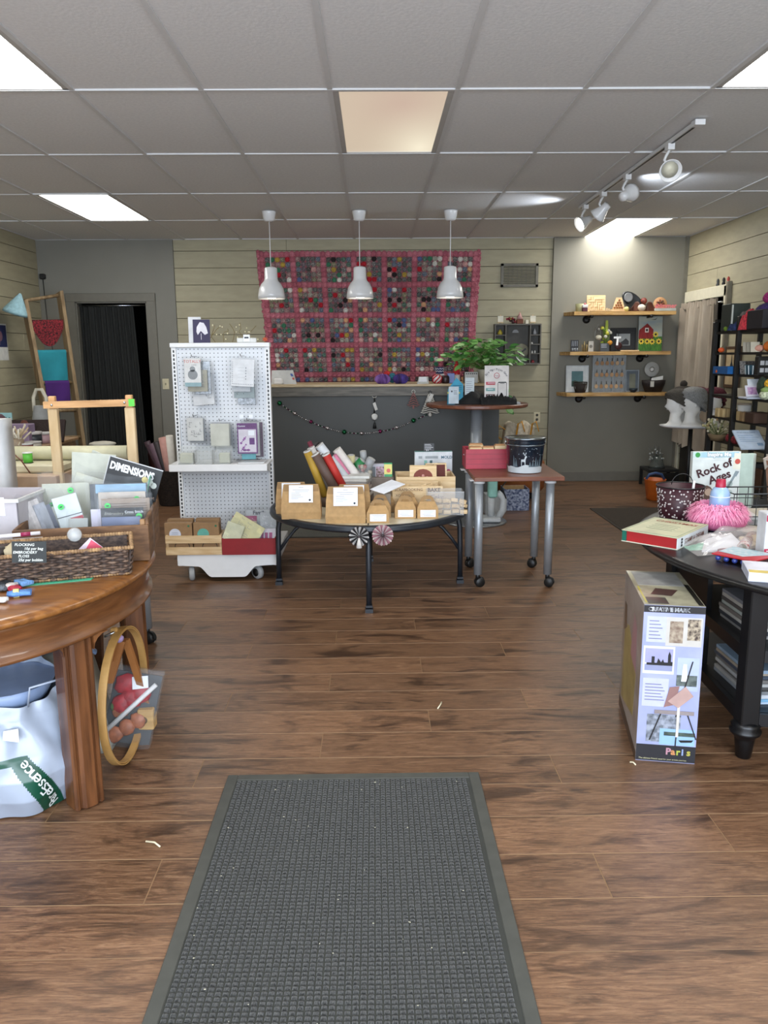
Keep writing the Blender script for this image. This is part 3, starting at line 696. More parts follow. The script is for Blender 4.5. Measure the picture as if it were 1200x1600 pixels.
# ---- wall shelves on pipe brackets
LIVE = wood('c6a065', '9b733e', scale=5, stretch=(1, 6, 6), rough=.5)
SY = YW-.05
SHELF = []
for i, (xa, xb, z, lab) in enumerate(((2.14, 3.23, 1.865, 'top live-edge wooden wall shelf of the three'), (2.11, 3.20, 1.445, 'middle live-edge wooden wall shelf of the three'), (2.09, 3.20, 1.005, 'bottom live-edge wooden wall shelf of the three'))):
    t = thing('wall_shelf', lab, 'shelf', 'live-edge wall shelves'); r = random.Random(i+4); n = 26
    f_ = [(xa+(xb-xa)*k/n, SY-.235+.014*noise.noise(V((k*.35, i*9, 0)))) for k in range(n+1)]
    up = f_+[(xb-.0, SY-.001), (xa-.06, SY-.001)]
    part('board', B(LIVE).prism([(x, y, z-.037) for x, y in up], (0, 0, .037)), t); SHELF.append(z)
    for x in (xa+.19, xb-.26):
        part('pipe_bracket', B(BLACK).lathe([(.0, -.016), (.042, -.016), (.042, -.006), (.02, -.004), (.02, .0)], c=(x, SY-.016, z-.075), axis=(0, -1, 0), n=18).cyl((x, SY-.01, z-.062), (x+.0, SY-.22, z-.05), .0125, 10).lathe([(0, 0), (.018, 0), (.018, .02), (0, .026)], c=(x, SY-.215, z-.05), axis=(0, -1, 0), n=12), t)

# ---- black metal shelving unit by the right wall
t = thing('shelving_unit', 'tall black metal shelving unit crowded with crafts by the right wall', 'shelving unit')
EX0, EX1 = 2.70, 3.06; EZ = [1.58, 1.42, 1.26, 1.095, .925, .745, .45, .15]; EYS = (6.42, 6.0, 5.42)
SB = m('14120f', .5, var=.2)
for y in EYS:
    for x in (EX0, EX1): part('post', B(SB).bbox(x-.017, x+.017, y-.017, y+.017, 0, 1.68 if y != 6.42 else 1.655, .003), t)
part('post_cap', B(SB).box(EX0, EX0+.1, 6.40, 6.44, 1.655, 1.675), t)
for z in EZ:
    for ya, yb in ((6.0, 6.42), (5.42, 6.0)): part('shelf_board', B(SB).box(EX0, EX1, ya, yb, z-.018, z), t)
# ================================================================== BACK OF THE SHOP: SMALL THINGS
def plate(b, c, w, h, t_, lean=0, rz=0):
    """upright slab standing at c (bottom centre), leaning back by `lean`; returns the frame of its front face"""
    M = Matrix.Translation(V(c)+V((0, 0, t_*math.sin(abs(lean))))) @ Matrix.Rotation(rz, 4, 'Z') @ Matrix.Rotation(-lean, 4, 'X')
    n = len(b.v); b.bbox(-w/2, w/2, 0, t_, 0, h, min(.0015, t_*.2)); b.xf(M, n)
    R = M.to_3x3(); return Fr(M @ V((-w/2, 0, 0)), R @ V((1, 0, 0)), R @ V((0, 0, 1)))
def pxrect(x0, y0, x1, y1, Y):
    a, c = Yp(x0, y1, Y), Yp(x1, y0, Y); return a.x, c.x, a.z, c.z
def card(name, lab, cat, px, Y, zb, mt, t_=.004, lean=.12, rz=0, group=None, h=None):
    x0, x1, z0, z1 = pxrect(*px, Y); t = thing(name, lab, cat, group); b = B(mt)
    f = plate(b, ((x0+x1)/2, Y, zb), x1-x0, (h or (z1-zb)), t_, lean, rz); part('board', b, t); return t, f, x1-x0, (h or (z1-zb))
def deco(parent, name, mt, fn):
    b = B(mt); fn(b); return part(name, b, parent)
# ---- things on the walls
t = thing('light_switch', 'ivory light switch on the grey wall left of the pegboard rack', 'light switch')
c = Yp(259, 600, YW-.036); IV = m('cfc6a6', .4)
part('cover_plate', B(IV).bbox(c.x-.036, c.x+.036, YW-.037, YW-.0305, c.z-.058, c.z+.058, .002), t); part('toggle', B(m('8f8870', .4)).box(c.x-.006, c.x+.006, YW-.047, YW-.037, c.z-.012, c.z+.012), t)
t = thing('wall_outlet', 'ivory double outlet on the shiplap wall right of the counter', 'outlet')
c = Yp(839, 652, YW-.02)
part('cover_plate', B(IV).bbox(c.x-.036, c.x+.036, YW-.021, YW-.015, c.z-.058, c.z+.058, .002), t)
for q in (-.025, .025): part('socket', B(m('4a463c', .5)).lathe([(0, 0), (.015, 0), (.015, .002), (0, .002)], c=(c.x, YW-.021, c.z+q), axis=(0, -1, 0), n=14), t)
t = thing('power_plug', 'black adapter plugged in high beside the ladder, its cord hanging down', 'adapter')
c = Yp(66, 432, YW-.06); part('housing', B(BLACK).bbox(c.x-.03, c.x+.03, YW-.075, YW-.03, c.z-.028, c.z+.028, .008), t)
part('cord', B(BLACK).tube([(c.x, YW-.05, c.z-.02), (c.x+.005, YW-.035, c.z-.5), (c.x+.05, YW-.035, c.z-.9), (c.x+.06, YW-.035, c.z-1.3), (c.x+.02, YW-.036, .15)], .004, 6), t)
t = thing('vent_grille', 'grey slatted air return grille high on the shiplap wall', 'vent')
VG = m('6a675c', .5); g0, g1, h0, h1 = 1.385, 1.795, 2.14, 2.39
b = B(VG)
for q in ((g0, g1, h0, h0+.03), (g0, g1, h1-.03, h1), (g0, g0+.032, h0, h1), (g1-.032, g1, h0, h1)): b.bbox(q[0], q[1], YW-.03, YW-.012, q[2], q[3], .003)
part('frame', b, t); part('duct', B(DK).box(g0+.03, g1-.03, YW-.011, YW-.004, h0+.03, h1-.03), t)
for k in range(11): z = h0+.04+k*.0165; part('slat', B(m('55534a', .5)).slab((g0+.03, YW-.024, z), (g1-.03, YW-.024, z), (g1-.03, YW-.014, z+.008), (g0+.03, YW-.014, z+.008), (0, .001, -.0015)), t)
for k in range(6): x = g0+.032+(k+1)*(g1-g0-.064)/7; part('vertical_blade', B(VG).box(x-.002, x+.002, YW-.027, YW-.024, h0+.03, h1-.03), t)
t = thing('wall_poster', 'dark blue star print with white margin on the left shiplap wall', 'poster')
pz0, pz1 = Xp(10, 563, XL+.03).z, Xp(8, 506, XL+.03).z; PX = XL+.017; y1 = Xp(12, 540, PX).y
fr = Fr((PX+.0015, y1-.32, pz0), (0, 1, 0), (0, 0, 1)); part('sheet', B(m('cfcfca', .7)).box(PX-.001, PX+.001, y1-.32, y1, pz0, pz1), t)
fr2 = Fr((PX+.0012, y1-.32, pz0), (0, 1, 0), (0, 0, 1)); fr2.n = V((1, 0, 0)); H = pz1-pz0
deco(t, 'picture', m('1c2450', .7), lambda b: fr2.rect(b, .0, H*.36, .31, H*.96)); 
deco(t, 'figure', m('7c5a66', .7), lambda b: (fr2.disc(b, .17, H*.66, .05, .0012), fr2.rect(b, .15, H*.42, .16, H*.9, .0012)))
# ---- doorway curtain
CB = m('232524', .95, var=.25, scale=6, stretch=(6, 1, .4)); t = thing('doorway_curtain', 'black curtain drawn across most of the back doorway', 'curtain')
cx0, cx1 = DX0+.02, DX0+.60
part('fabric', B(CB).grid(lambda u, v: (cx0+(cx1-cx0)*u+.07*v*u, YW+.03+.022*math.sin(u*58+v*.6)+.01*math.sin(u*23), 1.965-v*1.93), 120, 6), t)
part('rod', B(CHROME).cyl((DX0+.01, YW+.03, 1.975), (DX1-.01, YW+.03, 1.975), .008, 8), t)
one('storage_tote', B(m('2c3d46', .6)).lathe([(.12, 0), (.16, .0), (.2, .32), (.22, .34), (.2, .34), (.17, .3), (0, .29)], c=(-2.75, 9.75, 0), n=20, sx=1.2), 'dim blue tub barely visible in the dark back room', 'tub')
one('red_storage_box', B(m('4a1a14', .7)).bbox(-3.0, -2.55, 9.35, 9.6, 0, .3), 'dim red box on the floor just inside the dark doorway', 'box')
# ---- cloths on the ladder
def hang(name, lab, ra, u0, u1, drop, mt, shape=None, cat='cloth', thick=.02):
    a, c = ra; d = (c-a); n_ = V((-d.y, d.x, 0)).normalized()
    if n_.y > 0: n_ = -n_
    def fn(u, v):
        p = a.lerp(c, u0+(u1-u0)*u); L_ = drop(u) if callable(drop) else drop
        if v < .12: k = v/.12; ang = PI*k; return p+n_*(-math.cos(ang)*.021)+V((0, 0, .021*math.sin(ang)))
        k = (v-.12)/.88; return p+n_*(.021+.010*math.sin(u*9+k*2)*k)+V((0, 0, -L_*k))
    b = B(mt).grid(fn, 24, 24, thick=tuple(n_*.003)); return one(name, b, lab, cat)
hang('red_scarf', 'black bandana with a red floral print slung in a curve on the ladder', RUNG[502], .04, .98, lambda u: .05+.19*math.sin(PI*min(1, max(0, u))), m('86222b', .95, c2='14090b', scale=75, detail=2))
hang('teal_cloth', 'teal cloth folded over a ladder rung above the purple one', RUNG[549], .05, .9, .325, m('1f7f8c', .9, var=.12, scale=6))
hang('purple_cloth', 'purple cloth folded over a ladder rung below the teal one', RUNG[597], .12, .85, .24, m('431a66', .9, var=.15, scale=6))
c = LA+V((.03, -.05, 0)); one('blue_cone', B(m('90b4bd', .8, var=.15, scale=40)).lathe([(0, .005), (.012, 0), (.11, -.17), (.118, -.20), (.112, -.19), (.01, -.02)], c=c+V((-.03, -.03, .06)), n=20, axis=V((.35, 0, 1))), 'pale blue paper cone hat hung on the top of the ladder rail', 'cone')
# ---- right curtain
CU = m('a89c8c', .9, c2='8a7e6f', scale=4, stretch=(1, 1, .5)); t = thing('beige_curtain', 'long beige gathered curtain over the right-hand doorway', 'curtain')
def cf(u, v):
    y = RD1+.02-(RD1-RD0-.03)*u; z = 1.90-v*1.46; pl = .03*math.sin(u*46+.5*math.sin(v*3))+.014*math.sin(u*19+1)
    return (XR-.06-pl-.03*v*math.sin(u*4), y-.03*v*math.sin(u*9), z+(.02*math.sin(u*40) if v > .97 else 0))
part('fabric', B(CU).grid(cf, 130, 14), t)
part('gathered_heading', B(CU).grid(lambda u, v: (XR-.065-.02*math.sin(u*90), RD1+.02-(RD1-RD0-.03)*u, 1.945-v*.06+.006*math.sin(u*60)), 130, 3), t)
part('rod', B(CHROME).cyl((XR-.05, RD0-.02, 1.905), (XR-.05, RD1+.02, 1.905), .009, 8), t)
for i, (px, c, lab) in enumerate(((1122, '4b4d4e', 'tiny grey figurine on the curtain door frame'), (1131, '1c1c1e', 'tiny black figurine on the curtain door frame'), (1138, 'b2483e', 'tiny red figurine at the end of the curtain door frame'))):
    p = Xp(px, 441, XR-.02); y = p.y; z0 = RDZ+.11
    one('figurine', B(m(c, .6)).lathe([(.016, 0), (.018, .01), (.010, .03), (.014, .042), (.012, .055), (.005, .066), (0, .07)], c=(XR-.022, y, z0), n=10), lab, 'figurine')
# ---- cubby shelf on the shiplap wall
t = thing('cubby_shelf', 'grey open cubby shelf with mini compartments on the shiplap wall', 'shelf'); CUB = m('5f5c55', .6, var=.06)
ax0, ax1, az0, az1 = 1.318, 1.826, 1.315, 1.748; ya, yb = YW-.125, YW-.017
part('back_board', B(m('55534f', .7)).box(ax0, ax1, yb-.006, yb, az0, az1), t)
for q in ((ax0, ax1, az1-.014, az1), (ax0, ax1, az0, az0+.014)): part('rail', B(CUB).box(q[0], q[1], ya, yb-.006, q[2], q[3]), t)
for x in (ax0, ax0+.115, ax1-.125, ax1-.012): part('side', B(CUB).box(x, x+.012, ya, yb-.006, az0+.014, az1-.014), t)
LEV = [az0+.014, az0+.118, az0+.218, az0+.318]
for z in LEV[1:]:
    for xa, xb in ((ax0+.012, ax0+.115), (ax1-.113, ax1-.012)): part('small_shelf', B(CUB).box(xa, xb, ya, yb-.006, z-.01, z), t)
ym = (ya+yb)/2
one('round_clock', B(m('8f8b77', .6)).lathe([(0, 0), (.072, 0), (.078, .01), (.072, .018), (0, .018)], c=(1.63, YW-.025, 1.46), axis=(0, -1, 0), n=28), 'round olive disc leaning in the middle of the cubby shelf', 'disc')
one('half_round_tag', B(m('9b9b9b', .6)).prism([(1.56+.035*math.cos(a*PI/8), YW-.026, 1.655+.035*math.sin(a*PI/8)) for a in range(9)], (0, -.004, 0)), 'small grey half-round tag at the top of the cubby shelf', 'tag')
one('dark_bar_ornament', B(BLACK).slab((1.60, YW-.045, 1.43), (1.605, YW-.045, 1.415), (1.68, YW-.045, 1.475), (1.67, YW-.045, 1.49), (0, -.006, 0)), 'black bar ornament on the olive disc in the cubby shelf', 'ornament')
mini = [('mustard_ornament', (ax0+.065, LEV[3]), 'b9a53c', .03, .06, 'mustard leaf-shaped ornament in the top left compartment'), ('silver_bell', (ax1-.062, LEV[3]), '8e8f92', .022, .07, 'silver bottle-shaped ornament in the top right compartment'),
        ('white_trinket', (ax0+.035, LEV[2]), 'd8d6d0', .014, .025, 'white trinket in the second left compartment'), ('white_trinket', (ax0+.075, LEV[2]), 'c9c7c0', .011, .018, 'smaller white trinket in the second left compartment'),
        ('white_trinket', (ax1-.09, LEV[2]), 'dddbd3', .012, .022, 'white trinket in the second right compartment'), ('white_trinket', (ax1-.085, LEV[1]), 'dcdad2', .011, .03, 'upright white trinket in the third right compartment'),
        ('white_trinket', (ax1-.055, LEV[1]), 'e3e1da', .010, .034, 'taller white trinket in the third right compartment'), ('red_trinket', (ax1-.075, LEV[0]), '8c2f35', .02, .035, 'red and white trinket in the bottom right compartment')]
for n_, (x, z), c, r_, h, lab in mini: one(n_, B(m(c, .6)).lathe([(r_*.8, 0), (r_, h*.25), (r_*.7, h*.6), (r_*.3, h*.9), (0, h)], c=(x, ym, z), n=12), lab, 'trinket')
for i, x in enumerate((1.385, 1.74)):
    t = thing('mini_easel', 'tiny white canvas on an easel at the %s end of the cubby shelf top' % ('left', 'right')[i], 'easel')
    part('canvas', B(m('dcd8c8', .7)).box(x-.03, x+.03, ym-.008, ym, az1+.022, az1+.085), t)
    for q in (-.022, .022): part('leg', B(MAPLE).slab((x+q-.003, ym, az1), (x+q+.003, ym, az1), (x+.003, ym+.005, az1+.1), (x-.003, ym+.005, az1+.1), (0, .004, 0)), t)
    part('ledge', B(MAPLE).box(x-.032, x+.032, ym-.012, ym+.004, az1+.016, az1+.022), t)
one('white_cube', B(m('d9d3bf', .7)).bbox(1.655, 1.69, ym-.02, ym+.015, az1, az1+.042), 'small cream block on top of the cubby shelf', 'block')
t = thing('flower_bouquet', 'tiny dark red and yellow flower bunch on top of the cubby shelf', 'flowers'); r = random.Random(3)
for k in range(14): part('bloom', B(m(r.choice(['5a1220', '7c1f2c', 'c7b24e', '3a1c20', '96404a']), .8)).ball((1.455+r.uniform(0, .1), ym+r.uniform(-.02, .02), az1+.016+r.uniform(0, .045)), .014, 8), t)
t = thing('mini_lodge', 'tiny rust brown house ornament with a pink cone roof on the cubby shelf', 'ornament')
part('house', B(m('6b3a26', .7)).bbox(1.56, 1.63, ym-.03, ym+.02, az1, az1+.05), t); part('roof', B(m('b98f8a', .7)).lathe([(.036, 0), (.0, .085)], c=(1.595, ym, az1+.05), n=12), t)

# ---- things on the three wall shelves
WY = SY-.12; z1, z2, z3 = SHELF
def at(px, z, Y=WY): p = Yp(px, 600, Y); return V((p.x, Y, z))
p = at(903, z1); one('ceramic_cup', B(m('a7a67c', .5)).lathe([(.048, 0), (.055, .005), (.058, .085), (.054, .085), (.05, .01), (0, .01)], c=p+V((.0, 0, 0)), n=24), 'olive green planter at the left end of the top wall shelf', 'planter')
t = thing('gift_box', 'tiny maroon gift box with white top beside the green planter', 'box'); q = at(909, z1, WY-.09)
part('box', B(m('4e1b2a', .6)).bbox(q.x-.028, q.x+.028, q.y-.02, q.y+.02, z1, z1+.04), t); part('lid', B(m('d6d2ce', .6)).bbox(q.x-.03, q.x+.03, q.y-.022, q.y+.022, z1+.04, z1+.07), t); part('ribbon', B(m('c06a70', .7)).ball((q.x, q.y, z1+.08), .012, 8), t)
t, f, w_, h = card('maze_board', 'square maple wood maze board standing on the top wall shelf', 'puzzle', (917, 461, 947, 482), WY, z1, MAPLE, .012, .1)
b = B(wood('a9803f', '8a6530')); r = random.Random(6); n = 7
for i in range(n):
    for j in range(5):
        u, v = .02+i*(w_-.04)/n, .02+j*(h-.04)/5
        if r.random() < .5: f.rect(b, u, v, u+(w_-.04)/n*1.3, v+.004, 0, .003)
        else: f.rect(b, u, v, u+.004, v+(h-.04)/5*1.1, 0, .003)
part('maze_walls', b, t)
q = at(934, z1, WY-.085); b = B(MAPLE)
for k in range(11): b.box(q.x-.12+k*.022, q.x-.106+k*.022, q.y, q.y+.008, z1, z1+(.03, .022, .036)[k % 3])
b.box(q.x-.12, q.x+.115, q.y, q.y+.008, z1, z1+.008); one('wooden_word', b, 'small cut-out wooden word lying in front of the maze board', 'sign')
t = thing('tree_puzzle', 'triangular wooden tree puzzle of stacked blocks on the top wall shelf', 'puzzle'); q = at(961, z1)
part('frame', B(MAPLE).prism([q+V((-.075, 0, 0)), q+V((.075, 0, 0)), q+V((.03, 0, .15)), q+V((-.03, 0, .15))], (0, .012, 0)), t)
for k in range(4):
    for j in range(4-k): part('block', B(wood('a36a3a', '7a4a22')).ball(q+V((-.045+.024*k/2+j*.027+k*.004, -.006, .045+k*.026)), .012, 8), t)
t = thing('dark_tray', 'glossy black oval tray leaning behind the leaves on the top wall shelf', 'tray'); q = at(981, z1, WY+.06)
M = Matrix.Translation(q+V((-.0, 0, .115))) @ Matrix.Rotation(.62, 4, 'Y') @ Matrix.Rotation(1.4, 4, 'X')
part('body', B(m('242628', .25)).lathe([(0, -.01), (.05, -.01), (.072, 0), (.078, .012), (.07, .012), (.05, 0), (0, 0)], n=28, sx=1.75).xf(M), t)
part('well', B(m('6c6e70', .2)).lathe([(0, .013), (.04, .016), (.052, .022), (.04, .018), (0, .015)], n=22).xf(M @ Matrix.Translation((-.06, 0, 0))), t)
one('yellow_ball', B(m('c8c07a', .7)).ball(at(973, z1, WY-.08)+V((0, 0, .025)), .025, 12), 'pale yellow felt ball on the top wall shelf', 'ball')
for k, (px, a) in enumerate(((984, .5), (1010, -.4))):
    q = at(px, z1, WY-.02); b = B(m('4a2617', .6, var=.3)); b.grid(lambda u, v: q+V(((u-.5)*.14*(1-.5*v)+a*.05*v, .03*math.sin(u*6)-.02, .004+.10*v*math.sin(PI*(.15+u*.7)))), 12, 8, thick=(0, .004, 0))
    one('leather_leaf', b, 'curled dark brown leaf %s the white knitted ball' % ('left of', 'right of')[k], 'leaf')
one('knitted_ball', B(m('cfc3b4', .9, bump=.5, scale=60)).ball(at(996, z1, WY-.08)+V((0, 0, .038)), .042, 14, sz=.85), 'cream knitted ball between two brown leaves', 'ball')
one('red_ornament', B(m('7a3428', .6, var=.3)).ball(at(999, z1)+V((0, 0, .112)), .036, 12), 'rust red round ornament above the cream knitted ball', 'ornament')
one('ornament_stand', B(m('4a2617', .6)).lathe([(.03, 0), (.012, .01), (.01, .06), (.03, .078), (0, .078)], c=at(999, z1), n=14), 'small brown stand holding the rust red ornament', 'stand')
t = thing('round_wood_ornament', 'round wooden ornament with beads at the right of the top wall shelf', 'ornament'); q = at(1025, z1)
part('disc', B(m('b58a60', .6)).lathe([(0, 0), (.07, 0), (.075, .006), (.07, .012), (0, .012)], c=q+V((0, .02, .078)), axis=(0, -1, .1), n=26), t)
for k in range(12): part('bead', B(m(RND.choice(['6b3a26', '8c4f34', '3c2a20']), .5)).ball(q+V((.045*math.cos(k*.9)*(.4+.05*k), .0, .085+.04*math.sin(k*.9)*(.4+.05*k))), .011, 7), t)
q = at(1018, z1, WY-.09); t = thing('pink_word_sign', 'pink lettered word sign standing on the top wall shelf', 'sign')
part('clear_base', B(m('a9b2ae', .4)).bbox(q.x-.01, q.x+.22, q.y, q.y+.02, z1, z1+.03), t)
Fr(q+V((-.012, -.001, .034)), (1, 0, 0), (0, 0, 1)).text('shimmer', 0, 0, .066, m('e0757c', .5), t, off=.001, bold=.002, sx=1.0)
# middle shelf
t = thing('jar_rack', 'dark mini rack of tiny silver jars at the left of the middle wall shelf', 'rack'); q = at(896, z2)
part('frame', B(m('2e3036', .5)).box(q.x-.04, q.x+.04, q.y+.01, q.y+.02, z2, z2+.125).box(q.x-.04, q.x+.04, q.y-.02, q.y+.01, z2, z2+.006), t)
for k in range(4): part('jar', B(ALU).cyl((q.x-.028+k*.018, q.y-.006, z2+.006), (q.x-.028+k*.018, q.y-.006, z2+.04), .007, 8), t); part('spoon', B(ALU).box(q.x-.031+k*.018, q.x-.026+k*.018, q.y+.004, q.y+.008, z2+.06, z2+.115), t)
t = thing('gold_twigs', 'bundle of gold and black sticks standing on the middle wall shelf', 'sticks'); q = at(912, z2); r = random.Random(4)
for k in range(9): part('stick', B(m(['b59a5a', '2c2a28', '8a7a50'][k % 3], .5)).cyl((q.x-.03+k*.0075, q.y, z2), (q.x-.035+k*.009, q.y+r.uniform(-.01, .01), z2+r.uniform(.07, .12)), .003, 6), t)
t, f, w_, h = card('photo_frame', 'tiny white square frame on the middle wall shelf', 'frame', (919, 533, 928, 544), WY, z2, m('b9b6ad', .6)); deco(t, 'picture', m('77736a', .7), lambda b: f.disc(b, w_/2, h/2, w_*.3))
t = thing('wire_ornament_stand', 'thin wire stand hung with a pale little pumpkin', 'stand'); q = at(932, z2)
part('wire', B(m('9b9a94', .4, .6)).tube([q+V((-.045, 0, .004)), q+V((-.04, 0, .20)), q+V((-.01, 0, .29)), q+V((.02, 0, .22)), q+V((.02, 0, .004))], .003, 6), t)
part('pumpkin', B(m('c5c0ac', .7)).ball(q+V((-.005, -.02, .15)), .035, 12, sz=.75), t); part('top_pumpkin', B(m('8d8a80', .7)).ball(q+V((-.005, -.02, .235)), .018, 10), t)
t = thing('faux_flowers', 'lime and yellow faux flowers in a small pot on the middle wall shelf', 'flowers'); q = at(944, z2); r = random.Random(8)
part('pot', B(m('23231f', .5)).lathe([(.025, 0), (.035, .05), (.03, .05), (0, .04)], c=q, n=16), t)
for k in range(12): p = q+V((r.uniform(-.06, .05), r.uniform(-.03, .03), .07+r.uniform(0, .18))); part('flower', B(m(r.choice(['9db03a', 'd2cc52', 'b9c447', 'c9c6b8', '6f8a34']), .7)).ball(p, .02, 8, rough=.3, seed=k), t); part('stem', B(m('6f8a34', .7)).cyl(q+V((0, 0, .04)), p, .003, 5), t)
part('top_leaf', B(m('a9b84a', .7)).slab(q+V((-.02, 0, .2)), q+V((.02, 0, .2)), q+V((.012, 0, .33)), q+V((-.012, 0, .33)), (0, .004, 0)), t)
q = at(950, z2, WY-.07); one('orange_bloom', B(m('c98a2a', .7)).ball(q+V((0, 0, .092)), .026, 10, rough=.4), 'orange bloom just above the small slate sign', 'flower')
t, f, w_, h = card('slate_sign', 'small grey slate sign with white writing on the middle wall shelf', 'sign', (938, 536, 952, 545), WY-.095, z2, m('3f454a', .7)); f.lines(B(), 0, 0, 0, 0, 0, 0)
deco(t, 'writing', m('c9ccd0', .7), lambda b: f.lines(b, .01, w_-.01, h-.012, 3, .015, .004))
def framed(name, lab, px, Y, zb, fc, mat_, pic, bw=.012, mw=.04):
    t, f, w_, h = card(name, lab, 'picture', px, Y, zb, m(fc, .4), .015, .08)
    deco(t, 'mat_board', m(mat_, .7), lambda b: f.rect(b, bw, bw, w_-bw, h-bw, .0004, .0004))
    deco(t, 'picture', m(pic, .7), lambda b: f.rect(b, bw+mw, bw+mw, w_-bw-mw, h-bw-mw, .001, .0004)); return t, f, w_, h
t, f, w_, h = framed('black_framed_print', 'black framed grey barn print on the middle wall shelf', (954, 512, 995, 544), WY+.05, z2, '161617', '26282a', '8f9596', .014, .05)
deco(t, 'barn', m('33363a', .7), lambda b: f.poly(b, [(.11, .07), (.2, .07), (.2, .11), (.165, .14), (.13, .11), (.11, .1)], .0016))
t = thing('letter_ornament', 'white letter T hanging ornament before the black framed print', 'ornament'); q = at(960, z2, WY-.07)
part('stand', B(m('1a1a1a', .5)).tube([q+V((.02, .02, .002)), q+V((.025, .02, .2)), q+V((.0, 0, .232)), q+V((0, 0, .2))], .0035, 6), t); part('base', B(m('3a1316', .5)).ball(q+V((.03, .02, .06)), .04, 12, sy=.3), t)
Fr(q+V((-.034, -.02, .07)), (1, 0, 0), (0, 0, 1)).text('T', 0, 0, .12, m('e6e6e6', .5), t, bold=.005)
one('wood_strip', B(MAPLE).bbox(at(963, z2).x, at(992, z2).x, WY-.09, WY-.075, z2, z2+.014), 'thin strip of pale wood lying before the black framed print', 'wood strip')
t, f, w_, h = card('barn_painting', 'canvas painting of a red barn and yellow sunflowers under a grey sky', 'painting', (997, 494, 1037, 544), WY, z2, m('8d9a9c', .6), .018, .06)
deco(t, 'sky', m('8c9ba0', .7, c2='a5a99b', scale=5, stretch=(1, 1, 3)), lambda b: f.rect(b, .002, h*.4, w_-.002, h-.002))
deco(t, 'grass', m('2e5a26', .8, c2='49802f', scale=40, stretch=(3, 1, .6)), lambda b: f.rect(b, .002, .002, w_-.002, h*.42, .0008))
deco(t, 'barn', m('8e1c1c', .7, c2='6a1214', scale=30, stretch=(3, 1, .5)), lambda b: f.poly(b, [(.003, h*.36), (w_*.62, h*.36), (w_*.62, h*.62), (w_*.36, h*.8), (.003, h*.6)], .0014))
deco(t, 'barn_window', m('d9d6cf', .7), lambda b: f.rect(b, w_*.27, h*.54, w_*.42, h*.67, .0018)); deco(t, 'window_pane', BLACK, lambda b: f.rect(b, w_*.30, h*.57, w_*.39, h*.64, .0022))
for u, v in ((.12, .28), (.37, .28), (.58, .27), (.86, .28), (.72, .48)):
    deco(t, 'sunflower', m('d8bf3f', .7), lambda b: f.poly(b, [(u*w_+(.036 if k % 2 else .022)*math.cos(k*PI/9), v*h+(.036 if k % 2 else .022)*math.sin(k*PI/9)) for k in range(18)], .0024))
    deco(t, 'flower_centre', BLACK, lambda b: f.disc(b, u*w_, v*h, .012, .003))
deco(t, 'bird', BLACK, lambda b: f.poly(b, [(w_*.5, h*.9), (w_*.68, h*.92), (w_*.78, h*.97), (w_*.7, h*.9)], .0014))
# bottom shelf
t, f, w_, h = framed('matted_print', 'white matted sea print in a clear sleeve on the bottom wall shelf', (884, 571, 921, 610), WY+.03, z3, 'c3c8c9', 'd5d8d6', '5b7d80', .012, .05)
deco(t, 'shore', m('3b4f45', .7), lambda b: f.poly(b, [(.064, .064), (w_-.064, .064), (w_-.064, .1), (.1, .13), (.064, .12)], .0018))
t = thing('wire_basket', 'small dark zigzag wire basket before the white matted print', 'basket'); q = at(907, z3, WY-.07)
for k in range(16):
    a, c = k*PI/8, (k+1)*PI/8; part('wire', B(m('2a221d', .5)).tube([q+V((.05*math.cos(a), .05*math.sin(a), .002)), q+V((.068*math.cos((a+c)/2), .068*math.sin((a+c)/2), .06)), q+V((.072*math.cos(a), .072*math.sin(a), .115))], .003, 5), t)
part('liner', B(m('3d332c', .8)).lathe([(.045, .002), (.064, .1), (.06, .1), (0, .02)], c=q, n=16), t); part('rim', B(m('2a221d', .5)).tube([q+V((.072*math.cos(k*PI/10), .072*math.sin(k*PI/10), .115)) for k in range(20)], .004, 6, close=True), t)
t = thing('keyring_rack', 'clear acrylic rack of hanging wooden keyrings on the bottom wall shelf', 'rack'); xa, xb = at(925, z3).x, at(976, z3).x
part('acrylic_back', B(clear('c8cfd2', .3)).bbox(xa, xb, WY+.02, WY+.026, z3, z3+.40, .001), t); part('base', B(clear('c8cfd2', .35)).box(xa, xb, WY-.06, WY+.02, z3, z3+.012), t)
for x in (xa, xb-.008, (xa+xb)/2+.04): part('acrylic_post', B(clear('aeb6ba', .6)).box(x, x+.008, WY-.01, WY+.02, z3+.012, z3+.40), t)
for rr in range(3):
    for k in range(6):
        x = xa+.045+k*(xb-xa-.085)/5; z = z3+.37-rr*.125
        kt = part('keyring_tag', B(m(RND.choice(['a9855f', '9c7650', 'b59570']), .6)).prism([(x+.02*math.cos(a*PI/4+.39), WY-.012, z-.055+.024*math.sin(a*PI/4+.39)) for a in range(8)], (0, .004, 0)), t)
        part('strap', B(m('2b1c14', .7)).box(x-.004, x+.004, WY-.011, WY-.008, z-.035, z), kt)
t, f, w_, h = framed('grey_framed_print', 'blue grey framed small print on the bottom wall shelf', (977, 578, 1000, 608), WY+.03, z3, '8e97a0', '5f6870', '77796a', .012, .03)
one('navy_bowl', B(m('1f2a33', .4)).lathe([(.02, 0), (.04, .02), (.048, .045), (.044, .045), (.035, .02), (0, .01)], c=at(990, z3, WY-.08), n=20), 'small navy bowl before the blue grey framed print', 'bowl')
t = thing('doily_disc', 'round white doily disc propped behind the dark basket', 'disc'); q = at(1017, z3, WY+.05)
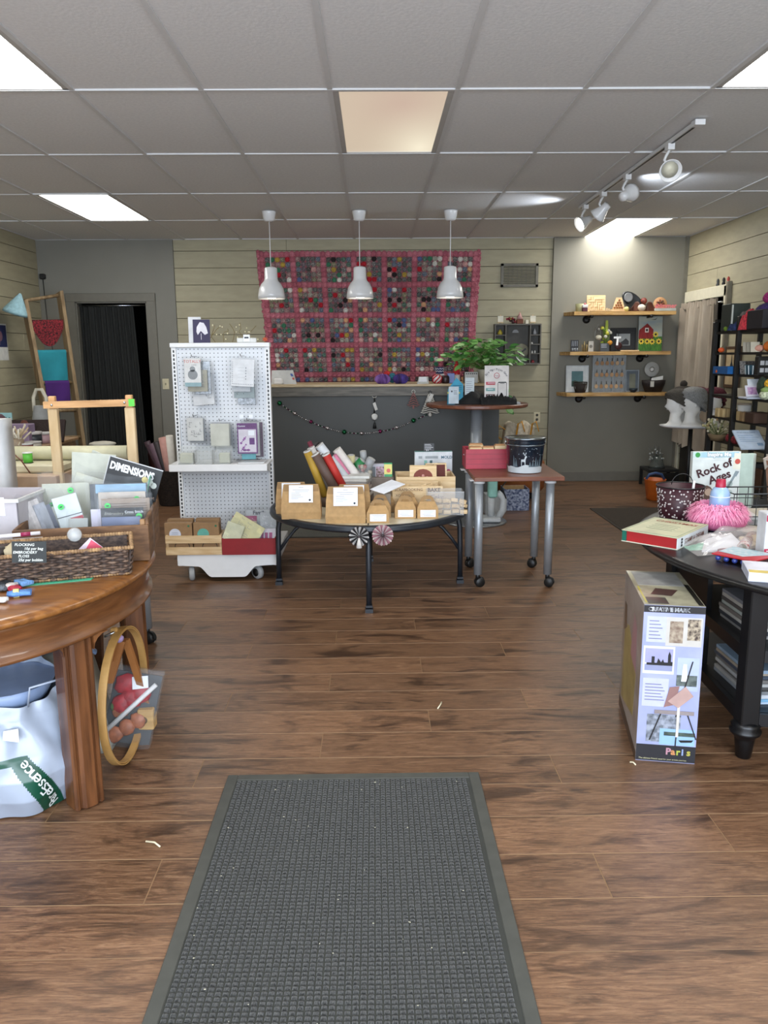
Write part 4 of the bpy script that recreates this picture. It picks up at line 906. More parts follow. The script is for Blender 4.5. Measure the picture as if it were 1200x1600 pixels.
part('disc', B(m('b0b0aa', .7)).lathe([(0, 0), (.078, 0), (.082, .004), (.078, .008), (0, .008)], c=q+V((0, 0, .245)), axis=(0, -1, .05), n=30), t); part('rosette', B(m('d9d9d4', .7)).lathe([(0, 0), (.03, 0), (.012, .02), (0, .022)], c=q+V((0, -.009, .245)), axis=(0, -1, 0), n=16), t); part('easel_leg', B(BLACK).box(q.x-.006, q.x+.006, q.y+.002, q.y+.008, z3, z3+.18), t)
t = thing('dark_basket', 'black brown basket of tags at the right of the bottom wall shelf', 'basket'); q = at(1021, z3, WY-.03)
part('bowl', B(m('21130f', .7, c2='0f0a08', scale=90, bump=.8)).lathe([(.09, 0), (.125, .09), (.13, .13), (.122, .13), (.1, .05), (0, .03)], c=q, n=28, sy=.55), t)
part('gift_tag', B(m('b8b6ae', .7)).box(q.x-.06, q.x-.02, q.y-.078, q.y-.074, z3+.06, z3+.12), t); part('white_card', B(m('d6d6d2', .7)).slab(q+V((-.03, 0, .12)), q+V((.1, 0, .135)), q+V((.105, .01, .175)), q+V((-.02, .01, .15)), (0, .003, 0)), t)

# ---- mannequin heads with knitted hats on a small white table
t = thing('white_table', 'white oval-topped stand holding the mannequin heads', 'table'); HC = V((2.965, 7.45, 0)); HZ = Yp(1097, 666, 7.3).z
part('top', B(WHITE).lathe([(0, -.022), (.25, -.022), (.285, -.01), (.29, 0), (0, 0)], c=HC+V((0, 0, HZ)), n=40, sy=.75), t)
part('stem', B(BLACK).cyl(HC+V((0, 0, .02)), HC+V((0, 0, HZ-.02)), .02, 14), t); part('base', B(BLACK).lathe([(.13, 0), (.13, .01), (.03, .025), (0, .025)], c=HC, n=30), t)
HEADM = m('ebe9e4', .5, var=.04)
def head(name, lab, c, face, s_, hatm, hatlab, dark=False, pom=None, seed=0):
    n = 24; prof = [(0, .108, .08, 0), (.012, .105, .078, 0), (.02, .085, .062, 0), (.045, .058, .05, .005), (.085, .05, .048, .008), (.115, .053, .052, .0), (.13, .06, .058, -.012), (.15, .072, .066, -.008), (.185, .083, .07, 0), (.22, .09, .073, .004), (.26, .088, .072, .006), (.295, .07, .06, .006), (.318, .035, .032, .006), (.325, .0, .0, .006)]
    vs = []; fs = []
    for k, (z, rf, rs, off) in enumerate(prof):
        for j in range(n):
            a = 2*PI*j/n; x = -rf*math.cos(a)-off; y = rs*math.sin(a)
            if j == 0:   # face line: chin, lips, nose, brow
                x -= {6: .014, 7: .013, 8: .04, 9: .004}.get(k, 0)
            if j in (1, n-1): x -= {7: .006, 8: .006}.get(k, 0); x += .006 if k == 9 else 0
            vs.append(V((x, y, z)))
    for k in range(len(prof)-1):
        for j in range(n): fs.append((k*n+j, k*n+(j+1) % n, (k+1)*n+(j+1) % n, (k+1)*n+j))
    M = Matrix.Translation(c) @ Matrix.Rotation(face, 4, 'Z') @ Matrix.Scale(s_, 4)
    t = thing(name, lab, 'mannequin head')
    b = B(HEADM).add(vs, fs, True).xf(M); part('head', b, t)
    for q in (-1, 1): part('ear', B(HEADM).ball((.005, q*.074, .19), .018, 8, sx=.8, sy=.35).xf(M), t)
    part('lips', B(m('bdb8b0', .5)).ball((-.09, 0, .156), .012, 8, sz=.4, sx=.5).xf(M), t)
    h = B(hatm); nn = 40; rings = [(-.012, 1.12), (.0, 1.22), (.02, 1.24), (.035, 1.18), (.055, 1.26), (.075, 1.24), (.095, 1.2), (.115, 1.08), (.135, .85), (.148, .55), (.153, .25), (.154, 0)]
    vs = []; fs = []
    for k, (z, q) in enumerate(rings):
        for j in range(nn):
            a = 2*PI*j/nn; e = 1+.075*(1 if (j % 5 < 3) ^ (k % 2) else -1)*(1 if k < 9 else 0)
            x = -math.cos(a)*.098*q*e; vs.append(V((x+.016, math.sin(a)*.088*q*e, .205+z+ .45*max(-.07, x*-.35)*0 + (-.05*(x+.0)/.09)*(1-min(1, z/.12)))))
    for k in range(len(rings)-1):
        for j in range(nn): fs.append((k*nn+j, k*nn+(j+1) % nn, (k+1)*nn+(j+1) % nn, (k+1)*nn+j))
    h.add(vs, fs, True).xf(M)
    t2 = thing('knitted_hat', hatlab, 'hat', 'knitted hats on mannequin heads'); part('crown', h, t2)
    if pom: part('pompom', B(hatm).ball((.01, 0, .375), .035, 12, rough=.25, seed=seed).xf(M), t2)
K1, K2, K3, K4, K5 = [m(c, .95, var=.3, scale=110, bump=.7) for c in ('4d4840', '8d8d8b', '5d2432', '3a332c', '5d2430')]
hz = V((0, 0, HZ))
head('mannequin_head', 'white mannequin head nearest the wall shelves in a brown hat', HC+hz+V((-.165, -.04, 0)), .15, .95, K1, 'chunky taupe brown knitted hat on the leftmost mannequin head')
head('mannequin_head', 'white mannequin head facing left in a grey hat', HC+hz+V((-.045, -.10, 0)), .1, 1.0, K2, 'chunky light grey knitted hat beside the brown one')
head('mannequin_head', 'white mannequin head seen through the black shelving in a maroon hat', HC+hz+V((.19, -.02, 0)), PI/2-.3, .98, K3, 'maroon knitted hat seen through the black shelving unit')
head('mannequin_head', 'mannequin head at the back of the white stand in a dark hat', HC+hz+V((-.05, .13, 0)), .3, 1.0, K4, 'dark brown hat showing above the grey knitted hat', pom=1)
head('mannequin_head', 'mannequin head at the back of the white stand in a wine hat', HC+hz+V((.08, .13, 0)), .4, .98, K5, 'wine coloured hat half hidden behind the grey knitted hat')

# ---- crafts on the black shelving unit (Y 6.0-6.42 is the far bay)
def E(px, lev, Y): return V((Yp(px, 600, Y).x, Y, EZ[lev]))
def eb(name, lab, cat, px, lev, Y, c, w_, d, h, dx=0, **k):
    p = E(px, lev, Y); return one(name, B(m(c, .7, **k)).bbox(p.x-w_/2, p.x+w_/2, Y-d/2, Y+d/2, p.z, p.z+h), lab, cat)
t = thing('dark_green_box', 'tall dark green box with pale spine on the top shelf of the black unit', 'box'); p = E(1140, 0, 6.22)
part('box', B(m('26302a', .6)).bbox(p.x-.07, p.x+.07, 6.12, 6.3, p.z, p.z+.2), t); part('pale_spine', B(m('b9bdb5', .6)).box(p.x-.0712, p.x-.060, 6.112, 6.1195, p.z, p.z+.19), t)
def yarnball(name, lab, c, r_, mt, cat='yarn', sz=.85, seed=0):
    t = thing(name, lab, cat); part('core', B(mt).ball(c, r_, 18, sz=sz), t)
    b = B(mt); rr = random.Random(seed)
    for k in range(14):
        ax = V((rr.uniform(-1, 1), rr.uniform(-1, 1), rr.uniform(-.6, .6))).normalized(); u = ax.orthogonal().normalized(); w2 = ax.cross(u)
        b.tube([c+V(((u*math.cos(a)+w2*math.sin(a)).x, (u*math.cos(a)+w2*math.sin(a)).y, (u*math.cos(a)+w2*math.sin(a)).z*sz))*r_*1.01 for a in [2*PI*q/18 for q in range(18)]], r_*.05, 5, close=True)
    part('strands', b, t, kind='stuff'); return t
def pile(name, lab, c, w_, d, h, mt, cat='textile', seed=0, n=9):
    b = B(mt); rr = random.Random(seed); c = V(c)
    b.grid(lambda u, v: c+V(((u-.5)*w_*(1-.25*(2*v-1)**2), (v-.5)*d*(1-.2*(2*u-1)**2), h*(1-(abs(2*u-1))**3)*(1-(abs(2*v-1))**3)*(.8+.35*noise.noise(V((u*4+seed, v*4, seed)))) )), 22, 18)
    return one(name, b, lab, cat)
KN = lambda c: m(c, .95, var=.45, scale=70, bump=.9)
pile('knitted_scarf', 'beige and grey ribbed scarf folded on the top shelf of the black unit', E(1159, 0, 6.12)+V((0, 0, 0)), .17, .2, .19, KN('77706a'), seed=2)
pile('coral_crochet', 'coral red crocheted hat heap on the top shelf of the black unit', E(1165, 0, 5.92), .15, .2, .165, KN('d8404c'), seed=5, cat='hat')
pile('navy_crochet', 'navy crochet spilling in front of the beige scarf', E(1144, 0, 6.04), .14, .06, .07, KN('232f52'), seed=7)
t = thing('dark_yarn_bin', 'black bin with purple yarn at the right end of the top shelf', 'bin'); p = E(1197, 0, 5.72)
part('bin', B(m('17151c', .6)).bbox(p.x-.12, p.x+.12, 5.60, 5.84, p.z, p.z+.13), t); part('purple_yarn', B(KN('35265a')).ball(p+V((0, 0, .13)), .11, 14, sz=.5), t)
one('magenta_hat', B(KN('a02a6e')).ball(p+V((.03, 0, .215)), .095, 20, sz=.55, rough=.1), 'magenta knitted hat resting on the purple yarn', 'hat')
one('green_pompom', B(m('6c8a2e', .9)).ball(E(1126, 0, 6.2)+V((-.01, -.04, .016)), .017, 8), 'tiny green pompom at the left end of the top shelf', 'pompom')
def pumpkin(name, lab, c, r_, mt, stem='6a6a3a', n=7):
    t = thing(name, lab, 'pumpkin'); b = B(mt); nn = n*5; vs = []; fs = []; K = 9
    for k in range(K+1):
        tt = PI*k/K
        for j in range(nn):
            a = 2*PI*j/nn; q = 1-.13*abs(math.cos(a*n/2))**4*math.sin(tt); vs.append(c+V((r_*math.sin(tt)*math.cos(a)*q, r_*math.sin(tt)*math.sin(a)*q, r_*.8*(1-math.cos(tt)))))
    for k in range(K):
        for j in range(nn): fs.append((k*nn+j, k*nn+(j+1) % nn, (k+1)*nn+(j+1) % nn, (k+1)*nn+j))
    b.add(vs, fs, True); part('body', b, t); part('stem', B(m(stem, .8)).tube([c+V((0, 0, r_*1.5)), c+V((.005, 0, r_*1.8)), c+V((.015, 0, r_*2.05))], r_*.12, 6), t); return t
pumpkin('small_gourd', 'little orange gourd on the second shelf beside the left post', E(1123, 1, 6.2), .024, m('d0541e', .6)); pumpkin('small_gourd', 'little orange gourd on the third shelf beside the blue tray', E(1121, 2, 6.22), .022, m('d8661e', .6))
pumpkin('pink_pumpkin', 'small pink fabric pumpkin on the second shelf of the black unit', E(1182, 1, 5.75), .032, m('c99583', .8)); pumpkin('orange_pumpkin', 'larger orange pumpkin on the second shelf at the frame edge', E(1199, 1, 5.7), .05, m('cf6a24', .6), 'b03020')
for k in range(3):
    p = E(1164+k*6, 1, 5.82-.04*k); t = thing('folded_card', ['leftmost of the three folded cards on the second shelf', 'middle of the three folded cards on the second shelf', 'rightmost of the three folded cards on the second shelf'][k], 'card')
    b = B(m(['a59f90', '8f8a7c', 'bab4a2'][k], .7)); plate(b, p, .06, .08, .003, .5, -.3); part('front', b, t)
t = thing('blue_tray', 'bright blue plastic tray on the third shelf of the black unit', 'tray'); p = E(1145, 2, 6.15); bl = m('145c9c', .4)
part('base', B(bl).box(p.x-.1, p.x+.11, 6.03, 6.28, p.z, p.z+.005), t)
for q in ((p.x-.104, p.x+.114, 6.025, 6.03), (p.x-.104, p.x+.114, 6.28, 6.285), (p.x-.104, p.x-.1, 6.03, 6.28), (p.x+.11, p.x+.114, 6.03, 6.28)): part('side', B(bl).box(q[0], q[1], q[2], q[3], p.z, p.z+.055), t)
t = thing('striped_basket', 'teal basket with white stripes on the third shelf', 'basket'); p = E(1175, 2, 5.78)
part('body', B(m('1c3c4a', .6)).lathe([(.05, 0), (.06, .07), (.055, .07), (0, .05)], c=p, n=24), t)
for k in range(12): a = k*PI/6; part('stripe', B(m('c9d4d6', .6)).slab(p+V((.052*math.cos(a), .052*math.sin(a), .004)), p+V((.052*math.cos(a+.12), .052*math.sin(a+.12), .004)), p+V((.061*math.cos(a+.12), .061*math.sin(a+.12), .066)), p+V((.061*math.cos(a), .061*math.sin(a), .066)), V((.001*math.cos(a), .001*math.sin(a), 0))), t)
for k, (px, c, lab) in enumerate(((1163, 'a09c98', 'grey patterned earring card behind the striped basket'), (1172, '7f7a78', 'darker earring card behind the striped basket'))):
    p = E(px, 2, 5.92); b = B(m(c, .7, c2='4d4a48', scale=150)); plate(b, p, .07, .10, .003, .3); one('earring_card', b, lab, 'card')
t = thing('black_cards_rack', 'black rack of small labelled cards at the right of the third shelf', 'rack'); p = E(1197, 2, 5.65); part('rack', B(BLACK).bbox(p.x-.08, p.x+.08, 5.62, 5.68, p.z, p.z+.13), t)
for k in range(6): part('label_card', B(m('b5b7ba', .7)).box(p.x-.068+.036*(k % 3), p.x-.04+.036*(k % 3), 5.616, 5.619, p.z+.02+.05*(k//3), p.z+.05+.05*(k//3)), t)
t = thing('card_holder', 'clear holder with a purple-framed card on the fourth shelf', 'card holder'); p = E(1177, 3, 5.68)
part('tray', B(m('b6bccb', .4)).bbox(p.x-.075, p.x+.075, 5.60, 5.74, p.z, p.z+.014), t); b = B(m('d6d3dd', .6)); f = plate(b, p+V((.005, .0, .014)), .095, .085, .004, .45); part('card', b, t)
deco(t, 'picture', m('9a6ba0', .7, c2='c9a8c0', scale=60), lambda b: f.rect(b, .015, .015, .08, .07)); b = B(m('d8dfe6', .6)); plate(b, p+V((.05, .05, .014)), .1, .13, .004, .4); part('rear_card', b, t)
t = thing('brown_box', 'small tan photo stand left of the purple-framed card', 'stand'); p = E(1161, 3, 5.85); b = B(m('9a8f7a', .7)); plate(b, p, .06, .07, .006, .35, -.2); part('front', b, t)
t = thing('yellow_pompom_hat', 'yellow pompom on dark green knit near the fourth shelf frame edge', 'hat'); p = E(1197, 3, 5.56); part('knit', B(KN('2f4030')).ball(p+V((.02, .02, .09)), .07, 14, sz=1.2), t); part('pompom', B(KN('d9a32c')).ball(p+V((-.005, -.06, .11)), .035, 12), t)
t = thing('succulent_pot', 'pale green knitted succulent at the fourth shelf frame edge', 'succulent'); p = E(1193, 3, 5.47); part('body', B(KN('b9c0a4')).ball(p+V((.02, -.0, .035)), .042, 12, sz=.8), t); part('leaves', B(m('7d9455', .8)).lathe([(.03, 0), (.034, .02), (0, .04)], c=p+V((.02, 0, .055)), n=9), t)
for k, (px, Y, w_, lab) in enumerate(((1126, 6.25, .035, 'narrow cream soap bar left of the twine-tied bars'), (1135, 6.2, .05, 'cream soap bar tied with twine, left of two'), (1144, 6.2, .04, 'cream soap bar tied with twine, right of two'), (1153, 6.08, .03, 'cream soap bar beside the middle post'), (1160, 5.86, .03, 'cream soap bar right of the middle post'), (1170, 5.8, .075, 'tan boxed soap with paper band on the fifth shelf'))):
    p = E(px, 4, Y); t = thing('soap_bar', lab, 'soap', 'soaps on the fifth shelf'); part('bar', B(m('b39c70' if k < 5 else '8f7450', .7)).bbox(p.x-w_/2, p.x+w_/2, Y-.03, Y+.03, p.z, p.z+.068), t)
    part('band', B(m('8a7350', .7)).box(p.x-w_*.1, p.x+w_*.1, Y-.032, Y+.032, p.z-.0, p.z+.0695), t)
t = thing('white_candle_jar', 'white tapered jar behind the soaps on the fifth shelf', 'jar'); p = E(1166, 4, 5.93); part('jar', B(m('b5b3ae', .6)).lathe([(.035, 0), (.05, .11), (.046, .11), (0, .1)], c=p, n=20), t); part('lid', B(m('8c7f6e', .7)).lathe([(.052, 0), (.052, .012), (0, .014)], c=p+V((0, 0, .111)), n=20), t)
eb('brown_carton', 'dark brown carton at the right of the fifth shelf', 'box', 1188, 4, 5.66, '3a2416', .12, .14, .075)
t = thing('dried_flowers', 'basket of dried cream and green flowers on the lower far shelf', 'flowers'); p = E(1127, 5, 6.2)+V((0, 0, -.0)); r = random.Random(21); part('basket', B(m('6d5a40', .8)).lathe([(.05, 0), (.075, .05), (.07, .05), (0, .04)], c=p, n=18), t)
for k in range(40):
    a = V((r.uniform(-.1, .1), r.uniform(-.08, .06), .05+r.uniform(.02, .12))); part('stem', B(m(r.choice(['8f8f62', '6c7048', 'a9a184']), .8)).cyl(p+V((0, 0, .03)), p+a, .003, 5), t); part('bloom', B(m(r.choice(['b9b095', 'a39a70', '80633f', 'c4bda6', '8d8b5c']), .8)).ball(p+a, r.uniform(.007, .013), 6), t)
for k, (px, Y) in enumerate(((1147, 6.03), (1156, 5.9))): one('red_pompom', B(KN('6d1c24')).ball(E(px, 5, Y)+V((0, 0, .035)), .035, 12), ['dark red pompom left of the middle post', 'dark red pompom right of the middle post'][k], 'pompom')
t = thing('leaflet_box', 'pale blue printed leaflet tray tilted on the lower near shelf', 'leaflets'); p = E(1179, 5, 5.62); b = B(m('b8c6d6', .6)); f = plate(b, p+V((0, -.08, .0)), .19, .2, .012, .95); part('tray', b, t)
f.text('Welcome here', .02, .165, .02, m('44607e', .7), t, sx=1.1); deco(t, 'print', m('7f9ab8', .7), lambda b: (f.lines(b, .02, .17, .14, 4, .02, .004), f.rect(b, .13, .03, .17, .06)))
for k in range(5):
    c = ['2c1c14', '4a3020', '171515', '5a3c28', '22201f'][k]; Y = 5.5+.11*k if k < 4 else 6.2; p = V((EX0+.17, Y, EZ[6])); one('dark_craft_box', B(m(c, .6)).bbox(p.x-.13, p.x+.1, Y-.045, Y+.045, p.z, p.z+.12+.03*(k % 3)), ['dark brown box low on the black unit, nearest', 'brown box low on the black unit, second nearest', 'black box low on the black unit, third nearest', 'reddish brown box low on the black unit, farthest of the near bay', 'charcoal box low in the far bay of the black unit'][k], 'box')
t = thing('framed_wall_art', 'narrow framed bird-and-branch picture on the wall behind the black unit', 'picture'); zA, zB_ = Xp(1148, 541, XR-.03).z, Xp(1143, 606, XR-.03).z; y0, y1 = Xp(1156, 570, XR-.03).y, Xp(1134, 570, XR-.03).y
part('frame', B(m('4a3420', .5)).bbox(XR-.04, XR-.016, y0, y1, zB_, zA, .003), t); part('sheet', B(m('b5a27e', .7, c2='a08c68', scale=8)).box(XR-.0415, XR-.0402, y0+.03, y1-.03, zB_+.03, zA-.03), t)
part('bird', B(m('20262c', .7)).prism([(XR-.042, (y0+y1)/2+a, (zA+zB_)/2+c) for a, c in ((-.03, -.04), (.02, -.05), (.035, .0), (.01, .05), (0, .13), (-.01, .05), (-.035, .01))], (-.001, 0, 0)), t)

# ---- counter: garland, hangings and things on top
GY = CY-.012
def gp(px, py, Y=GY): return Yp(px, py, Y)
t = thing('bead_garland', 'swag of silver, green and purple beads strung across the counter front', 'garland')
big = [(437, 630, 'g'), (461, 646, 's'), (486, 659, 'p'), (512, 669, 's'), (538, 675, 'g'), (565, 677, 's'), (594, 674, 'p'), (620, 668, 's'), (646, 657, 'g'), (672, 645, 's')]
GC = {'g': m('0f5a35', .15, .7), 's': m('b9b0b0', .15, .9), 'p': m('7a2450', .15, .7)}
b = B(m('cfcfcf', .2, .9)); path = [gp(x, y, GY-.02) for x, y, _ in big]
for k in range(len(path)-1):
    a, c = path[k], path[k+1]
    for j in range(1, 9): p = a.lerp(c, j/9)+V((0, 0, -.006*math.sin(PI*j/9))); b.use([GC['s'], GC['g'], m('cfcfcf', .2, .9), GC['p']][(j*3+k) % 4] if j % 2 else m('e0e0e0', .2, .9)); b.ball(p, .0065, 6)
part('small_beads', b, t, kind='stuff')
for (x, y, c), p in zip(big, path): part('bead', B(GC[c]).ball(p, .022 if c == 'g' else .018, 14), t)
part('cord', B(m('3a3a3a', .6)).tube(path, .0015, 4), t)
def rope(pts, r_=.005, n=6): return B(WHITER).tube(pts, r_, n)
WHITER = m('c9c5bb', .9, bump=.5, scale=90)
c = gp(585, 618, GY-.012); t = thing('macrame_hanger', 'black macrame cord holding a white stone on the counter front', 'ornament')
part('ring', B(m('bdbab0', .5)).tube([c+V((.02*math.cos(a*PI/8), 0, .02*math.sin(a*PI/8))) for a in range(16)], .0035, 6, close=True), t)
part('cord', B(BLACK).tube([c+V((0, 0, -.02)), c+V((.004, -.004, -.1)), c+V((-.004, -.004, -.16))], .006, 6).tube([c+V((0, -.005, -.16)), c+V((-.03, -.012, -.19)), c+V((0, -.012, -.23)), c+V((.03, -.012, -.19)), c+V((0, -.005, -.16))], .003, 5), t)
part('tag', B(m('cfcdc6', .7)).slab(c+V((-.016, -.01, -.07)), c+V((.008, -.01, -.058)), c+V((.03, -.01, -.125)), c+V((.006, -.01, -.135)), (0, .002, 0)), t)
part('stone', B(m('d2d0c9', .5)).ball(c+V((0, -.008, -.19)), .03, 14, sy=.4), t); part('tassel', B(BLACK).lathe([(.0, .0), (.007, -.01), (.018, -.06), (0, -.062)], c=c+V((0, -.008, -.235)), n=10), t)
c = gp(646, 612, GY-.04); t = thing('pink_rope_tree', 'small dusty pink rope tree ornament hanging on the counter edge', 'ornament')
part('ring', B(m('bdbab0', .5)).tube([c+V((.015*math.cos(a*PI/8), 0, .015*math.sin(a*PI/8))) for a in range(16)], .003, 6, close=True), t)
b = B(m('8f5f5b', .9))
for k in range(5): w_ = .014+.01*k; z = -.03-.022*k; b.tube([c+V((0, 0, z+.02)), c+V((-w_, -.004, z)), c+V((-w_*.6, -.006, z-.012)), c+V((0, -.006, z)), c+V((w_*.6, -.006, z-.012)), c+V((w_, -.004, z)), c+V((0, 0, z+.02))], .0045, 5)
part('branches', b, t); part('fringe', B(m('8f5f5b', .9)).box(c.x-.008, c.x+.008, c.y-.006, c.y, c.z-.15, c.z-.12), t)
c = gp(672, 613, GY-.04); t = thing('white_rope_tree', 'white rope tree ornament with a price tag on the counter edge', 'ornament')
part('ring', B(BLACK).tube([c+V((.012*math.cos(a*PI/8), 0, .012*math.sin(a*PI/8))) for a in range(16)], .003, 6, close=True), t)
b = B(WHITER)
for k in range(8): w_ = .022+.0085*k; z = -.035-.02*k; b.tube([c+V((0, .0, z+.024)), c+V((-w_*.7, -.002, z+.01)), c+V((-w_, -.004, z-.006)), c+V((-w_*.7, -.008, z-.01)), c+V((0, -.01, z+.006)), c+V((w_*.7, -.008, z-.01)), c+V((w_, -.004, z-.006)), c+V((w_*.7, -.002, z+.01)), c+V((0, 0, z+.024))], .0055, 6)
part('branches', b, t); part('tag', B(m('d6d4cd', .7)).slab(c+V((-.03, -.02, -.075)), c+V((.0, -.02, -.09)), c+V((.032, -.02, -.02)), c+V((.005, -.02, -.008)), (0, .002, 0)), t); part('trunk', B(WHITER).ball(c+V((0, -.01, -.2)), .017, 8), t)
TY_ = CY+.03
def ct(px, Y=TY_): return V((Yp(px, 600, Y).x, Y, CZ))
t = thing('register_tablet', 'white point-of-sale tablet stand seen from behind on the counter', 'register'); p = ct(443, CY+.12)
b = B(m('c3c4c2', .35)); b.prism([(p.x-.11, p.y, CZ), (p.x+.12, p.y, CZ), (p.x+.085, p.y+.05, CZ+.125), (p.x-.11, p.y+.05, CZ+.125)], (0, .02, 0)); part('body', b, t)
part('card_reader', B(WHITE).bbox(p.x-.085, p.x+.0, p.y-.06, p.y-.01, CZ, CZ+.055, .01), t); part('sticker', B(m('3f5a9a', .5)).slab((p.x+.07, p.y+.018, CZ+.07), (p.x+.09, p.y+.018, CZ+.07), (p.x+.08, p.y+.028, CZ+.095), (p.x+.06, p.y+.028, CZ+.095), (0, -.004, 0)), t)
part('sticker', B(m('b03a30', .5)).slab((p.x+.085, p.y+.01, CZ+.04), (p.x+.1, p.y+.01, CZ+.04), (p.x+.095, p.y+.016, CZ+.058), (p.x+.08, p.y+.016, CZ+.058), (0, -.004, 0)), t)
def skein(name, lab, p, c, c2, sx=.068):
    t = thing(name, lab, 'yarn'); mt = m(c, .9, c2=c2, scale=10, stretch=(3, 1, 1), detail=1); part('core', B(mt).ball(p+V((0, 0, .042)), sx, 20, sz=.62, sy=.8), t)
    b = B(mt)
    for k in range(10): a = k*PI/10; b.tube([p+V((sx*1.0*math.cos(q)*math.cos(a), sx*.82*math.cos(q)*math.sin(a), .042+sx*.64*math.sin(q))) for q in [j*2*PI/20 for j in range(20)]], .0045, 5, close=True)
    part('strands', b, t, kind='stuff')
skein('yarn_ball', 'lilac and plum variegated yarn cake, left of the pair on the counter', ct(598), '8a62a8', '4b2a66'); skein('yarn_ball', 'dark violet and red yarn cake, right of the pair on the counter', ct(626), '4c3a8a', '2c1438')
one('red_felt_ball', B(KN('b32a2c')).ball(ct(605, CY+.16)+V((0, 0, .06)), .04, 12, sz=1.4), 'red fuzzy ball behind the yarn cakes', 'ball'); one('teal_felt_ball', B(KN('2f6a78')).ball(ct(613, CY+.14)+V((0, 0, .05)), .038, 12, sz=1.25), 'teal fuzzy ball between the yarn cakes', 'ball')
t = thing('business_card_box', 'open white box of cards on the counter', 'box'); p = ct(661, CY+.0); b = B(m('bdbdb8', .5)); b.prism([(p.x-.055, p.y-.03, CZ), (p.x+.05, p.y-.03, CZ), (p.x+.05, p.y+.06, CZ+.06), (p.x-.035, p.y+.06, CZ+.06)], (0, .01, 0)).bbox(p.x-.055, p.x+.05, p.y-.03, p.y+.06, CZ, CZ+.014); part('tray', b, t)
part('card', B(PAPER).slab((p.x-.04, p.y-.02, CZ+.017), (p.x+.035, p.y-.02, CZ+.017), (p.x+.035, p.y+.05, CZ+.058), (p.x-.03, p.y+.05, CZ+.058), (0, 0, .002)), t)
t = thing('peppermint_yarn', 'red and white striped candy-like ball on the counter', 'ball'); p = ct(683); b = B(m('d8d0ce', .6)).ball(p+V((0, 0, .04)), .042, 20, sz=.95); part('body', b, t)
b = B(m('b3222c', .6))
for k in range(6): a = k*PI/3; b.tube([p+V((.0435*math.sin(q)*math.cos(a+q), .0435*math.sin(q)*math.sin(a+q), .04-.0415*math.cos(q))) for q in [.15+j*.26 for j in range(11)]], .0065, 5)
part('stripes', b, t)
one('dark_jar', B(m('2a1516', .4)).lathe([(.03, 0), (.036, .01), (.036, .05), (.028, .07), (0, .072)], c=ct(696), n=18), 'dark maroon little jar beside the striped ball', 'jar')
one('blue_box', B(m('6f7fb5', .5)).bbox(ct(699, CY+.06).x, ct(710, CY+.06).x, CY+.04, CY+.1, CZ, CZ+.09), 'small periwinkle box on the counter behind the blue card', 'box')
t = thing('chevron_mug', 'navy and white zigzag mug stacked above the counter trinkets', 'mug'); p = ct(687, CY+.13); part('body', B(m('1b2450', .4)).lathe([(.033, 0), (.036, .01), (.036, .06), (.032, .06), (0, .05)], c=p+V((0, 0, .085)), n=20), t); part('riser', B(m('b9b4ae', .6)).bbox(p.x-.04, p.x+.04, p.y-.03, p.y+.03, CZ, CZ+.085), t)
b = B(m('e2e2e2', .5))
for rr in range(2): b.tube([p+V((.0365*math.cos(a*PI/10), .0365*math.sin(a*PI/10), .105+.022*rr+(.008 if a % 2 else -.004))) for a in range(20)], .0028, 5, close=True)
part('zigzag', b, t)
t = thing('gnome', 'tall red-hatted gnome figure among the counter trinkets', 'gnome'); p = ct(713, CY+.14); part('hat', B(m('b01f26', .9)).lathe([(.03, .075), (.034, .085), (.022, .15), (.012, .19), (0, .21)], c=p, n=16), t); part('beard', B(m('cfc8c0', .9)).lathe([(.03, 0), (.035, .03), (.03, .075), (.01, .09)], c=p, n=16), t); part('nose', B(m('c9978a', .6)).ball(p+V((0, -.034, .075)), .008, 8), t)
t = thing('keyboard_tray', 'white slotted tray standing on the counter before the plant', 'tray'); p = ct(736, CY+.12); part('tray', B(m('b5b5b2', .4)).bbox(p.x-.06, p.x+.06, p.y-.03, p.y+.03, CZ, CZ+.1, .004), t)
for k in range(6): part('slot', B(m('4c4c4c', .5)).box(p.x-.052+.018*k, p.x-.04+.018*k, p.y-.0315, p.y-.0302, CZ+.078, CZ+.09), t)
t = thing('brush_cup', 'dark cup of thin black brushes beside the plant', 'cup'); p = ct(729, CY+.3); part('cup', B(BLACK).lathe([(.03, 0), (.033, .09), (.029, .09), (0, .08)], c=p, n=16), t)
for k in range(6): part('brush', B(BLACK).cyl(p+V((.003*k-.01, 0, .05)), p+V((.014*k-.035, 0, .2+.01*(k % 3))), .003, 5), t)

# ---- trailing pothos plant at the counter end
t = thing('pothos_plant', 'leafy trailing green plant in a pale pot at the right end of the counter', 'plant'); PP = V((1.03, 7.42, CZ)); r = random.Random(17)
part('pot', B(m('b9b3a2', .5)).lathe([(.06, 0), (.085, .1), (.09, .12), (.08, .12), (.07, .1), (0, .1)], c=PP, n=24), t)
LM = [m(c, .4, c2=d, scale=25) for c, d in (('6ca64c', '468634'), ('93c070', '5f9a48'), ('4a8a3c', '2c5f25'), ('bcd8a4', '76ae5c'), ('5f9c48', '3a7430'))]
def leaf_mesh(mt):
    b = B(mt); prof = [(0, 0), (.16, .3), (.42, .46), (.7, .40), (.88, .2), (1, 0)]
    vs = []; fs = []
    for k, (l, w_) in enumerate(prof): vs += [V((-w_*.62, l, -.10*l*l+.10*w_)), V((0, l, -.14*l*l)), V((w_*.62, l, -.10*l*l+.10*w_))]
    for k in range(5): a = k*3; fs += [(a, a+1, a+4, a+3), (a+1, a+2, a+5, a+4)]
    b.add(vs, fs, True); return b.mesh('leaf')
LMS = [leaf_mesh(x) for x in LM]
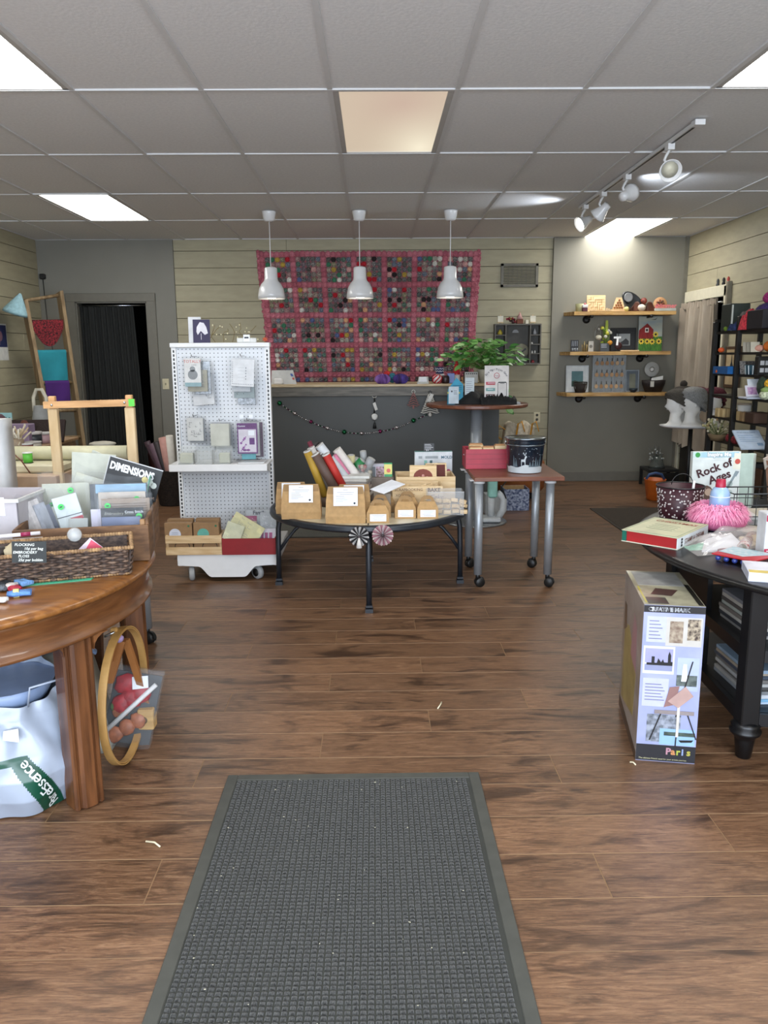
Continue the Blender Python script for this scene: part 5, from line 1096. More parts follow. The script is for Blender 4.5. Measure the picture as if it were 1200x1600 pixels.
def leaf(p, d, up, s_, k):
    o = bpy.data.objects.new('leaf', LMS[k]); COL.objects.link(o); o.parent = t; d = d.normalized(); x = d.cross(up).normalized(); z = x.cross(d)
    M = Matrix((x, d, z)).transposed().to_4x4(); o.matrix_local = Matrix.Translation(p) @ M @ Matrix.Scale(s_, 4); return o
b = B(m('6f8a44', .7))
for k in range(260):
    a = r.uniform(0, 2*PI); e = r.uniform(.05, 1.3); R_ = r.uniform(.12, .33); tip = PP+V((0, 0, .12))+V((math.cos(a)*math.sin(e)*R_*1.25-.03, math.sin(a)*math.sin(e)*R_*.8-.02, math.cos(e)*R_*.95-.02))
    if tip.z < CZ+.05: continue
    if k % 3 == 0: b.tube([PP+V((0, 0, .1)), PP.lerp(tip, .6)+V((0, 0, .06)), tip], .0025, 4)
    d = V((math.cos(a)+r.uniform(-.5, .5), math.sin(a)-.4+r.uniform(-.5, .5), r.uniform(-.5, .35))); leaf(tip, d, V((r.uniform(-.4, .4), r.uniform(-.9, -.1), 1)), r.uniform(.055, .105), r.randrange(5))
vine = [PP+V((.1, -.10, .12)), PP+V((.16, -.16, .02)), PP+V((.17, -.17, -.1)), PP+V((.15, -.17, -.2)), PP+V((.19, -.17, -.24))]
b.tube(vine, .003, 5)
for k in range(20):
    q = k/19*3.99; i = int(q); p = vine[i].lerp(vine[i+1], q-i); leaf(p, V((r.uniform(-1, 1), -.4, r.uniform(-.9, .2))), V((0, -1, .4)), r.uniform(.05, .085), r.randrange(5))
part('stems', b, t)

# ---- on the pedestal table
PZ = 1.018
t = thing('black_cloth', 'rumpled shiny black cloth heaped on the pedestal table', 'cloth'); BS = m('0b0b0c', .75, var=.4, bump=.6, scale=12)
b = B(BS).grid(lambda u, v: V((.66+.36*u, 6.52+.3*v, PZ+.002+.14*(math.sin(PI*min(1, u*1.15)) if u < .87 else .2)*math.sin(PI*v)**.6*(.75+.4*noise.noise(V((u*6, v*4, 3)))))), 28, 14); part('left_heap', b, t)
b = B(BS).grid(lambda u, v: V((.86+.29*u, 6.46+.18*v, PZ+.002+.075*math.sin(PI*v)**.5*(.6+.9*abs(noise.noise(V((u*11, v*5, 8))))))), 32, 12); part('right_heap', b, t)
def Tt(px, Y=6.5): return V((Yp(px, 620, Y).x, Y, PZ))
t = thing('blue_brochure', 'turquoise pointed brochure standing on the black cloth', 'brochure'); p = Tt(713, 6.60); b = B(m('2f94b4', .6)); b.prism([p+V(q) for q in ((-.075, 0, 0), (.055, 0, 0), (.055, 0, .16), (0, 0, .215), (-.07, 0, .12))], (0, .004, 0)); part('sheet', b, t); deco(t, 'yellow_edge', m('c9cc6a', .6), lambda b: b.box(p.x-.075, p.x+.03, p.y-.001, p.y-.0002, PZ+.085, PZ+.10)); deco(t, 'text_lines', m('1c5a78', .7), lambda b: [b.box(p.x-.03, p.x+.045, p.y-.0012, p.y-.0002, PZ+.12+.014*k, PZ+.124+.014*k) for k in range(3)])
t, f, w_, h = card('grey_card', 'pale blue pointed card hanging at the front of the black cloth', 'card', (701, 604, 717, 630), 6.46, PZ+.012, m('b8c4cc', .6), .002, .05); deco(t, 'emblem', INK, lambda b: (f.disc(b, .025, h*.72, .007), f.lines(b, .04, w_-.01, h*.76, 3, .012, .003)))
t, f, w_, h = card('info_card', 'white printed card leaning right of the turquoise brochure', 'card', (726, 590, 741, 622), 6.62, PZ, m('b9c2c6', .6), .002, .1, rz=-.2); deco(t, 'text_lines', INK2, lambda b: f.lines(b, .01, w_-.01, h-.03, 7, .016, .004))
t, f, w_, h = card('sign_board', 'upright white sign with coloured bars and a phone picture on the pedestal table', 'sign', (757, 571, 796, 617), 6.56, PZ, m('cfcac6', .5), .006, .06)
for k, ch in enumerate('Enjoy Magic Project Center'): a = PI*.86-PI*.72*k/25; f.text(ch, w_*.5+w_*.44*math.cos(a)-.004, h*.62+h*.26*math.sin(a), .024, INK, t, ang=a-PI/2)
deco(t, 'emblem', m('a8505a', .6), lambda b: f.poly(b, [(w_/2+.024*math.cos(k*PI/8)*(1 if q else .86), h*.74+.024*math.sin(k*PI/8)*(1 if q else .86)) for q in (1,) for k in range(16)])); deco(t, 'emblem_centre', m('cfcac6', .5), lambda b: f.disc(b, w_/2, h*.74, .019, .0012))
f.text('Magic', w_/2-.016, h*.725, .015, m('a8505a', .6), t, off=.002)
for k, c in enumerate(('b24450', '6f9a96', '54302c')):
    deco(t, 'bar', m(c, .6), lambda b: f.rect(b, .012, h*.5-k*h*.16, w_*.44, h*.58-k*h*.16)); deco(t, 'bar_text', PAPER, lambda b: f.lines(b, .025, w_*.42, h*.555-k*h*.16, 1, .01, .004, off=.0015))
deco(t, 'phone', BLACK, lambda b: f.poly(b, [(w_*.54, .02), (w_*.92, .02), (w_*.92, h*.55), (w_*.88, h*.58), (w_*.58, h*.58), (w_*.54, h*.55)])); deco(t, 'phone_screen', m('c4bfbc', .5), lambda b: f.rect(b, w_*.56, .02, w_*.90, h*.55, .0014)); deco(t, 'speaker_bar', m('55514f', .5), lambda b: f.rect(b, w_*.64, h*.53, w_*.82, h*.545, .002))
t = thing('open_booklet', 'white booklet lying at the right edge of the pedestal table', 'booklet'); b = B(m('c6ccd2', .6)); b.slab((1.02, 6.5, PZ), (1.2, 6.58, PZ), (1.22, 6.76, PZ), (1.08, 6.74, PZ), (0, 0, .008)); part('pages', b, t); part('cover', B(m('d8dce0', .6)).slab((1.06, 6.52, PZ+.0082), (1.17, 6.58, PZ+.0082), (1.18, 6.68, PZ+.03), (1.09, 6.66, PZ+.02), (0, 0, .002)), t)

# ---- floor things at the back
t = thing('leather_pouffe', 'tan orange leather ottoman on a dark wheeled foot behind the small table', 'ottoman'); c = V((1.45, 8.0, 0))
part('cushion', B(m('9a5a2c', .5)).lathe([(.0, .07), (.24, .07), (.265, .10), (.27, .3), (.26, .36), (.23, .385), (0, .39)], c=c, n=40), t); part('foot_ring', B(BLACK).lathe([(.2, 0), (.22, .02), (.2, .069), (0, .069)], c=c, n=30), t)
t = thing('tote_bag', 'canvas tote with mustard handles slumped on the ottoman', 'bag'); cv = m('ddd3bd', .9, c2='bdb098', scale=30); c2 = V((1.46, 7.98, .39))
part('body', B(cv).grid(lambda u, v: c2+V(((u-.5)*.34*(1-.18*v)-.03+.03*v, -.10*math.cos((u-.5)*2.6)-.02*math.sin(v*5+u*8), .36*v*(1-.25*(u-.5)**2)+.02*math.sin(u*12)*v)), 24, 14, thick=(0, .16, 0)), t)
for x in (-.08, .06): part('handle', B(m('cf9430', .8)).tube([c2+V((x, -.13, .05)), c2+V((x+.01, -.14, .2)), c2+V((x+.03, -.15, .36)), c2+V((x+.07, -.13, .38)), c2+V((x+.1, -.13, .28))], .016, 8, squash=.25), t)
part('side_strap', B(m('cf9430', .8)).tube([c2+V((-.17, -.1, .3)), c2+V((-.23, -.1, .34)), c2+V((-.25, -.1, .24)), c2+V((-.2, -.1, .2))], .02, 8, squash=.3), t)
for k in range(5): part('print_motif', B(m(['c9892e', '6a3b2c', 'd9c9a0', 'a86a3c', '7c4a3a'][k], .8)).ball(c2+V((-.1+.05*k, -.128, .12+.03*(k % 2))), .02, 8, sy=.2), t)
t = thing('floral_box', 'open cardboard box with navy floral paper on the floor by the ottoman', 'box'); xa, xb, ya, yb = 1.19, 1.42, 7.22, 7.46; fm_ = m('39476b', .7, c2='a9b2c8', scale=45, detail=1); h = .2
for q in ((xa, xb, ya, ya+.006), (xa, xb, yb-.006, yb), (xa, xa+.006, ya+.006, yb-.006), (xb-.006, xb, ya+.006, yb-.006)): part('side', B(fm_).box(q[0], q[1], q[2], q[3], .0, h), t)
part('base', B(KRAFT).box(xa+.006, xb-.006, ya+.006, yb-.006, 0, .005), t); part('inner_lining', B(KRAFT).box(xa+.007, xb-.007, yb-.009, yb-.0062, .005, h), t)
one('white_carton', B(m('b4b8ba', .6)).bbox(.985, 1.145, 7.0, 7.16, 0, .19), 'plain white carton on the floor behind the pedestal base', 'box')
t = thing('sewing_machine', 'white and mint appliance with coiled black cord on the pedestal base', 'appliance'); c = V((.985, 6.66, .022)); WP = m('c0c4c6', .35)
part('base', B(WP).bbox(c.x-.085, c.x+.075, c.y-.1, c.y+.06, .026, .065, .01), t)
part('arm', B(WP).tube([c+V((.06, -.02, .03)), c+V((.1, -.02, .1)), c+V((.1, -.02, .2)), c+V((.05, -.02, .25))], [.03, .032, .03, .025], 12), t); part('body', B(m('8fc6bb', .5)).bbox(c.x-.03, c.x+.045, c.y-.06, c.y+.04, .23, .4, .012), t); part('column', B(WP).cyl(c+V((0, -.01, .04)), c+V((0, -.01, .22)), .03, 14), t)
part('cord', B(BLACK).tube([c+V((.03, -.03, .42)), c+V((.12, -.04, .44)), c+V((.1, -.05, .36)), c+V((.03, -.05, .40)), c+V((.1, -.06, .46)), c+V((.14, -.05, .38)), c+V((.08, -.05, .3)), c+V((.12, -.05, .2))], .006, 6), t)
part('upper_housing', B(WP).bbox(c.x-.035, c.x+.05, c.y-.065, c.y+.045, .4, .43, .01), t)
t = thing('orange_pail', 'orange rubber bucket with blue handle on the rug by the right wall', 'bucket'); c = Zp(1029, 784, 0); c += V((0, .13, 0))
part('body', B(m('c2601c', .5)).lathe([(.08, 0), (.09, .005), (.125, .2), (.13, .205), (.12, .205), (.085, .02), (0, .02)], c=c, n=28, sx=.8), t); part('handle', B(m('2c4a74', .5)).tube([c+V((-.09, 0, .2)), c+V((-.06, 0, .25)), c+V((0, 0, .265)), c+V((.06, 0, .25)), c+V((.09, 0, .2))], .013, 8), t)
t = thing('blue_storage_bin', 'blue plastic bin of odds and ends beside the orange bucket', 'bin'); c = V((2.89, 7.17, 0)); bm_ = m('1d5590', .45)
w_, d_, h = .22, .115, .23
part('base', B(bm_).box(c.x-w_+.03, c.x+w_-.03, c.y-d_+.02, c.y+d_-.02, 0, .006), t)
for s1, s2 in (((-1, -1), (1, -1)), ((1, -1), (1, 1)), ((1, 1), (-1, 1)), ((-1, 1), (-1, -1))):
    a, e_ = V((s1[0]*(w_-.03), s1[1]*(d_-.02), 0)), V((s2[0]*(w_-.03), s2[1]*(d_-.02), 0)); A, E2 = V((s1[0]*w_, s1[1]*d_, h)), V((s2[0]*w_, s2[1]*d_, h)); n_ = -(V((a.x+e_.x, a.y+e_.y, 0))).normalized()*.005
    part('side', B(bm_).slab(c+a, c+e_, c+E2, c+A, n_), t)
r = random.Random(31)
for k in range(7): one('bin_toy', B(m(['5a4a6a', 'b9b6c4', '7c94b4', 'c9b9a0', '4a3a52', '9c9ca8', '6c4a44'][k], .6)).ball(c+V((-.16+.05*k, -.05+.03*(k % 3), .19)), .045, 10, rough=.3, seed=k), ['plum', 'pale grey', 'slate blue', 'beige', 'dark purple', 'grey', 'brown'][k]+' odd piece heaped in the blue plastic bin', 'toy')
t = thing('black_stool', 'low black box stool at the foot of the curtain', 'stool'); x0, x1 = 2.93, 3.26; part('top', B(BLACK).bbox(x0, x1, 8.42, 8.72, .17, .2), t)
for x in (x0, x1-.03):
    for y in (8.42, 8.69): part('leg', B(BLACK).box(x, x+.03, y, y+.03, 0, .17), t)
part('front_board', B(BLACK).box(x0+.03, x1-.03, 8.43, 8.44, .04, .16), t)
t = thing('glass_sculpture', 'clear glassy branch ornament standing on the black stool', 'ornament'); c = V((3.06, 8.55, .2)); r = random.Random(12)
part('base', B(clear('5a605c', .6)).lathe([(.09, 0), (.08, .03), (.05, .12), (0, .14)], c=c, n=10), t)
for k in range(12): a = c+V((r.uniform(-.08, .08), r.uniform(-.04, .04), r.uniform(.08, .22))); part('glass_drop', B(m('9ba09c', .1, spec=1)).ball(a, .012, 8), t); part('twig', B(m('4a4d4a', .3)).cyl(c+V((0, 0, .05)), a+V((.02*r.uniform(-1, 1), 0, .06)), .003, 5), t)
# basket of rolls left of the rack
t = thing('roll_basket', 'dark woven bin of rolled papers by the pegboard rack', 'basket'); c = V((-1.98, 7.7, 0))
part('bin', B(m('2f241c', .8, c2='15100c', scale=60, bump=.8)).lathe([(.12, 0), (.13, .01), (.17, .34), (.175, .35), (.16, .35), (.12, .05), (0, .04)], c=c, n=26), t)
for k, (dx, dz, cc, rr) in enumerate(((-.22, .62, '3a2630', .03), (-.17, .60, '5a4350', .035), (-.12, .62, '2a2226', .03), (-.05, .66, 'b98a80', .04), (.02, .68, 'cfcac0', .035))):
    one('paper_roll', B(m(cc, .6)).cyl(c+V((.02+dx*.1, .0, .06)), c+V((dx, -.02*k, dz)), rr, 14), ['dark plum roll leaning farthest left in the woven bin', 'mauve striped roll in the woven bin', 'black roll in the woven bin', 'salmon pink roll in the woven bin', 'clear white roll in the woven bin'][k], 'paper roll', 'rolls in the dark woven bin')
# ================================================================== MIDDLE OF THE SHOP
# ---- on top of the pegboard rack
t, f, w_, h = card('greeting_card', 'dark purple card with a white bird on top of the pegboard rack', 'card', (302, 499, 327, 532), RY+.01, RZ, m('2b2347', .6), .002, .06)
deco(t, 'bird', m('d8d6dc', .7), lambda b: f.poly(b, [(.03, .05), (.05, .075), (.075, .05), (.095, .06), (.085, .10), (.07, .125), (.045, .13), (.025, .10), (.022, .07)])); deco(t, 'legs', m('d8d6dc', .7), lambda b: f.rect(b, .05, .02, .053, .06))
t, f, w_, h = card('greeting_card', 'plain white card behind the purple bird card', 'card', (295, 495, 313, 532), RY+.035, RZ, m('cfd0d2', .6), .002, .05)
t = thing('twig_lights', 'wiry twig light strand curling along the top of the pegboard rack', 'string lights'); r = random.Random(6); tw = m('7a6a3c', .5); b = B(tw)
for k in range(7):
    x = -1.13+k*.055; pts = [V((x, RY+.03, RZ+.004))]
    for j in range(4): pts.append(pts[-1]+V((r.uniform(-.03, .04), r.uniform(-.008, .01), r.uniform(.005, .038))))
    b.tube(pts, .0022, 4)
part('twigs', b, t); b = B(m('e8e0b8', .4))
for k in range(22): b.ball((r.uniform(-1.14, -.72), RY+.03+r.uniform(-.01, .01), RZ+.02+r.uniform(0, .1)), .0045, 5)
part('tiny_bulbs', b, t, kind='stuff')
t = thing('price_holder', 'white wide price holder on top of the pegboard rack', 'price holder'); p = Yp(386, 527, RY+.02)
part('bar', B(m('cfcfcb', .5)).bbox(p.x-.065, p.x+.06, RY+.01, RY+.035, RZ, RZ+.03), t); part('tag', B(PAPER).bbox(p.x-.022, p.x+.02, RY+.004, RY+.0095, RZ+.005, RZ+.05), t); deco(t, 'print', INK, lambda b: b.box(p.x-.015, p.x+.012, RY+.003, RY+.0038, RZ+.026, RZ+.036))
p = V((Yp(414, 530, RY+.02).x, RY+.02, RZ)); one('orange_star', B(m('b04a24', .7)).prism([p+V(((.022 if k % 2 else .01)*math.cos(k*PI/6), 0, .02+(.02 if k % 2 else .009)*math.sin(k*PI/6))) for k in range(12)], (0, .012, 0)), 'little orange star burst at the right end of the rack top', 'ornament')
# ---- packs hanging on the pegs
HOOK = CHROME
def pack(lab, px, Y, front, deco_fn=None, name='craft_pack', grp=None, th=.006, cat='packet', sleeve=True, tilt=0):
    x0, x1, z0, z1 = pxrect(*px, Y); t = thing(name, lab, cat, grp)
    b = B(front); M = Matrix.Translation(V(((x0+x1)/2, Y, z1))) @ Matrix.Rotation(tilt, 4, 'Y'); w_ = x1-x0; h = z1-z0
    b.bbox(-w_*.42, w_*.42, 0, th, -h, -h*.08, .001); b.xf(M); part('card', b, t)
    R = M.to_3x3(); f = Fr(M @ V((-w_*.42, 0, -h)), R @ V((1, 0, 0)), R @ V((0, 0, 1)))
    if deco_fn: deco_fn(t, f, w_*.84, h*.92)
    if sleeve:
        b = B(BAG); b.add([(-w_*.5, -.003, -h*1.02), (w_*.5, -.003, -h*1.02), (w_*.5, -.003, 0), (-w_*.5, -.003, 0), (-w_*.5, th+.003, -h*1.02), (w_*.5, th+.003, -h*1.02), (w_*.5, th+.003, 0), (-w_*.5, th+.003, 0)], [(0, 1, 2, 3), (7, 6, 5, 4), (0, 3, 7, 4), (1, 5, 6, 2), (0, 4, 5, 1)]); b.xf(M); part('sleeve', b, t)
    return t, f
rack = [o for o in COL.objects if o.name == 'pegboard_rack'][0]
def hook(x, z, Y0): 
    part('peg_hook', B(HOOK).tube([(x, RY+.014, z), (x, Y0-.02, z), (x, Y0-.03, z+.014)], .003, 6), rack)
def d_line(c, c2=None):
    def fn(t, f, w_, h):
        if c2: deco(t, 'header', m(c2, .6), lambda b: f.rect(b, 0, h*.82, w_, h))
        deco(t, 'motif', m(c, .6), lambda b: (f.disc(b, w_*.5, h*.45, w_*.28), f.rect(b, w_*.44, h*.15, w_*.56, h*.75, .0012)))
    return fn
def d_swirl(c):
    def fn(t, f, w_, h):
        b = B(m(c, .6)); r = random.Random(len(COL.objects))
        for k in range(14): u, v = r.uniform(.1, .8)*w_, r.uniform(.15, .85)*h; f.rect(b, u, v, u+r.uniform(.02, .2)*w_, v+.002); f.rect(b, u, v, u+.002, v+r.uniform(.02, .12)*h)
        part('line_pattern', b, t)
    return fn
CW, CGr, CSil, CTl = m('c9cacb', .5), m('a5a8ab', .4), m('989b9e', .3, .5, c2='6c6f72', scale=60), m('7f9ea3', .5)
# top-left stack
pack('pack with black branch print, lowest of the upper left peg stack', (296, 584, 333, 633), 5.17, CW, d_swirl('2b2c30'), tilt=-.08)
pack('silver foil pack sticking out right of the upper left peg stack', (303, 560, 330, 616), 5.15, CSil, d_swirl('d9dadb'))
pack('tan and grey pack in the middle of the upper left peg stack', (291, 575, 326, 612), 5.13, m('9a9684', .6), d_swirl('55585a'))
def d_first(t, f, w_, h):
    f.text('TOTALLY', w_*.5, h*.84, .026, m('c2503c', .6), t, align='CENTER'); f.text('cute', w_*.6, h*.74, .018, m('6c6c70', .6), t, align='CENTER')
    deco(t, 'motif', m('7f8284', .6), lambda b: (f.disc(b, w_*.5, h*.42, w_*.3), f.disc(b, w_*.5, h*.62, w_*.17))); deco(t, 'teal_band', CTl, lambda b: f.rect(b, 0, 0, w_, h*.14))
pack('white pack with red heading in front of the upper left peg stack', (287, 556, 315, 604), 5.11, m('d3d2cf', .5), d_first); hook(Yp(301, 558, 5.12).x, Yp(301, 557, 5.12).z, 5.11)
# top-right stack
pack('dark grey stencil pack, lowest of the upper right peg stack', (369, 600, 401, 632), 5.18, CSil, d_swirl('55595c'))
pack('teal grey stencil pack showing under the dotted sheet', (363, 596, 400, 622), 5.15, m('869394', .5), d_swirl('4a4e52'))
pack('tall clear stencil pack behind the dotted sheet', (360, 563, 392, 612), 5.13, CGr, d_swirl('66696c'))
def d_dot(t, f, w_, h):
    b = B(m('85878c', .6))
    for k in range(12): f.disc(b, w_*(.1+.075*k), h*.08, .003, n=6); f.disc(b, w_*.06, h*(.1+.07*k), .003, n=6)
    for k in range(5): f.rect(b, w_*.3, h*(.2+.12*k), w_*(.55+.05*(k % 2)), h*(.205+.12*k)); f.rect(b, w_*.62, h*(.25+.1*k), w_*.66, h*(.3+.1*k))
    part('dotted_border', b, t)
pack('white dotted paper pack in front of the upper right peg stack', (360, 557, 401, 604), 5.11, m('d6d7d9', .6), d_dot, tilt=.06); hook(Yp(377, 557, 5.12).x, Yp(377, 556, 5.12).z, 5.11)
# lower row
pack('grey pack behind the scribble print pack', (295, 651, 322, 692), 5.15, CGr, None); pack('black scribble print pack hanging left in the lower peg row', (291, 650, 319, 689), 5.12, m('cbcbc8', .5), d_swirl('4d4f52')); hook(Yp(303, 651, 5.12).x, Yp(303, 650, 5.12).z, 5.12)
pack('farther grey pack behind the plain cream pack', (333, 660, 365, 701), 5.17, CGr, None); pack('middle cream pack behind the plain cream pack', (330, 660, 362, 699), 5.14, m('b9b9b0', .5), None)
pack('plain cream tissue pack hanging in the middle of the lower peg row', (327, 659, 360, 697), 5.11, m('c4c4b8', .6), None); hook(Yp(344, 655, 5.12).x, Yp(344, 657, 5.12).z, 5.11)
pack('black-edged die pack at the right of the purple pack', (384, 655, 412, 714), 5.17, m('4b2a44', .5), None); pack('white die pack just behind the purple pack', (378, 655, 407, 712), 5.15, CW, None)
pack('turquoise footed pack peeking out under the purple pack', (376, 690, 401, 718), 5.14, m('6fb0b8', .5), None, sleeve=False)
def d_purple(t, f, w_, h):
    deco(t, 'header', m('5a1f66', .5), lambda b: f.rect(b, 0, h*.84, w_, h)); deco(t, 'panel', m('cfc8d3', .5), lambda b: f.rect(b, w_*.06, h*.05, w_*.94, h*.8))
    f.text('Gemini', w_*.04, h*.88, .016, PAPER, t); b = B(m('8a4a94', .5)); r = random.Random(2)
    for k in range(16): f.disc(b, w_*(.18+.06*(k % 5 if k < 10 else k % 8)), h*(.1+.05*k if k < 10 else .12), .004+.002*(k % 3), .0014, n=8)
    part('flower_frame', b, t); deco(t, 'purple_block', m('55176a', .5), lambda b: f.rect(b, w_*.6, h*.3, w_*.86, h*.52, .0014)); deco(t, 'white_label', PAPER, lambda b: f.rect(b, w_*.55, h*.6, w_*.86, h*.76, .0014))
pack('purple and white die pack in front at the lower right of the pegs', (369, 657, 404, 709), 5.11, m('6b3576', .5), d_purple); hook(Yp(387, 657, 5.12).x, Yp(387, 656, 5.12).z, 5.11)
for x_, z_ in ((376, 652), (391, 652)): p = Yp(x_, z_, 5.16); part('price_flag', B(PAPER).box(p.x-.015, p.x+.012, 5.2, 5.203, p.z-.012, p.z+.015), rack)
for i, (a, c, fill) in enumerate(((279, 304, 1), (307, 333, 0), (335, 361, 1))):
    x0, x1 = Yp(a, 720, 5.0).x, Yp(c, 720, 5.0).x; t = thing('acrylic_box', ['clear acrylic box of cream cards at the left of the rack shelf', 'empty clear acrylic box in the middle of the rack shelf', 'clear acrylic box with one cream square right of the empty one'][i], 'box')
    cm = clear('d5dad8', .2); zz = .7505; h = .085
    for k, q in enumerate(((x0, x1, 4.975, 4.978), (x0, x1, 5.07, 5.073), (x0, x0+.003, 4.978, 5.07), (x1-.003, x1, 4.978, 5.07))): part('wall', B(cm).box(q[0], q[1], q[2], q[3], zz, zz+h+(0.02 if k == 1 else 0)), t)
    part('base', B(cm).box(x0, x1, 4.975, 5.073, zz, zz+.003), t)
    if fill == 1: part('card_stack', B(m('b9b9a0', .6)).bbox(x0+(.008 if i == 0 else .03), x1-.01, 5.0, 5.05, zz+.004, zz+.065), t)
t = thing('flat_packets', 'flat clear packets lying at the right end of the rack shelf', 'packets'); part('packet', B(m('c3c3c3', .3)).slab((-.86, 4.98, .7505), (-.70, 5.0, .7505), (-.69, 5.12, .7505), (-.84, 5.12, .7505), (0, 0, .008)), t); part('dark_strip', B(m('44464a', .4)).slab((-.89, 5.08, .759), (-.74, 5.10, .759), (-.74, 5.12, .759), (-.89, 5.11, .759), (0, 0, .004)), t)

# ---- on the rolling base
DZ0 = .1785
t = thing('slatted_crate', 'pale pine slatted crate of kraft boxes on the rolling base', 'crate'); a, c = Zp(255, 872, DZ0), Zp(343, 866, DZ0); x0, x1 = a.x, c.x+.02; yA = 4.92; yB = 5.10; PN = wood('d9bd93', 'c2a073', scale=8, rough=.6)
for z in (DZ0, DZ0+.075): part('slat', B(PN).bbox(x0, x1, yA, yA+.012, z, z+.05, .002), t); part('slat', B(PN).bbox(x0, x1, yB-.012, yB, z, z+.05, .002), t)
for x in (x0+.001, x1-.016): part('end_board', B(PN).bbox(x, x+.015, yA+.012, yB-.012, DZ0, DZ0+.128, .002), t)
part('bottom', B(PN).box(x0+.016, x1-.016, yA+.012, yB-.012, DZ0, DZ0+.006), t)
KB = m('8f6f4c', .7, var=.08, scale=40)
def kbox(lab, xa, xb, Y, zt, disc, name='kraft_box'):
    t = thing(name, lab, 'box', 'kraft boxes in the slatted crate'); part('box', B(KB).bbox(xa, xb, Y, Y+.045, DZ0+.007, zt, .002), t); w_ = xb-xa; h = zt-DZ0-.007; f = Fr((xa, Y, DZ0+.007), (1, 0, 0), (0, 0, 1))
    if disc:
        deco(t, 'round_label', m(disc, .6), lambda b: f.disc(b, w_*.38, h*.63, .037, n=24)); deco(t, 'label_print', m('5f8a90' if disc != 'c8cdda' else '6b7a9a', .7), lambda b: [f.rect(b, w_*.27, h*(.58+.05*k), w_*.49, h*(.59+.05*k), .0012) for k in range(3)])
        deco(t, 'green_dot', m('2c6a48', .6), lambda b: f.disc(b, w_*.88, h*.9, .007)); deco(t, 'line_art', m('4a3826', .7), lambda b: [f.disc(b, w_*.62, h*.2, .05-.012*k, .0006+.0003*k, .0002, 20) if k % 2 == 0 else f.disc(b, w_*.62, h*.2, .053-.012*k, .0006+.0003*k, .0002, 20) for k in (0,)])
        deco(t, 'line_art_inner', KB, lambda b: f.disc(b, w_*.62, h*.2, .044, .0012, .0002, 20))
ka, kb_, kc, kd = Yp(258, 840, 4.945).x, Yp(301, 840, 4.945).x, Yp(303, 840, 4.945).x, Yp(343, 840, 4.945).x; zt = Yp(280, 817, 4.945).z
kbox('kraft box with a white round label in front at the left of the slatted crate', ka, kb_, 4.938, zt, 'c8cdda'); kbox('kraft box with a teal round label in front at the right of the slatted crate', kc, kd, 4.938, zt, '5fa898')
kbox('kraft box behind the white-labelled one', ka-.004, kb_-.012, 5.03, zt+.006, None); kbox('kraft box behind the teal-labelled one', kc-.004, kd-.012, 5.03, zt+.008, None)
t = thing('red_tray_box', 'open red box of clear packets on the rolling base', 'box'); x0, x1 = Yp(342, 860, 4.92).x, Yp(431, 860, 4.92).x; x0 = max(x0, c.x+.022); RB = m('8c1a20', .6, var=.08); zt = DZ0+.105
for q in ((x0, x1, 4.915, 4.921), (x0, x1, 5.14, 5.146), (x0, x0+.006, 4.921, 5.14), (x1-.006, x1, 4.921, 5.14)): part('side', B(RB).box(q[0], q[1], q[2], q[3], DZ0, zt), t)
part('base', B(RB).box(x0+.006, x1-.006, 4.921, 5.14, DZ0, DZ0+.005), t)
def bagitem(lab, px, Y, mt, lean=.2, rz=0, roll=0, inner=None, name='packet', grp=None, cat='packet', zb=None, dfn=None, wav=.006):
    """soft clear sleeve with a sheet inside, standing and leaning; px is its box in the photograph"""
    x0, x1, z0, z1 = pxrect(*px, Y); w_, h = x1-x0, z1-z0
    if zb is not None: h = z1-zb; z0 = zb
    t = thing(name, lab, cat, grp); M = Matrix.Translation(V(((x0+x1)/2, Y, z0+.003))) @ Matrix.Rotation(rz, 4, 'Z') @ Matrix.Rotation(-lean, 4, 'X') @ Matrix.Rotation(roll, 4, 'Y')
    b = B(mt); b.bbox(-w_*.44, w_*.44, 0, .004, 0.004, h*.86, .001); b.xf(M); part('sheet', b, t)
    R = M.to_3x3(); f = Fr(M @ V((-w_*.44, 0, .004)), R @ V((1, 0, 0)), R @ V((0, 0, 1)))
    if dfn: dfn(t, f, w_*.88, h*.86)
    sd = len(COL.objects); b = B(BAG)
    b.grid(lambda u, v: M @ V(((u-.5)*w_, -.007-wav*noise.noise(V((u*3, v*4, sd)))*2, v*h+.012*math.sin(u*5+sd)*(v > .95))), 10, 8); part('sleeve', b, t); return t, f
bagitem('cream tissue packet with a pale fern print leaning in the red box', (344, 803, 402, 850), 4.95, m('cfc893', .5), .25, roll=.55, dfn=d_swirl('8f9288'), zb=DZ0+.09)
bagitem('open clear pack with white folds at the left of the red box', (342, 812, 372, 850), 4.93, m('c9c9a8', .5), .2, roll=.35, zb=DZ0+.06, wav=.012)
bagitem('stamp pack with purple print behind the cream packet', (360, 801, 402, 840), 5.02, m('b8a58a', .5), .25, zb=DZ0+.03, dfn=d_line('6a2a5a', '8f3a60'))
def d_fam(t, f, w_, h): f.text('Family', w_*.25, h*.86, .034, INK, t, bold=.001); d_swirl('6c6f74')(t, f, w_, h*.8)
bagitem('tall clear stamp pack reading Family at the back of the red box', (382, 790, 428, 838), 5.07, m('b5b8ba', .3), .15, zb=DZ0+.03, dfn=d_fam)
bagitem('clear button pack at the right back of the red box', (405, 793, 432, 832), 5.03, m('a5a8aa', .3), .3, rz=.1, zb=DZ0+.03, dfn=d_swirl('d9d9dd'))
bagitem('clear pack with magenta squares at the right of the red box', (402, 822, 432, 846), 4.97, m('c9c3c9', .4), .3, zb=DZ0+.03, dfn=lambda t, f, w_, h: deco(t, 'magenta_squares', m('a33a72', .5), lambda b: [f.rect(b, w_*(.1+.25*k), h*.3, w_*(.28+.25*k), h*.75) for k in range(3)]))
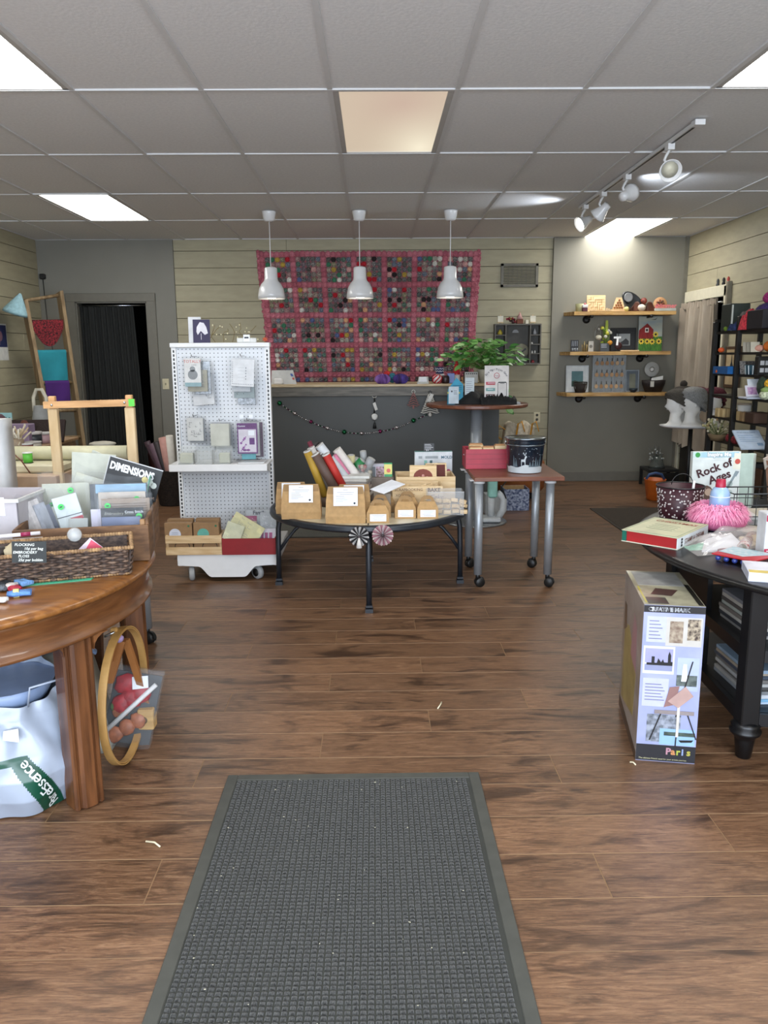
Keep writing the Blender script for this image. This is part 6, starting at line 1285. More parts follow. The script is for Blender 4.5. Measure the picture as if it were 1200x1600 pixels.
bagitem('flat grey clear pack in the middle of the red box', (382, 825, 406, 850), 4.94, m('8f9294', .3), .6, rz=-.2, zb=DZ0+.05)

# ---- on the patio table
def TT(px, py): return Zp(px, py, TZ)
def kbag(lab, pl, pr, py, Hh, dy=0, dep=.085, rz=0):
    a, c = TT(pl, py), TT(pr, py); w_ = c.x-a.x; t = thing('kraft_bag', lab, 'bag', 'kraft paper bags with white labels'); M = Matrix.Translation(((a.x+c.x)/2, a.y+.012+dy, TZ)) @ Matrix.Rotation(rz, 4, 'Z')
    hw = w_/2; r = random.Random(int(pl)); b = B(KRAFT)
    R_ = [(0, hw, 0, dep), (.04, hw*1.02, -.004, dep+.003), (.09, hw*.99, .002, dep-.004), (Hh*.62, hw*.98, .012, dep*.8), (Hh*.86, hw*.93, dep*.33, dep*.56), (Hh*.99, hw*.88, dep*.40, dep*.5), (Hh, hw*.87, dep*.41, dep*.49)]
    vs = []
    for z, x, y0, y1 in R_: vs += [(-x, y0, z), (-x*.33, y0-.003*r.random(), z), (x*.33, y0+.002, z), (x, y0, z), (x*(1.0 if z < .01 else .94), (y0+y1)/2, z), (x, y1, z), (x*.33, y1, z), (-x*.33, y1, z), (-x, y1, z), (-x*.94, (y0+y1)/2, z)]
    fs = [tuple(range(9, -1, -1)), tuple(range(60, 70))]
    for k in range(6):
        for j in range(10): fs.append((k*10+j, k*10+(j+1) % 10, k*10+10+(j+1) % 10, k*10+10+j))
    b.add(vs, fs); b.xf(M); part('bag', b, t)
    b = B(KRAFTD); b.box(-hw*.89, hw*.89, dep*.33-.004, dep*.33-.0012, Hh*.80, Hh*.99); b.xf(M); part('folded_top', b, t)
    R3 = M.to_3x3(); o = M @ V((-hw*.60, dep*.33-.0058, Hh*.985)); lo = M @ V((-hw*.60, -.007, Hh*.50)); f = Fr(lo, R3 @ V((1, 0, 0)), (o-lo)); Lh = (o-lo).length; Lw = hw*1.22
    b = B(PAPER); f.rect(b, 0, 0, Lw, Lh, .0004, .0008); part('label', b, t)
    b = B(INK2); f.rect(b, Lw*.4, Lh*.86, Lw*.6, Lh*.88, .0018)
    for k, (u0, u1) in enumerate(((.15, .85), (.25, .8), (.1, .45), (.1, .5), (.1, .6), (.1, .4))): f.rect(b, Lw*u0, Lh*(.72-.1*k), Lw*u1, Lh*(.738-.1*k), .0018)
    part('label_text', b, t); b = B(INK); f.disc(b, Lw*.87, Lh*.14, .006, .0018); part('logo', b, t); return t
kbag('kraft bag half hidden at the far left of the patio table', 430, 478, 806, .185, dy=.035, dep=.07); kbag('kraft bag with white label, front left on the patio table', 440, 501, 812, .195, dy=-.005)
kbag('kraft bag behind the front centre bag on the patio table', 527, 579, 812, .188, dy=.045, dep=.06); kbag('kraft bag with white label, front centre on the patio table', 509, 571, 819, .20)
def gable(lab, pl, pr, py, lbl=True, dy=0, rz=0):
    a, c = TT(pl, py), TT(pr, py); w_ = c.x-a.x; hw = w_/2; t = thing('gable_box', lab, 'box', 'small kraft gable boxes'); M = Matrix.Translation(((a.x+c.x)/2, a.y+.008+dy, TZ)) @ Matrix.Rotation(rz, 4, 'Z'); d = .075; z1 = .058; z2 = .092
    b = B(KRAFT); b.add([(-hw, 0, 0), (hw, 0, 0), (hw, d, 0), (-hw, d, 0), (-hw, 0, z1), (hw, 0, z1), (hw, d, z1), (-hw, d, z1), (-hw*.72, d*.45, z2), (hw*.72, d*.45, z2), (hw*.72, d*.55, z2), (-hw*.72, d*.55, z2)],
        [(3, 2, 1, 0), (0, 1, 5, 4), (1, 2, 6, 5), (2, 3, 7, 6), (3, 0, 4, 7), (4, 5, 9, 8), (6, 7, 11, 10), (5, 6, 10, 9), (7, 4, 8, 11), (8, 9, 10, 11)]); b.xf(M); part('body', b, t)
    b = B(KRAFTD); pts = [(-hw*.72, z2), (-hw*.55, z2+.022), (-hw*.3, z2+.034), (hw*.3, z2+.034), (hw*.55, z2+.022), (hw*.72, z2), (hw*.38, z2), (hw*.3, z2+.014), (-hw*.3, z2+.014), (-hw*.38, z2)]
    b.prism([(x, d*.48, z) for x, z in pts], (0, .004, 0)); b.xf(M); part('handle', b, t)
    if lbl:
        R3 = M.to_3x3(); f = Fr(M @ V((-hw, 0, 0)), R3 @ V((1, 0, 0)), (0, 0, 1)); b = B(PAPER); f.rect(b, hw*.3, .01, hw*1.75, .05); part('label', b, t)
        b = B(INK2)
        for k in range(4): f.rect(b, hw*(.5+.1*(k % 2)), .042-.008*k, hw*(1.6-.15*(k % 3)), .0435-.008*k, .0013)
        part('label_text', b, t)
gable('gable box behind the left labelled one, nearer', 578, 611, 811, False, .035); gable('gable box farthest back behind the left labelled one', 585, 617, 806, False, .10)
gable('gable box behind the middle labelled one', 621, 654, 806, False, .05)
gable('small gable box with white label, left of the three in front', 573, 608, 818); gable('small gable box with white label, middle of the three in front', 617, 650, 811); gable('small gable box with white label, right of the three in front', 652, 685, 811)
# wooden crate with printed words
t = thing('word_crate', 'pale wooden crate printed with words, full of stamps, on the patio table', 'crate'); xa, xb, ya, yb, h = .10, .40, 4.66, 4.86, .145
for q in ((xa, xb, ya, ya+.01), (xa, xb, yb-.01, yb), (xa, xa+.01, ya+.01, yb-.01), (xb-.01, xb, ya+.01, yb-.01)): part('side', B(MAPLE).bbox(q[0], q[1], q[2], q[3], TZ, TZ+h, .001), t)
part('base', B(MAPLE).box(xa+.01, xb-.01, ya+.01, yb-.01, TZ, TZ+.006), t); f = Fr((xa, ya, TZ), (1, 0, 0), (0, 0, 1)); BR_ = m('5a3a2a', .7)
f.text('SCRAPBOOKING', .015, .118, .022, BR_, t); f.text('BAKE', .21, .112, .032, BR_, t, bold=.001); f.text('Cake', .22, .068, .040, m('8a4a4a', .7), t, shear=.3); f.text('XOXO LOVE', .02, .085, .020, BR_, t); f.text('stamp', .03, .05, .028, BR_, t, shear=.3)
t2 = thing('plain_crate', 'larger plain pine crate behind the word crate', 'crate'); xa2, xb2, ya2, yb2 = .13, .50, 4.90, 5.16
for q in ((xa2, xb2, ya2, ya2+.01), (xa2, xb2, yb2-.01, yb2), (xa2, xa2+.01, ya2+.01, yb2-.01), (xb2-.01, xb2, ya2+.01, yb2-.01)): part('side', B(MAPLE).bbox(q[0], q[1], q[2], q[3], TZ, TZ+.165, .001), t2)
part('base', B(MAPLE).box(xa2+.01, xb2-.01, ya2+.01, yb2-.01, TZ, TZ+.006), t2)
r = random.Random(14)
def stampblock(lab, c, w_, d_, h, e, face=None, grp='rubber stamps', ctop=None):
    t = thing('rubber_stamp', lab, 'stamp', grp); M = Matrix.Translation(c) @ Euler(e).to_matrix().to_4x4()
    b = B(MAPLE).bbox(-w_/2, w_/2, -d_/2, d_/2, 0, h, .0015); b.xf(M); part('wood_block', b, t)
    if face: b = B(m(face, .8, c2='c9b38c', scale=140)).box(-w_*.42, w_*.42, -d_*.42, d_*.42, h+.0002, h+.001); b.xf(M); part('printed_face', b, t)
t = thing('rubber_stamp', 'large stamp with brown rose face leaning up in the plain crate', 'stamp'); b = B(MAPLE); f = plate(b, (.30, 4.93, TZ+.10), .17, .13, .02, .35, -.05); part('wood_block', b, t); deco(t, 'rose_face', m('7a3f35', .8), lambda b: f.disc(b, .085, .055, .06, ry=.05)); deco(t, 'rose_lines', m('c49088', .8), lambda b: [f.disc(b, .06+.025*k, .05+.012*(k % 2), .009, .0012, n=7) for k in range(3)])
for k in range(2): t = thing('rubber_stamp', ['dark red-backed stamp standing behind the rose stamp', 'second dark red-backed stamp standing at the right of the plain crate'][k], 'stamp'); b = B(MAPLE); f = plate(b, (.365+.055*k, 5.02, TZ+.08), .08, .15, .02, .2, .1); part('wood_block', b, t); deco(t, 'red_face', m('5a2018', .7), lambda b: f.rect(b, .005, .02, .07, .14))
for k in range(7):
    stampblock(['long', 'thin', 'wide', 'narrow', 'tilted', 'flat', 'steep'][k]+' wooden stamp tumbled in the word crate, '+['leftmost', 'second from left', 'third from left', 'in its middle', 'third from right', 'second from right', 'rightmost'][k], V((xa+.04+.035*k, 4.73+.03*(k % 3), TZ+.11)), .075, .03, .02, (r.uniform(-.6, .6), r.uniform(-.7, .7), r.uniform(-.6, .6)), None, 'stamps in the word crate')
t = thing('clear_bin', 'clear acrylic bin of little wooden stamps at the right of the patio table', 'bin'); xa, xb, ya, yb, h = .27, .51, 4.50, 4.645, .135; xa = .30; AC = clear('d5d9dc', .16)
for q in ((xa, xb, ya, ya+.003), (xa, xb, yb-.003, yb), (xa, xa+.003, ya+.003, yb-.003), (xb-.003, xb, ya+.003, yb-.003)): part('wall', B(AC).box(q[0], q[1], q[2], q[3], TZ, TZ+h), t)
part('base', B(AC).box(xa, xb, ya, yb, TZ, TZ+.003), t); part('rim', B(clear('eef2f4', .5)).box(xa, xb, ya-.001, ya+.001, TZ+h, TZ+h+.002), t)
cells = [(i, j) for j in range(3) for i in range(5)]
for n_, (i, j) in enumerate(cells):
    c = V((xa+.026+.046*i+r.uniform(-.003, .003), 4.53+.03*(n_ % 2)+.02*j, TZ+.004+.027*j)); stampblock(['bottom layer', 'middle layer', 'top layer'][j]+' tiny stamp in the clear bin, '+['at the left end', 'left of centre', 'in the centre', 'right of centre', 'at the right end'][i], c, .042, .026, .022, (r.uniform(-.05, .05) if j == 0 else r.uniform(-.5, .3), 0 if j == 0 else r.uniform(-.35, .35), r.uniform(-.2, .2) if j == 0 else r.uniform(-.8, .8)), '7a6248', 'tiny stamps in the clear bin')
# the boxed kit with a chalk price sign
t, f, w_, h = card('kit_box', 'white craft kit box lettered MOLD at the back of the patio table', 'box', (648, 706, 707, 770), 5.22, TZ, m('c3c7ca', .5), .05, .02)
deco(t, 'teal_top', m('4f8a80', .5), lambda b: b.slab(f.P(0, h+.0005), f.P(w_, h+.0005), f.P(w_, h+.0005, -.05), f.P(0, h+.0005, -.05), (0, 0, .001)))
f.text('MOLD', w_*.70, h*.84, .026, m('33586a', .6), t, bold=.0006)
deco(t, 'grey_tools', m('8d9498', .6), lambda b: (f.rect(b, w_*.1, h*.84, w_*.2, h*.9), f.rect(b, w_*.28, h*.84, w_*.62, h*.9), f.rect(b, w_*.12, h*.66, w_*.56, h*.68))); deco(t, 'teal_tools', m('7fb0a6', .6), lambda b: f.rect(b, w_*.25, h*.58, w_*.33, h*.8, .001)); deco(t, 'dark_tools', m('3f5a60', .6), lambda b: f.rect(b, w_*.4, h*.58, w_*.47, h*.8, .001))
deco(t, 'print_frame', m('5a5f66', .6), lambda b: f.rect(b, w_*.6, h*.5, w_*.82, h*.74)); deco(t, 'print_inset', m('c9ccce', .6), lambda b: f.rect(b, w_*.62, h*.52, w_*.80, h*.72, .001)); deco(t, 'print_motif', m('6f787a', .6), lambda b: f.disc(b, w_*.71, h*.62, .016, .0015)); deco(t, 'magenta_dot', m('b8406a', .6), lambda b: f.disc(b, w_*.9, h*.54, .014)); deco(t, 'pink_corner', m('c79aa2', .6), lambda b: f.poly(b, [(.001, h*.3), (w_*.3, h*.3), (w_*.24, h*.52), (w_*.08, h*.56), (.001, h*.52)]))
p = f.P(w_*.38, h); t = thing('price_sign', 'small black chalk price sign standing on the craft kit box', 'sign'); b = B(BLACK); f2 = plate(b, V((p.x, 5.23, TZ+h+.002)), .07, .055, .003, .05); part('board', b, t); deco(t, 'chalk_lines', PAPER, lambda b: f2.lines(b, .006, .064, .048, 4, .010, .002)); f2.text('$14', .015, .004, .012, PAPER, t)
# rolls of wrap in a basket
t = thing('roll_holder', 'dark low tray holding the paper rolls on the patio table', 'tray'); rc = V((-.27, 4.87, TZ)); part('tray', B(m('4a3a30', .7)).lathe([(.08, 0), (.095, .005), (.105, .06), (.098, .06), (.08, .01), (0, .01)], c=rc, n=26, sx=1.25), t)
ROLLS = [((480, 705), (508, 775), 'a8862c', .024, 'mustard yellow', 1), ((492, 710), (530, 775), '5a463e', .028, 'taupe brown', 1), ((486, 700), (515, 762), 'b9b5b0', .024, 'white ended', 1), ((509, 710), (538, 765), 'b32a22', .026, 'bright red', 1), ((500, 709), (528, 762), '2a1718', .022, 'very dark maroon', 1),
    ((501, 702), (540, 758), 'c9682c', .026, 'orange', 0), ((483, 690), (508, 745), '6a1f34', .015, 'wine red', 0), ((492, 694), (530, 752), '1d1a1c', .030, 'matte black', 0), ((499, 696), (548, 757), 'c9ccd0', .028, 'silver white labelled', 0), ((521, 712), (552, 756), 'c97a96', .022, 'pink', 0), ((526, 702), (570, 760), 'cfcac4', .028, 'long cream white', 0)]
for i, (a, c, col, rr, lab, ring) in enumerate(ROLLS):
    Ya = [4.80, 4.80, 4.86, 4.84, 4.89, 4.93, 4.97, 5.0, 4.90, 4.94, 4.98][i]; A = Yp(a[0], a[1], Ya-.03); C2 = Yp(c[0], c[1], Ya); C2.z = max(C2.z, TZ+.04); d = (A-C2).normalized(); t = thing('wrap_roll', lab+' wrapping roll leaning in the tray on the patio table', 'wrapping roll', 'wrapping rolls'); part('roll', B(m(col, .6)).cyl(C2, A, rr, 16), t)
    if ring or i == 8: part('hollow_end', B(m('cfcdca', .6)).tube([A-d*.004, A+d*.004], [rr*1.02, rr*1.02], 16), t); part('core_hole', B(m('9a9590', .8)).cyl(A+d*.0041, A+d*.0052, rr*.62, 14), t)
    if i == 8: part('print_band', B(INK).cyl(A-d*.10, A-d*.07, rr*1.015, 16), t)
t = thing('paper_pads', 'stack of patterned paper pads beside the wrapping rolls', 'paper pads'); r = random.Random(8)
for k in range(10): c = V((-.14+r.uniform(-.008, .008), 4.92, TZ+.0+.0185*k)); b = B(m(['8d8480', 'b3aeaa', '9b918a', 'c9c6c2', '7a706c', 'a89c94', 'b9a59c', '8c8886', 'c0bcb6', 'cfd0cc'][k], .7)); b.bbox(-.11, .11, -.09, .09, 0, .017, .002); b.xf(Matrix.Translation(c) @ Matrix.Rotation(-.12+r.uniform(-.1, .1), 4, 'Z')); part('pad', b, t)
def spool(lab, px, py, Y, col, rr, h, e, name='ribbon_spool'):
    c = Yp(px, py, Y); t = thing(name, lab, 'spool', 'spools behind the paper pads'); d = V((e, -.2, 1)).normalized(); part('roll', B(m(col, .4)).cyl(c-d*h/2, c+d*h/2, rr, 18), t); part('end_face', B(m('b9b9b6', .5)).cyl(c+d*h/2, c+d*(h/2+.002), rr*.8, 16), t)
one('spool_stand', B(m('7a6f66', .7)).bbox(-.03, .12, 4.98, 5.10, TZ, TZ+.15), 'grey brown box behind the paper pads carrying the spools', 'box')
spool('green spool lying slanted behind the paper pads', 560, 727, 5.03, '14703a', .03, .085, .9); spool('cream candle-like roll standing behind the paper pads', 549, 724, 5.06, 'c3b88c', .024, .11, 0); spool('silver spool standing upright behind the green spool', 568, 713, 5.08, '9a9c9e', .021, .07, -.1); spool('silver spool lying tilted right of the green spool', 577, 724, 5.0, '8f9193', .027, .07, .5); spool('small white spool behind the green spool', 556, 722, 5.09, 'b9b9b4', .018, .06, .1)
t = thing('trinket_jar', 'clear jar of mixed trinkets before the silver spools', 'jar'); c = Yp(570, 738, 4.98); r = random.Random(5)
for k in range(12): part('trinket', B(m(r.choice(['a59a88', '7a5a48', 'b9b6a8', '4a5a52', '8c3a3a']), .6)).ball(c+V((r.uniform(-.03, .04), r.uniform(-.02, .02), r.uniform(-.03, .04))), .014, 7), t)
part('jar', B(clear('c9d0d0', .2)).lathe([(.045, -.06), (.05, -.05), (.05, .05), (.045, .05)], c=c, n=20), t)
for i, (px, base, band, lab) in enumerate((((582, 725, 601, 762), 'a9a6ae', '5a5560', 'grey box with a picture beside the green kit box'), ((600, 724, 613, 762), '3f9a68', 'd8cf7a', 'green and yellow kit box with a round coral seal'))):
    t, f, w_, h = card('picture_box', lab, 'box', px, 5.02, TZ, m(base, .5), .04, .02)
    if i == 0: deco(t, 'picture', m('b89aa8', .6, c2='5a4a3c', scale=70), lambda b: f.rect(b, w_*.3, h*.2, w_*.95, h*.92)); deco(t, 'dark_spine', m('5a5f62', .6), lambda b: f.rect(b, 0, h*.2, w_*.25, h*.92))
    else: deco(t, 'yellow_panel', m('d8cf7a', .5), lambda b: f.rect(b, .002, h*.7, w_-.002, h*.97)); deco(t, 'coral_seal', m('d0685c', .5), lambda b: f.disc(b, w_*.55, h*.8, .013, .001)); deco(t, 'white_foot', PAPER, lambda b: f.rect(b, .002, h*.2, w_-.002, h*.42))
b = B(m('9b8f80', .7)).bbox(-.01, .09, 4.56, 4.72, TZ, TZ+.12); one('support_carton', b, 'grey brown carton under the white line-art sheet', 'box')
t = thing('line_art_sheet', 'white sheet of line drawings lying tilted over the boxes', 'sheet'); P4 = [Yp(578, 765, 4.50), Yp(600, 772, 4.44), Yp(633, 757, 4.58), Yp(612, 750, 4.68)]; n_ = (P4[1]-P4[0]).cross(P4[3]-P4[0]).normalized(); n_ = n_ if n_.z > 0 else -n_
part('sheet', B(PAPER).slab(*P4, n_*.003), t); f = Fr(P4[0]+n_*.003, P4[1]-P4[0], P4[3]-P4[0]); f.n = n_; W1, H1 = (P4[1]-P4[0]).length, (P4[3]-P4[0]).length; b = B(INK2)
for k in range(5): f.rect(b, W1*.15, H1*(.12+.16*k), W1*.85, H1*(.13+.16*k), .0004); f.rect(b, W1*(.15+.17*k), H1*.12, W1*(.165+.17*k), H1*.8, .0004)
part('line_drawing', b, t)
# rosettes hanging from the rim
def rosette(lab, px, py, rr, c1, c2, tassel):
    c = Yp(px, py, 4.175); t = thing('hanging_rosette', lab, 'ornament', 'rosettes hanging from the table rim'); b1, b2 = B(m(c1, .8)), B(m(c2, .8)); n = 12
    for k in range(n):
        a0, a1, a2 = 2*PI*k/n, 2*PI*(k+.5)/n, 2*PI*(k+1)/n
        for (a, e, bb) in ((a0, a1, b1), (a1, a2, b2)):
            q = .5*(a+e); bb.add([c, c+V((rr*math.cos(a), 0, rr*math.sin(a))), c+V((rr*1.06*math.cos(q), -.012, rr*1.06*math.sin(q))), c+V((rr*math.cos(e), 0, rr*math.sin(e))), c+V((.3*rr*math.cos(q), -.014, .3*rr*math.sin(q))), c+V((0, .006, 0))], [(0, 1, 2, 4), (0, 4, 2, 3), (5, 1, 0), (5, 3, 0), (5, 2, 1), (5, 3, 2)])
    part('dark_pleats' if tassel else 'rose_pleats', b1, t, fix=False); part('white_pleats', b2, t, fix=False); part('centre', B(m('3a3032', .6)).ball(c+V((0, -.012, 0)), rr*.16, 10), t)
    part('ribbon', B(m('cfcfcf', .6)).box(c.x-.004, c.x+.004, c.y-.002, c.y, c.z, TZ+.002), t)
    if tassel: part('tassel', B(m('cfcac4', .8)).lathe([(.004, 0), (.012, -.03), (.016, -.055), (0, -.056)], c=c+V((0, -.016, -.005)), n=10), t)
rosette('black and white pleated rosette with tassel hanging from the table rim', 561, 838, .052, '1a1719', 'c9c4c0', True); rosette('dusty pink and white pleated rosette hanging from the table rim', 598, 836, .055, 'a0707a', 'cbb9b6', False)

# ---- on the small brown table
Tz = .701; t = thing('red_box', 'open red wooden box of block sets on the small caster table', 'box'); RX = m('a3293c', .45, var=.08); RXD = m('6e2430', .5)
A0, A1 = Zp(724, 733, Tz), Zp(795, 733, Tz); xa, xb, ya, yb, h = A0.x+.015, A1.x-.01, A0.y, 5.22, .125
for i, q in enumerate(((xa, xb, ya, ya+.01), (xa, xb, yb-.01, yb), (xa, xa+.01, ya+.01, yb-.01), (xb-.01, xb, ya+.01, yb-.01))): part('side', B(RX).bbox(q[0], q[1], q[2], q[3], Tz, Tz+h, .001), t)
part('base', B(RX).box(xa+.01, xb-.01, ya+.01, yb-.01, Tz, Tz+.006), t)
for k in range(3): part('panel_line', B(RXD).box(xa, xb, ya-.0006, ya-.0001, Tz+.03+.032*k, Tz+.032+.032*k), t)
part('screw', B(CHROME).ball((xa-.001, ya+.1, Tz+.08), .005, 8), t)
for k in range(5):
    t = thing('wood_block_set', ['front left', 'rear left', 'front middle', 'front right', 'rear right'][k]+' pale wooden stamp set in the red wooden box', 'stamp set', 'stamp sets in the red box'); x = xa+.025+[0, .005, .085, .16, .165][k]; wz = [.08, .09, .07, .07, .06][k]; y = ya+.015+[0, .06, 0, 0, .06][k]
    part('block', B(MAPLE).bbox(x, x+wz, y, y+.05, Tz+.01, Tz+h+.008+.012*(k % 2), .002), t); part('top_piece', B(m('b5865a', .7)).bbox(x+.004, x+wz-.004, y+.004, y+.046, Tz+h+.008+.012*(k % 2), Tz+h+.016+.012*(k % 2), .001), t)
t = thing('tin_bucket', 'dark blue tin bucket with white deer and snow on the small table', 'bucket'); c = Zp(825, 741, Tz)+V((.0, .115, 0)); c.x -= .0; c.z = Tz
NV = m('16222e', .22, var=.3, coat=.5, spec=.7); SN = m('b9c0c4', .5, var=.05); wob = lambda a: .045+.006*math.sin(a*3)+.005*math.sin(a*7+1)
b = B(NV).lathe([(.098, 0), (.101, .004), (.119, .185), (.121, .19), (.119, .2), (.124, .205), (.122, .21), (.116, .205), (.1, .02), (0, .02)], c=c, n=48); part('shell', b, t)
b = B(SN); n = 64; vs = [c+V((.1015*math.cos(2*PI*k/n), .1015*math.sin(2*PI*k/n), .003)) for k in range(n)]+[c+V(((.1015+.092*wob(2*PI*k/n))*math.cos(2*PI*k/n), (.1015+.092*wob(2*PI*k/n))*math.sin(2*PI*k/n), wob(2*PI*k/n))) for k in range(n)]
b.add(vs, [(k, (k+1) % n, n+(k+1) % n, n+k) for k in range(n)], True); part('snow_print', b, t, fix=False)
part('lid', B(m('8c9499', .15, .9)).lathe([(.122, .205), (.128, .206), (.129, .214), (.122, .217), (.0, .214)], c=c, n=48), t); part('upper_band', B(m('8c9499', .25, .8)).lathe([(.1185, .168), (.1225, .171), (.1195, .175)], c=c, n=48), t)
def on_cyl(u, z, off=.0015): a = -PI/2+u/.11; R_ = .1015+.096*z+off; return c+V((R_*math.cos(a), R_*math.sin(a), z))
def cyl_poly(b, pts): b.add([on_cyl(u, z) for u, z in pts], [tuple(range(len(pts)))])
b = B(SN); cyl_poly(b, [(-.042, .075), (-.022, .073), (-.020, .05), (-.017, .05), (-.016, .088), (-.012, .1), (-.008, .102), (-.009, .108), (-.016, .112), (-.02, .105), (-.024, .09), (-.042, .088)]); cyl_poly(b, [(-.042, .088), (-.038, .088), (-.039, .05), (-.042, .05)]); cyl_poly(b, [(-.02, .112), (-.018, .112), (-.012, .13), (-.015, .132)]); cyl_poly(b, [(-.022, .112), (-.019, .112), (-.028, .132), (-.031, .13)]); part('deer_print', b, t, fix=False)
b = B(m('5c6a72', .5))
for u, hh in ((-.075, .05), (-.09, .07), (.03, .04), (.05, .06), (.066, .045), (.085, .07), (.012, .03)): cyl_poly(b, [(u-.009, .042), (u+.009, .042), (u, .045+hh)])
part('tree_prints', b, t, fix=False); b = B(SN); r = random.Random(3)
for k in range(26): u, z = r.uniform(-.11, .11), r.uniform(.07, .16); cyl_poly(b, [(u, z), (u+.003, z), (u+.003, z+.003), (u, z+.003)])
part('snowflakes', b, t, fix=False)
for q in (-1, 1): part('handle_ear', B(CHROME).lathe([(.012, 0), (.012, .004), (0, .005)], c=c+V((q*.119, 0, .185)), axis=(q, 0, 0), n=12), t)
part('wire_handle', B(CHROME).tube([c+V((.123*math.cos(a), .123*math.sin(a), .188)) for a in [PI*k/14 for k in range(15)]], .0025, 5), t)
# ================================================================== LEFT SIDE
# ---- on the oak table
OT = OZ+.0005
def knot(b, c, r_, n=8):
    b.ball(c, r_, n)
A_, B__ = V((-1.30, 2.40, OT)), V((-.815, 2.555, OT)); du = (B__-A_).normalized(); dv = V((-du.y, du.x, 0)); LB = (B__-A_).length; DB = .115; HBk = .105
t = thing('woven_basket', 'long brown woven basket with a black price card on the oak table', 'basket')
WV = [m(c, .75, c2=d, scale=70, stretch=(1, 1, 2)) for c, d in (('6a5344', '3a2b24'), ('7d6553', '4a382e'), ('54433a', '2c211c'))]
def BP(u, v, z): return A_+du*u+dv*v+V((0, 0, z))
r = random.Random(4)
def weave(name, p0, p1, flare, h, n_rows):
    b = B(); L_ = (p1-p0).length; d = (p1-p0).normalized(); nn = V((d.y, -d.x, 0)); step = .026; k = int(L_/step)
    for row in range(n_rows):
        z = h*(row+.5)/n_rows; off = flare*(z/h)
        for i in range(k+1):
            if (i+row) % 2: continue
            a = p0+d*(i*step-.004)+nn*off; e = p0+d*min(L_, i*step+step+.012)+nn*off; mid = (a+e)/2+nn*.0055
            b.use(r.choice(WV)); rr = h/n_rows*.62; b.tube([a+V((0, 0, z)), mid+V((0, 0, z+r.uniform(-.0015, .0015))), e+V((0, 0, z))], [rr*.5, rr, rr*.5], 6)
    b.use(WV[2]); b.slab(p0, p1, p1+nn*flare+V((0, 0, h)), p0+nn*flare+V((0, 0, h)), nn*-.004)
    return part(name, b, t, kind='stuff')
weave('front_weave', BP(0, 0, 0), BP(LB, 0, 0), .012, HBk-.012, 11); weave('right_weave', BP(LB, 0, 0), BP(LB, DB, 0), .012, HBk-.01, 11); weave('back_weave', BP(LB, DB, 0), BP(0, DB, 0), .012, HBk+.004, 11)
part('basket_base', B(WV[2]).slab(BP(0, 0, .001), BP(LB, 0, .001), BP(LB, DB, .001), BP(0, DB, .001), (0, 0, .005)), t)
RM = m('a5835a', .7, c2='6d5238', scale=60)
def rope_edge(name, a, c, rr):
    b = B(RM); n = int((c-a).length/.009)
    for k in range(n): p = a.lerp(c, k/n); b.ball(p, rr, 7, sz=.95)
    b.tube([a, c], rr*.7, 6); part(name, b, t, kind='stuff')
o_ = .013; zf = HBk-.012
rope_edge('front_rim', BP(-.0, -o_, zf), BP(LB+o_, -o_, zf), .0075); rope_edge('right_rim', BP(LB+o_, -o_, zf), BP(LB+o_, DB+o_, HBk+.006), .0075); rope_edge('back_rim', BP(LB+o_, DB+o_, HBk+.006), BP(0, DB+o_, HBk+.006), .0075); rope_edge('front_foot', BP(0, -.004, .004), BP(LB, -.004, .004), .005)
t = thing('price_card', 'black chalk card reading flocking and embroidery floss on the woven basket', 'sign'); P0, P1 = Yp(19, 879, 2.40), Yp(73, 879, 2.425); Hc = .066
fr = Fr(P0, P1-P0, (0.02, .12, 1)); Wc = (P1-P0).length; b = B(m('262a2a', .7)); fr.rect(b, 0, 0, Wc, Hc, 0, .002); part('card', b, t); CK = m('cfd2cc', .8); sc = .0115
for k, (x, s_) in enumerate(((.008, 'FLOCKING'), (.035, '10\u00a2 per bag'), (.003, 'EMBROIDERY'), (.018, 'FLOSS'), (.018, '25\u00a2 per bobbin'))): fr.text(s_, x, Hc-.014-k*.0118, sc, CK, t, off=.0028, shear=.15, bold=.0002)
# bits in the basket
for nm, lab, c, w_, col in (('pink_packet', 'pink and white packet poking out at the right of the woven basket', BP(LB-.10, .05, 0), .09, 'c8485e'),):
    t = thing(nm, lab, 'packet'); f = Fr(BP(LB-.17, .05, .07), du, V((0, 0, 1))); b = B(m('c9b9c4', .5)); f.poly(b, [(0, 0), (.11, 0), (.055, .052)], 0, .003); part('white_side', b, t); b = B(m(col, .5)); f.poly(b, [(.03, 0), (.11, 0), (.058, .045)], .0035, .001); part('pink_side', b, t)
one('glass_ball', B(clear('e6ecee', .35, .05)).ball(BP(LB-.165, DB-.015, .125), .024, 16), 'small clear glass ball between the basket and wooden crate', 'ball')
one('cream_bundle', B(m('b0a284', .8)).ball(BP(.16, .045, .085), .038, 12, rough=.5, seed=3), 'crumpled cream bundle behind the price card', 'bundle'); one('dark_spool', B(m('2c241f', .6)).lathe([(.02, 0), (.02, .03), (0, .031)], c=BP(.12, .03, .085), n=14), 'dark thread spool at the left end of the basket', 'spool')
one('marker_pen', B(m('d9d4d6', .4)).cyl(BP(.10, .155, .125), BP(.235, .155, .128), .0065, 10), 'white marker pen with crimson band behind the basket', 'pen'); one('pen_band', B(m('8c2048', .4)).cyl(BP(.175, .155, .1267), BP(.205, .155, .1274), .0075, 10), 'crimson band around the white marker pen', 'pen cap')
one('coral_strip', B(m('c4563c', .6)).slab(BP(.0, .14, .115), BP(.1, .14, .122), BP(.1, .15, .13), BP(0, .15, .122), (0, 0, .004)), 'coral red strip at the left edge behind the basket', 'strip')
one('pen_rest_board', B(m('a59b96', .6)).slab(BP(-.1, .145, 0), BP(.24, .145, 0), BP(.24, .165, 0), BP(-.1, .165, 0), (0, 0, .113)), 'grey white lidded carton ledge behind the basket at the left', 'box')
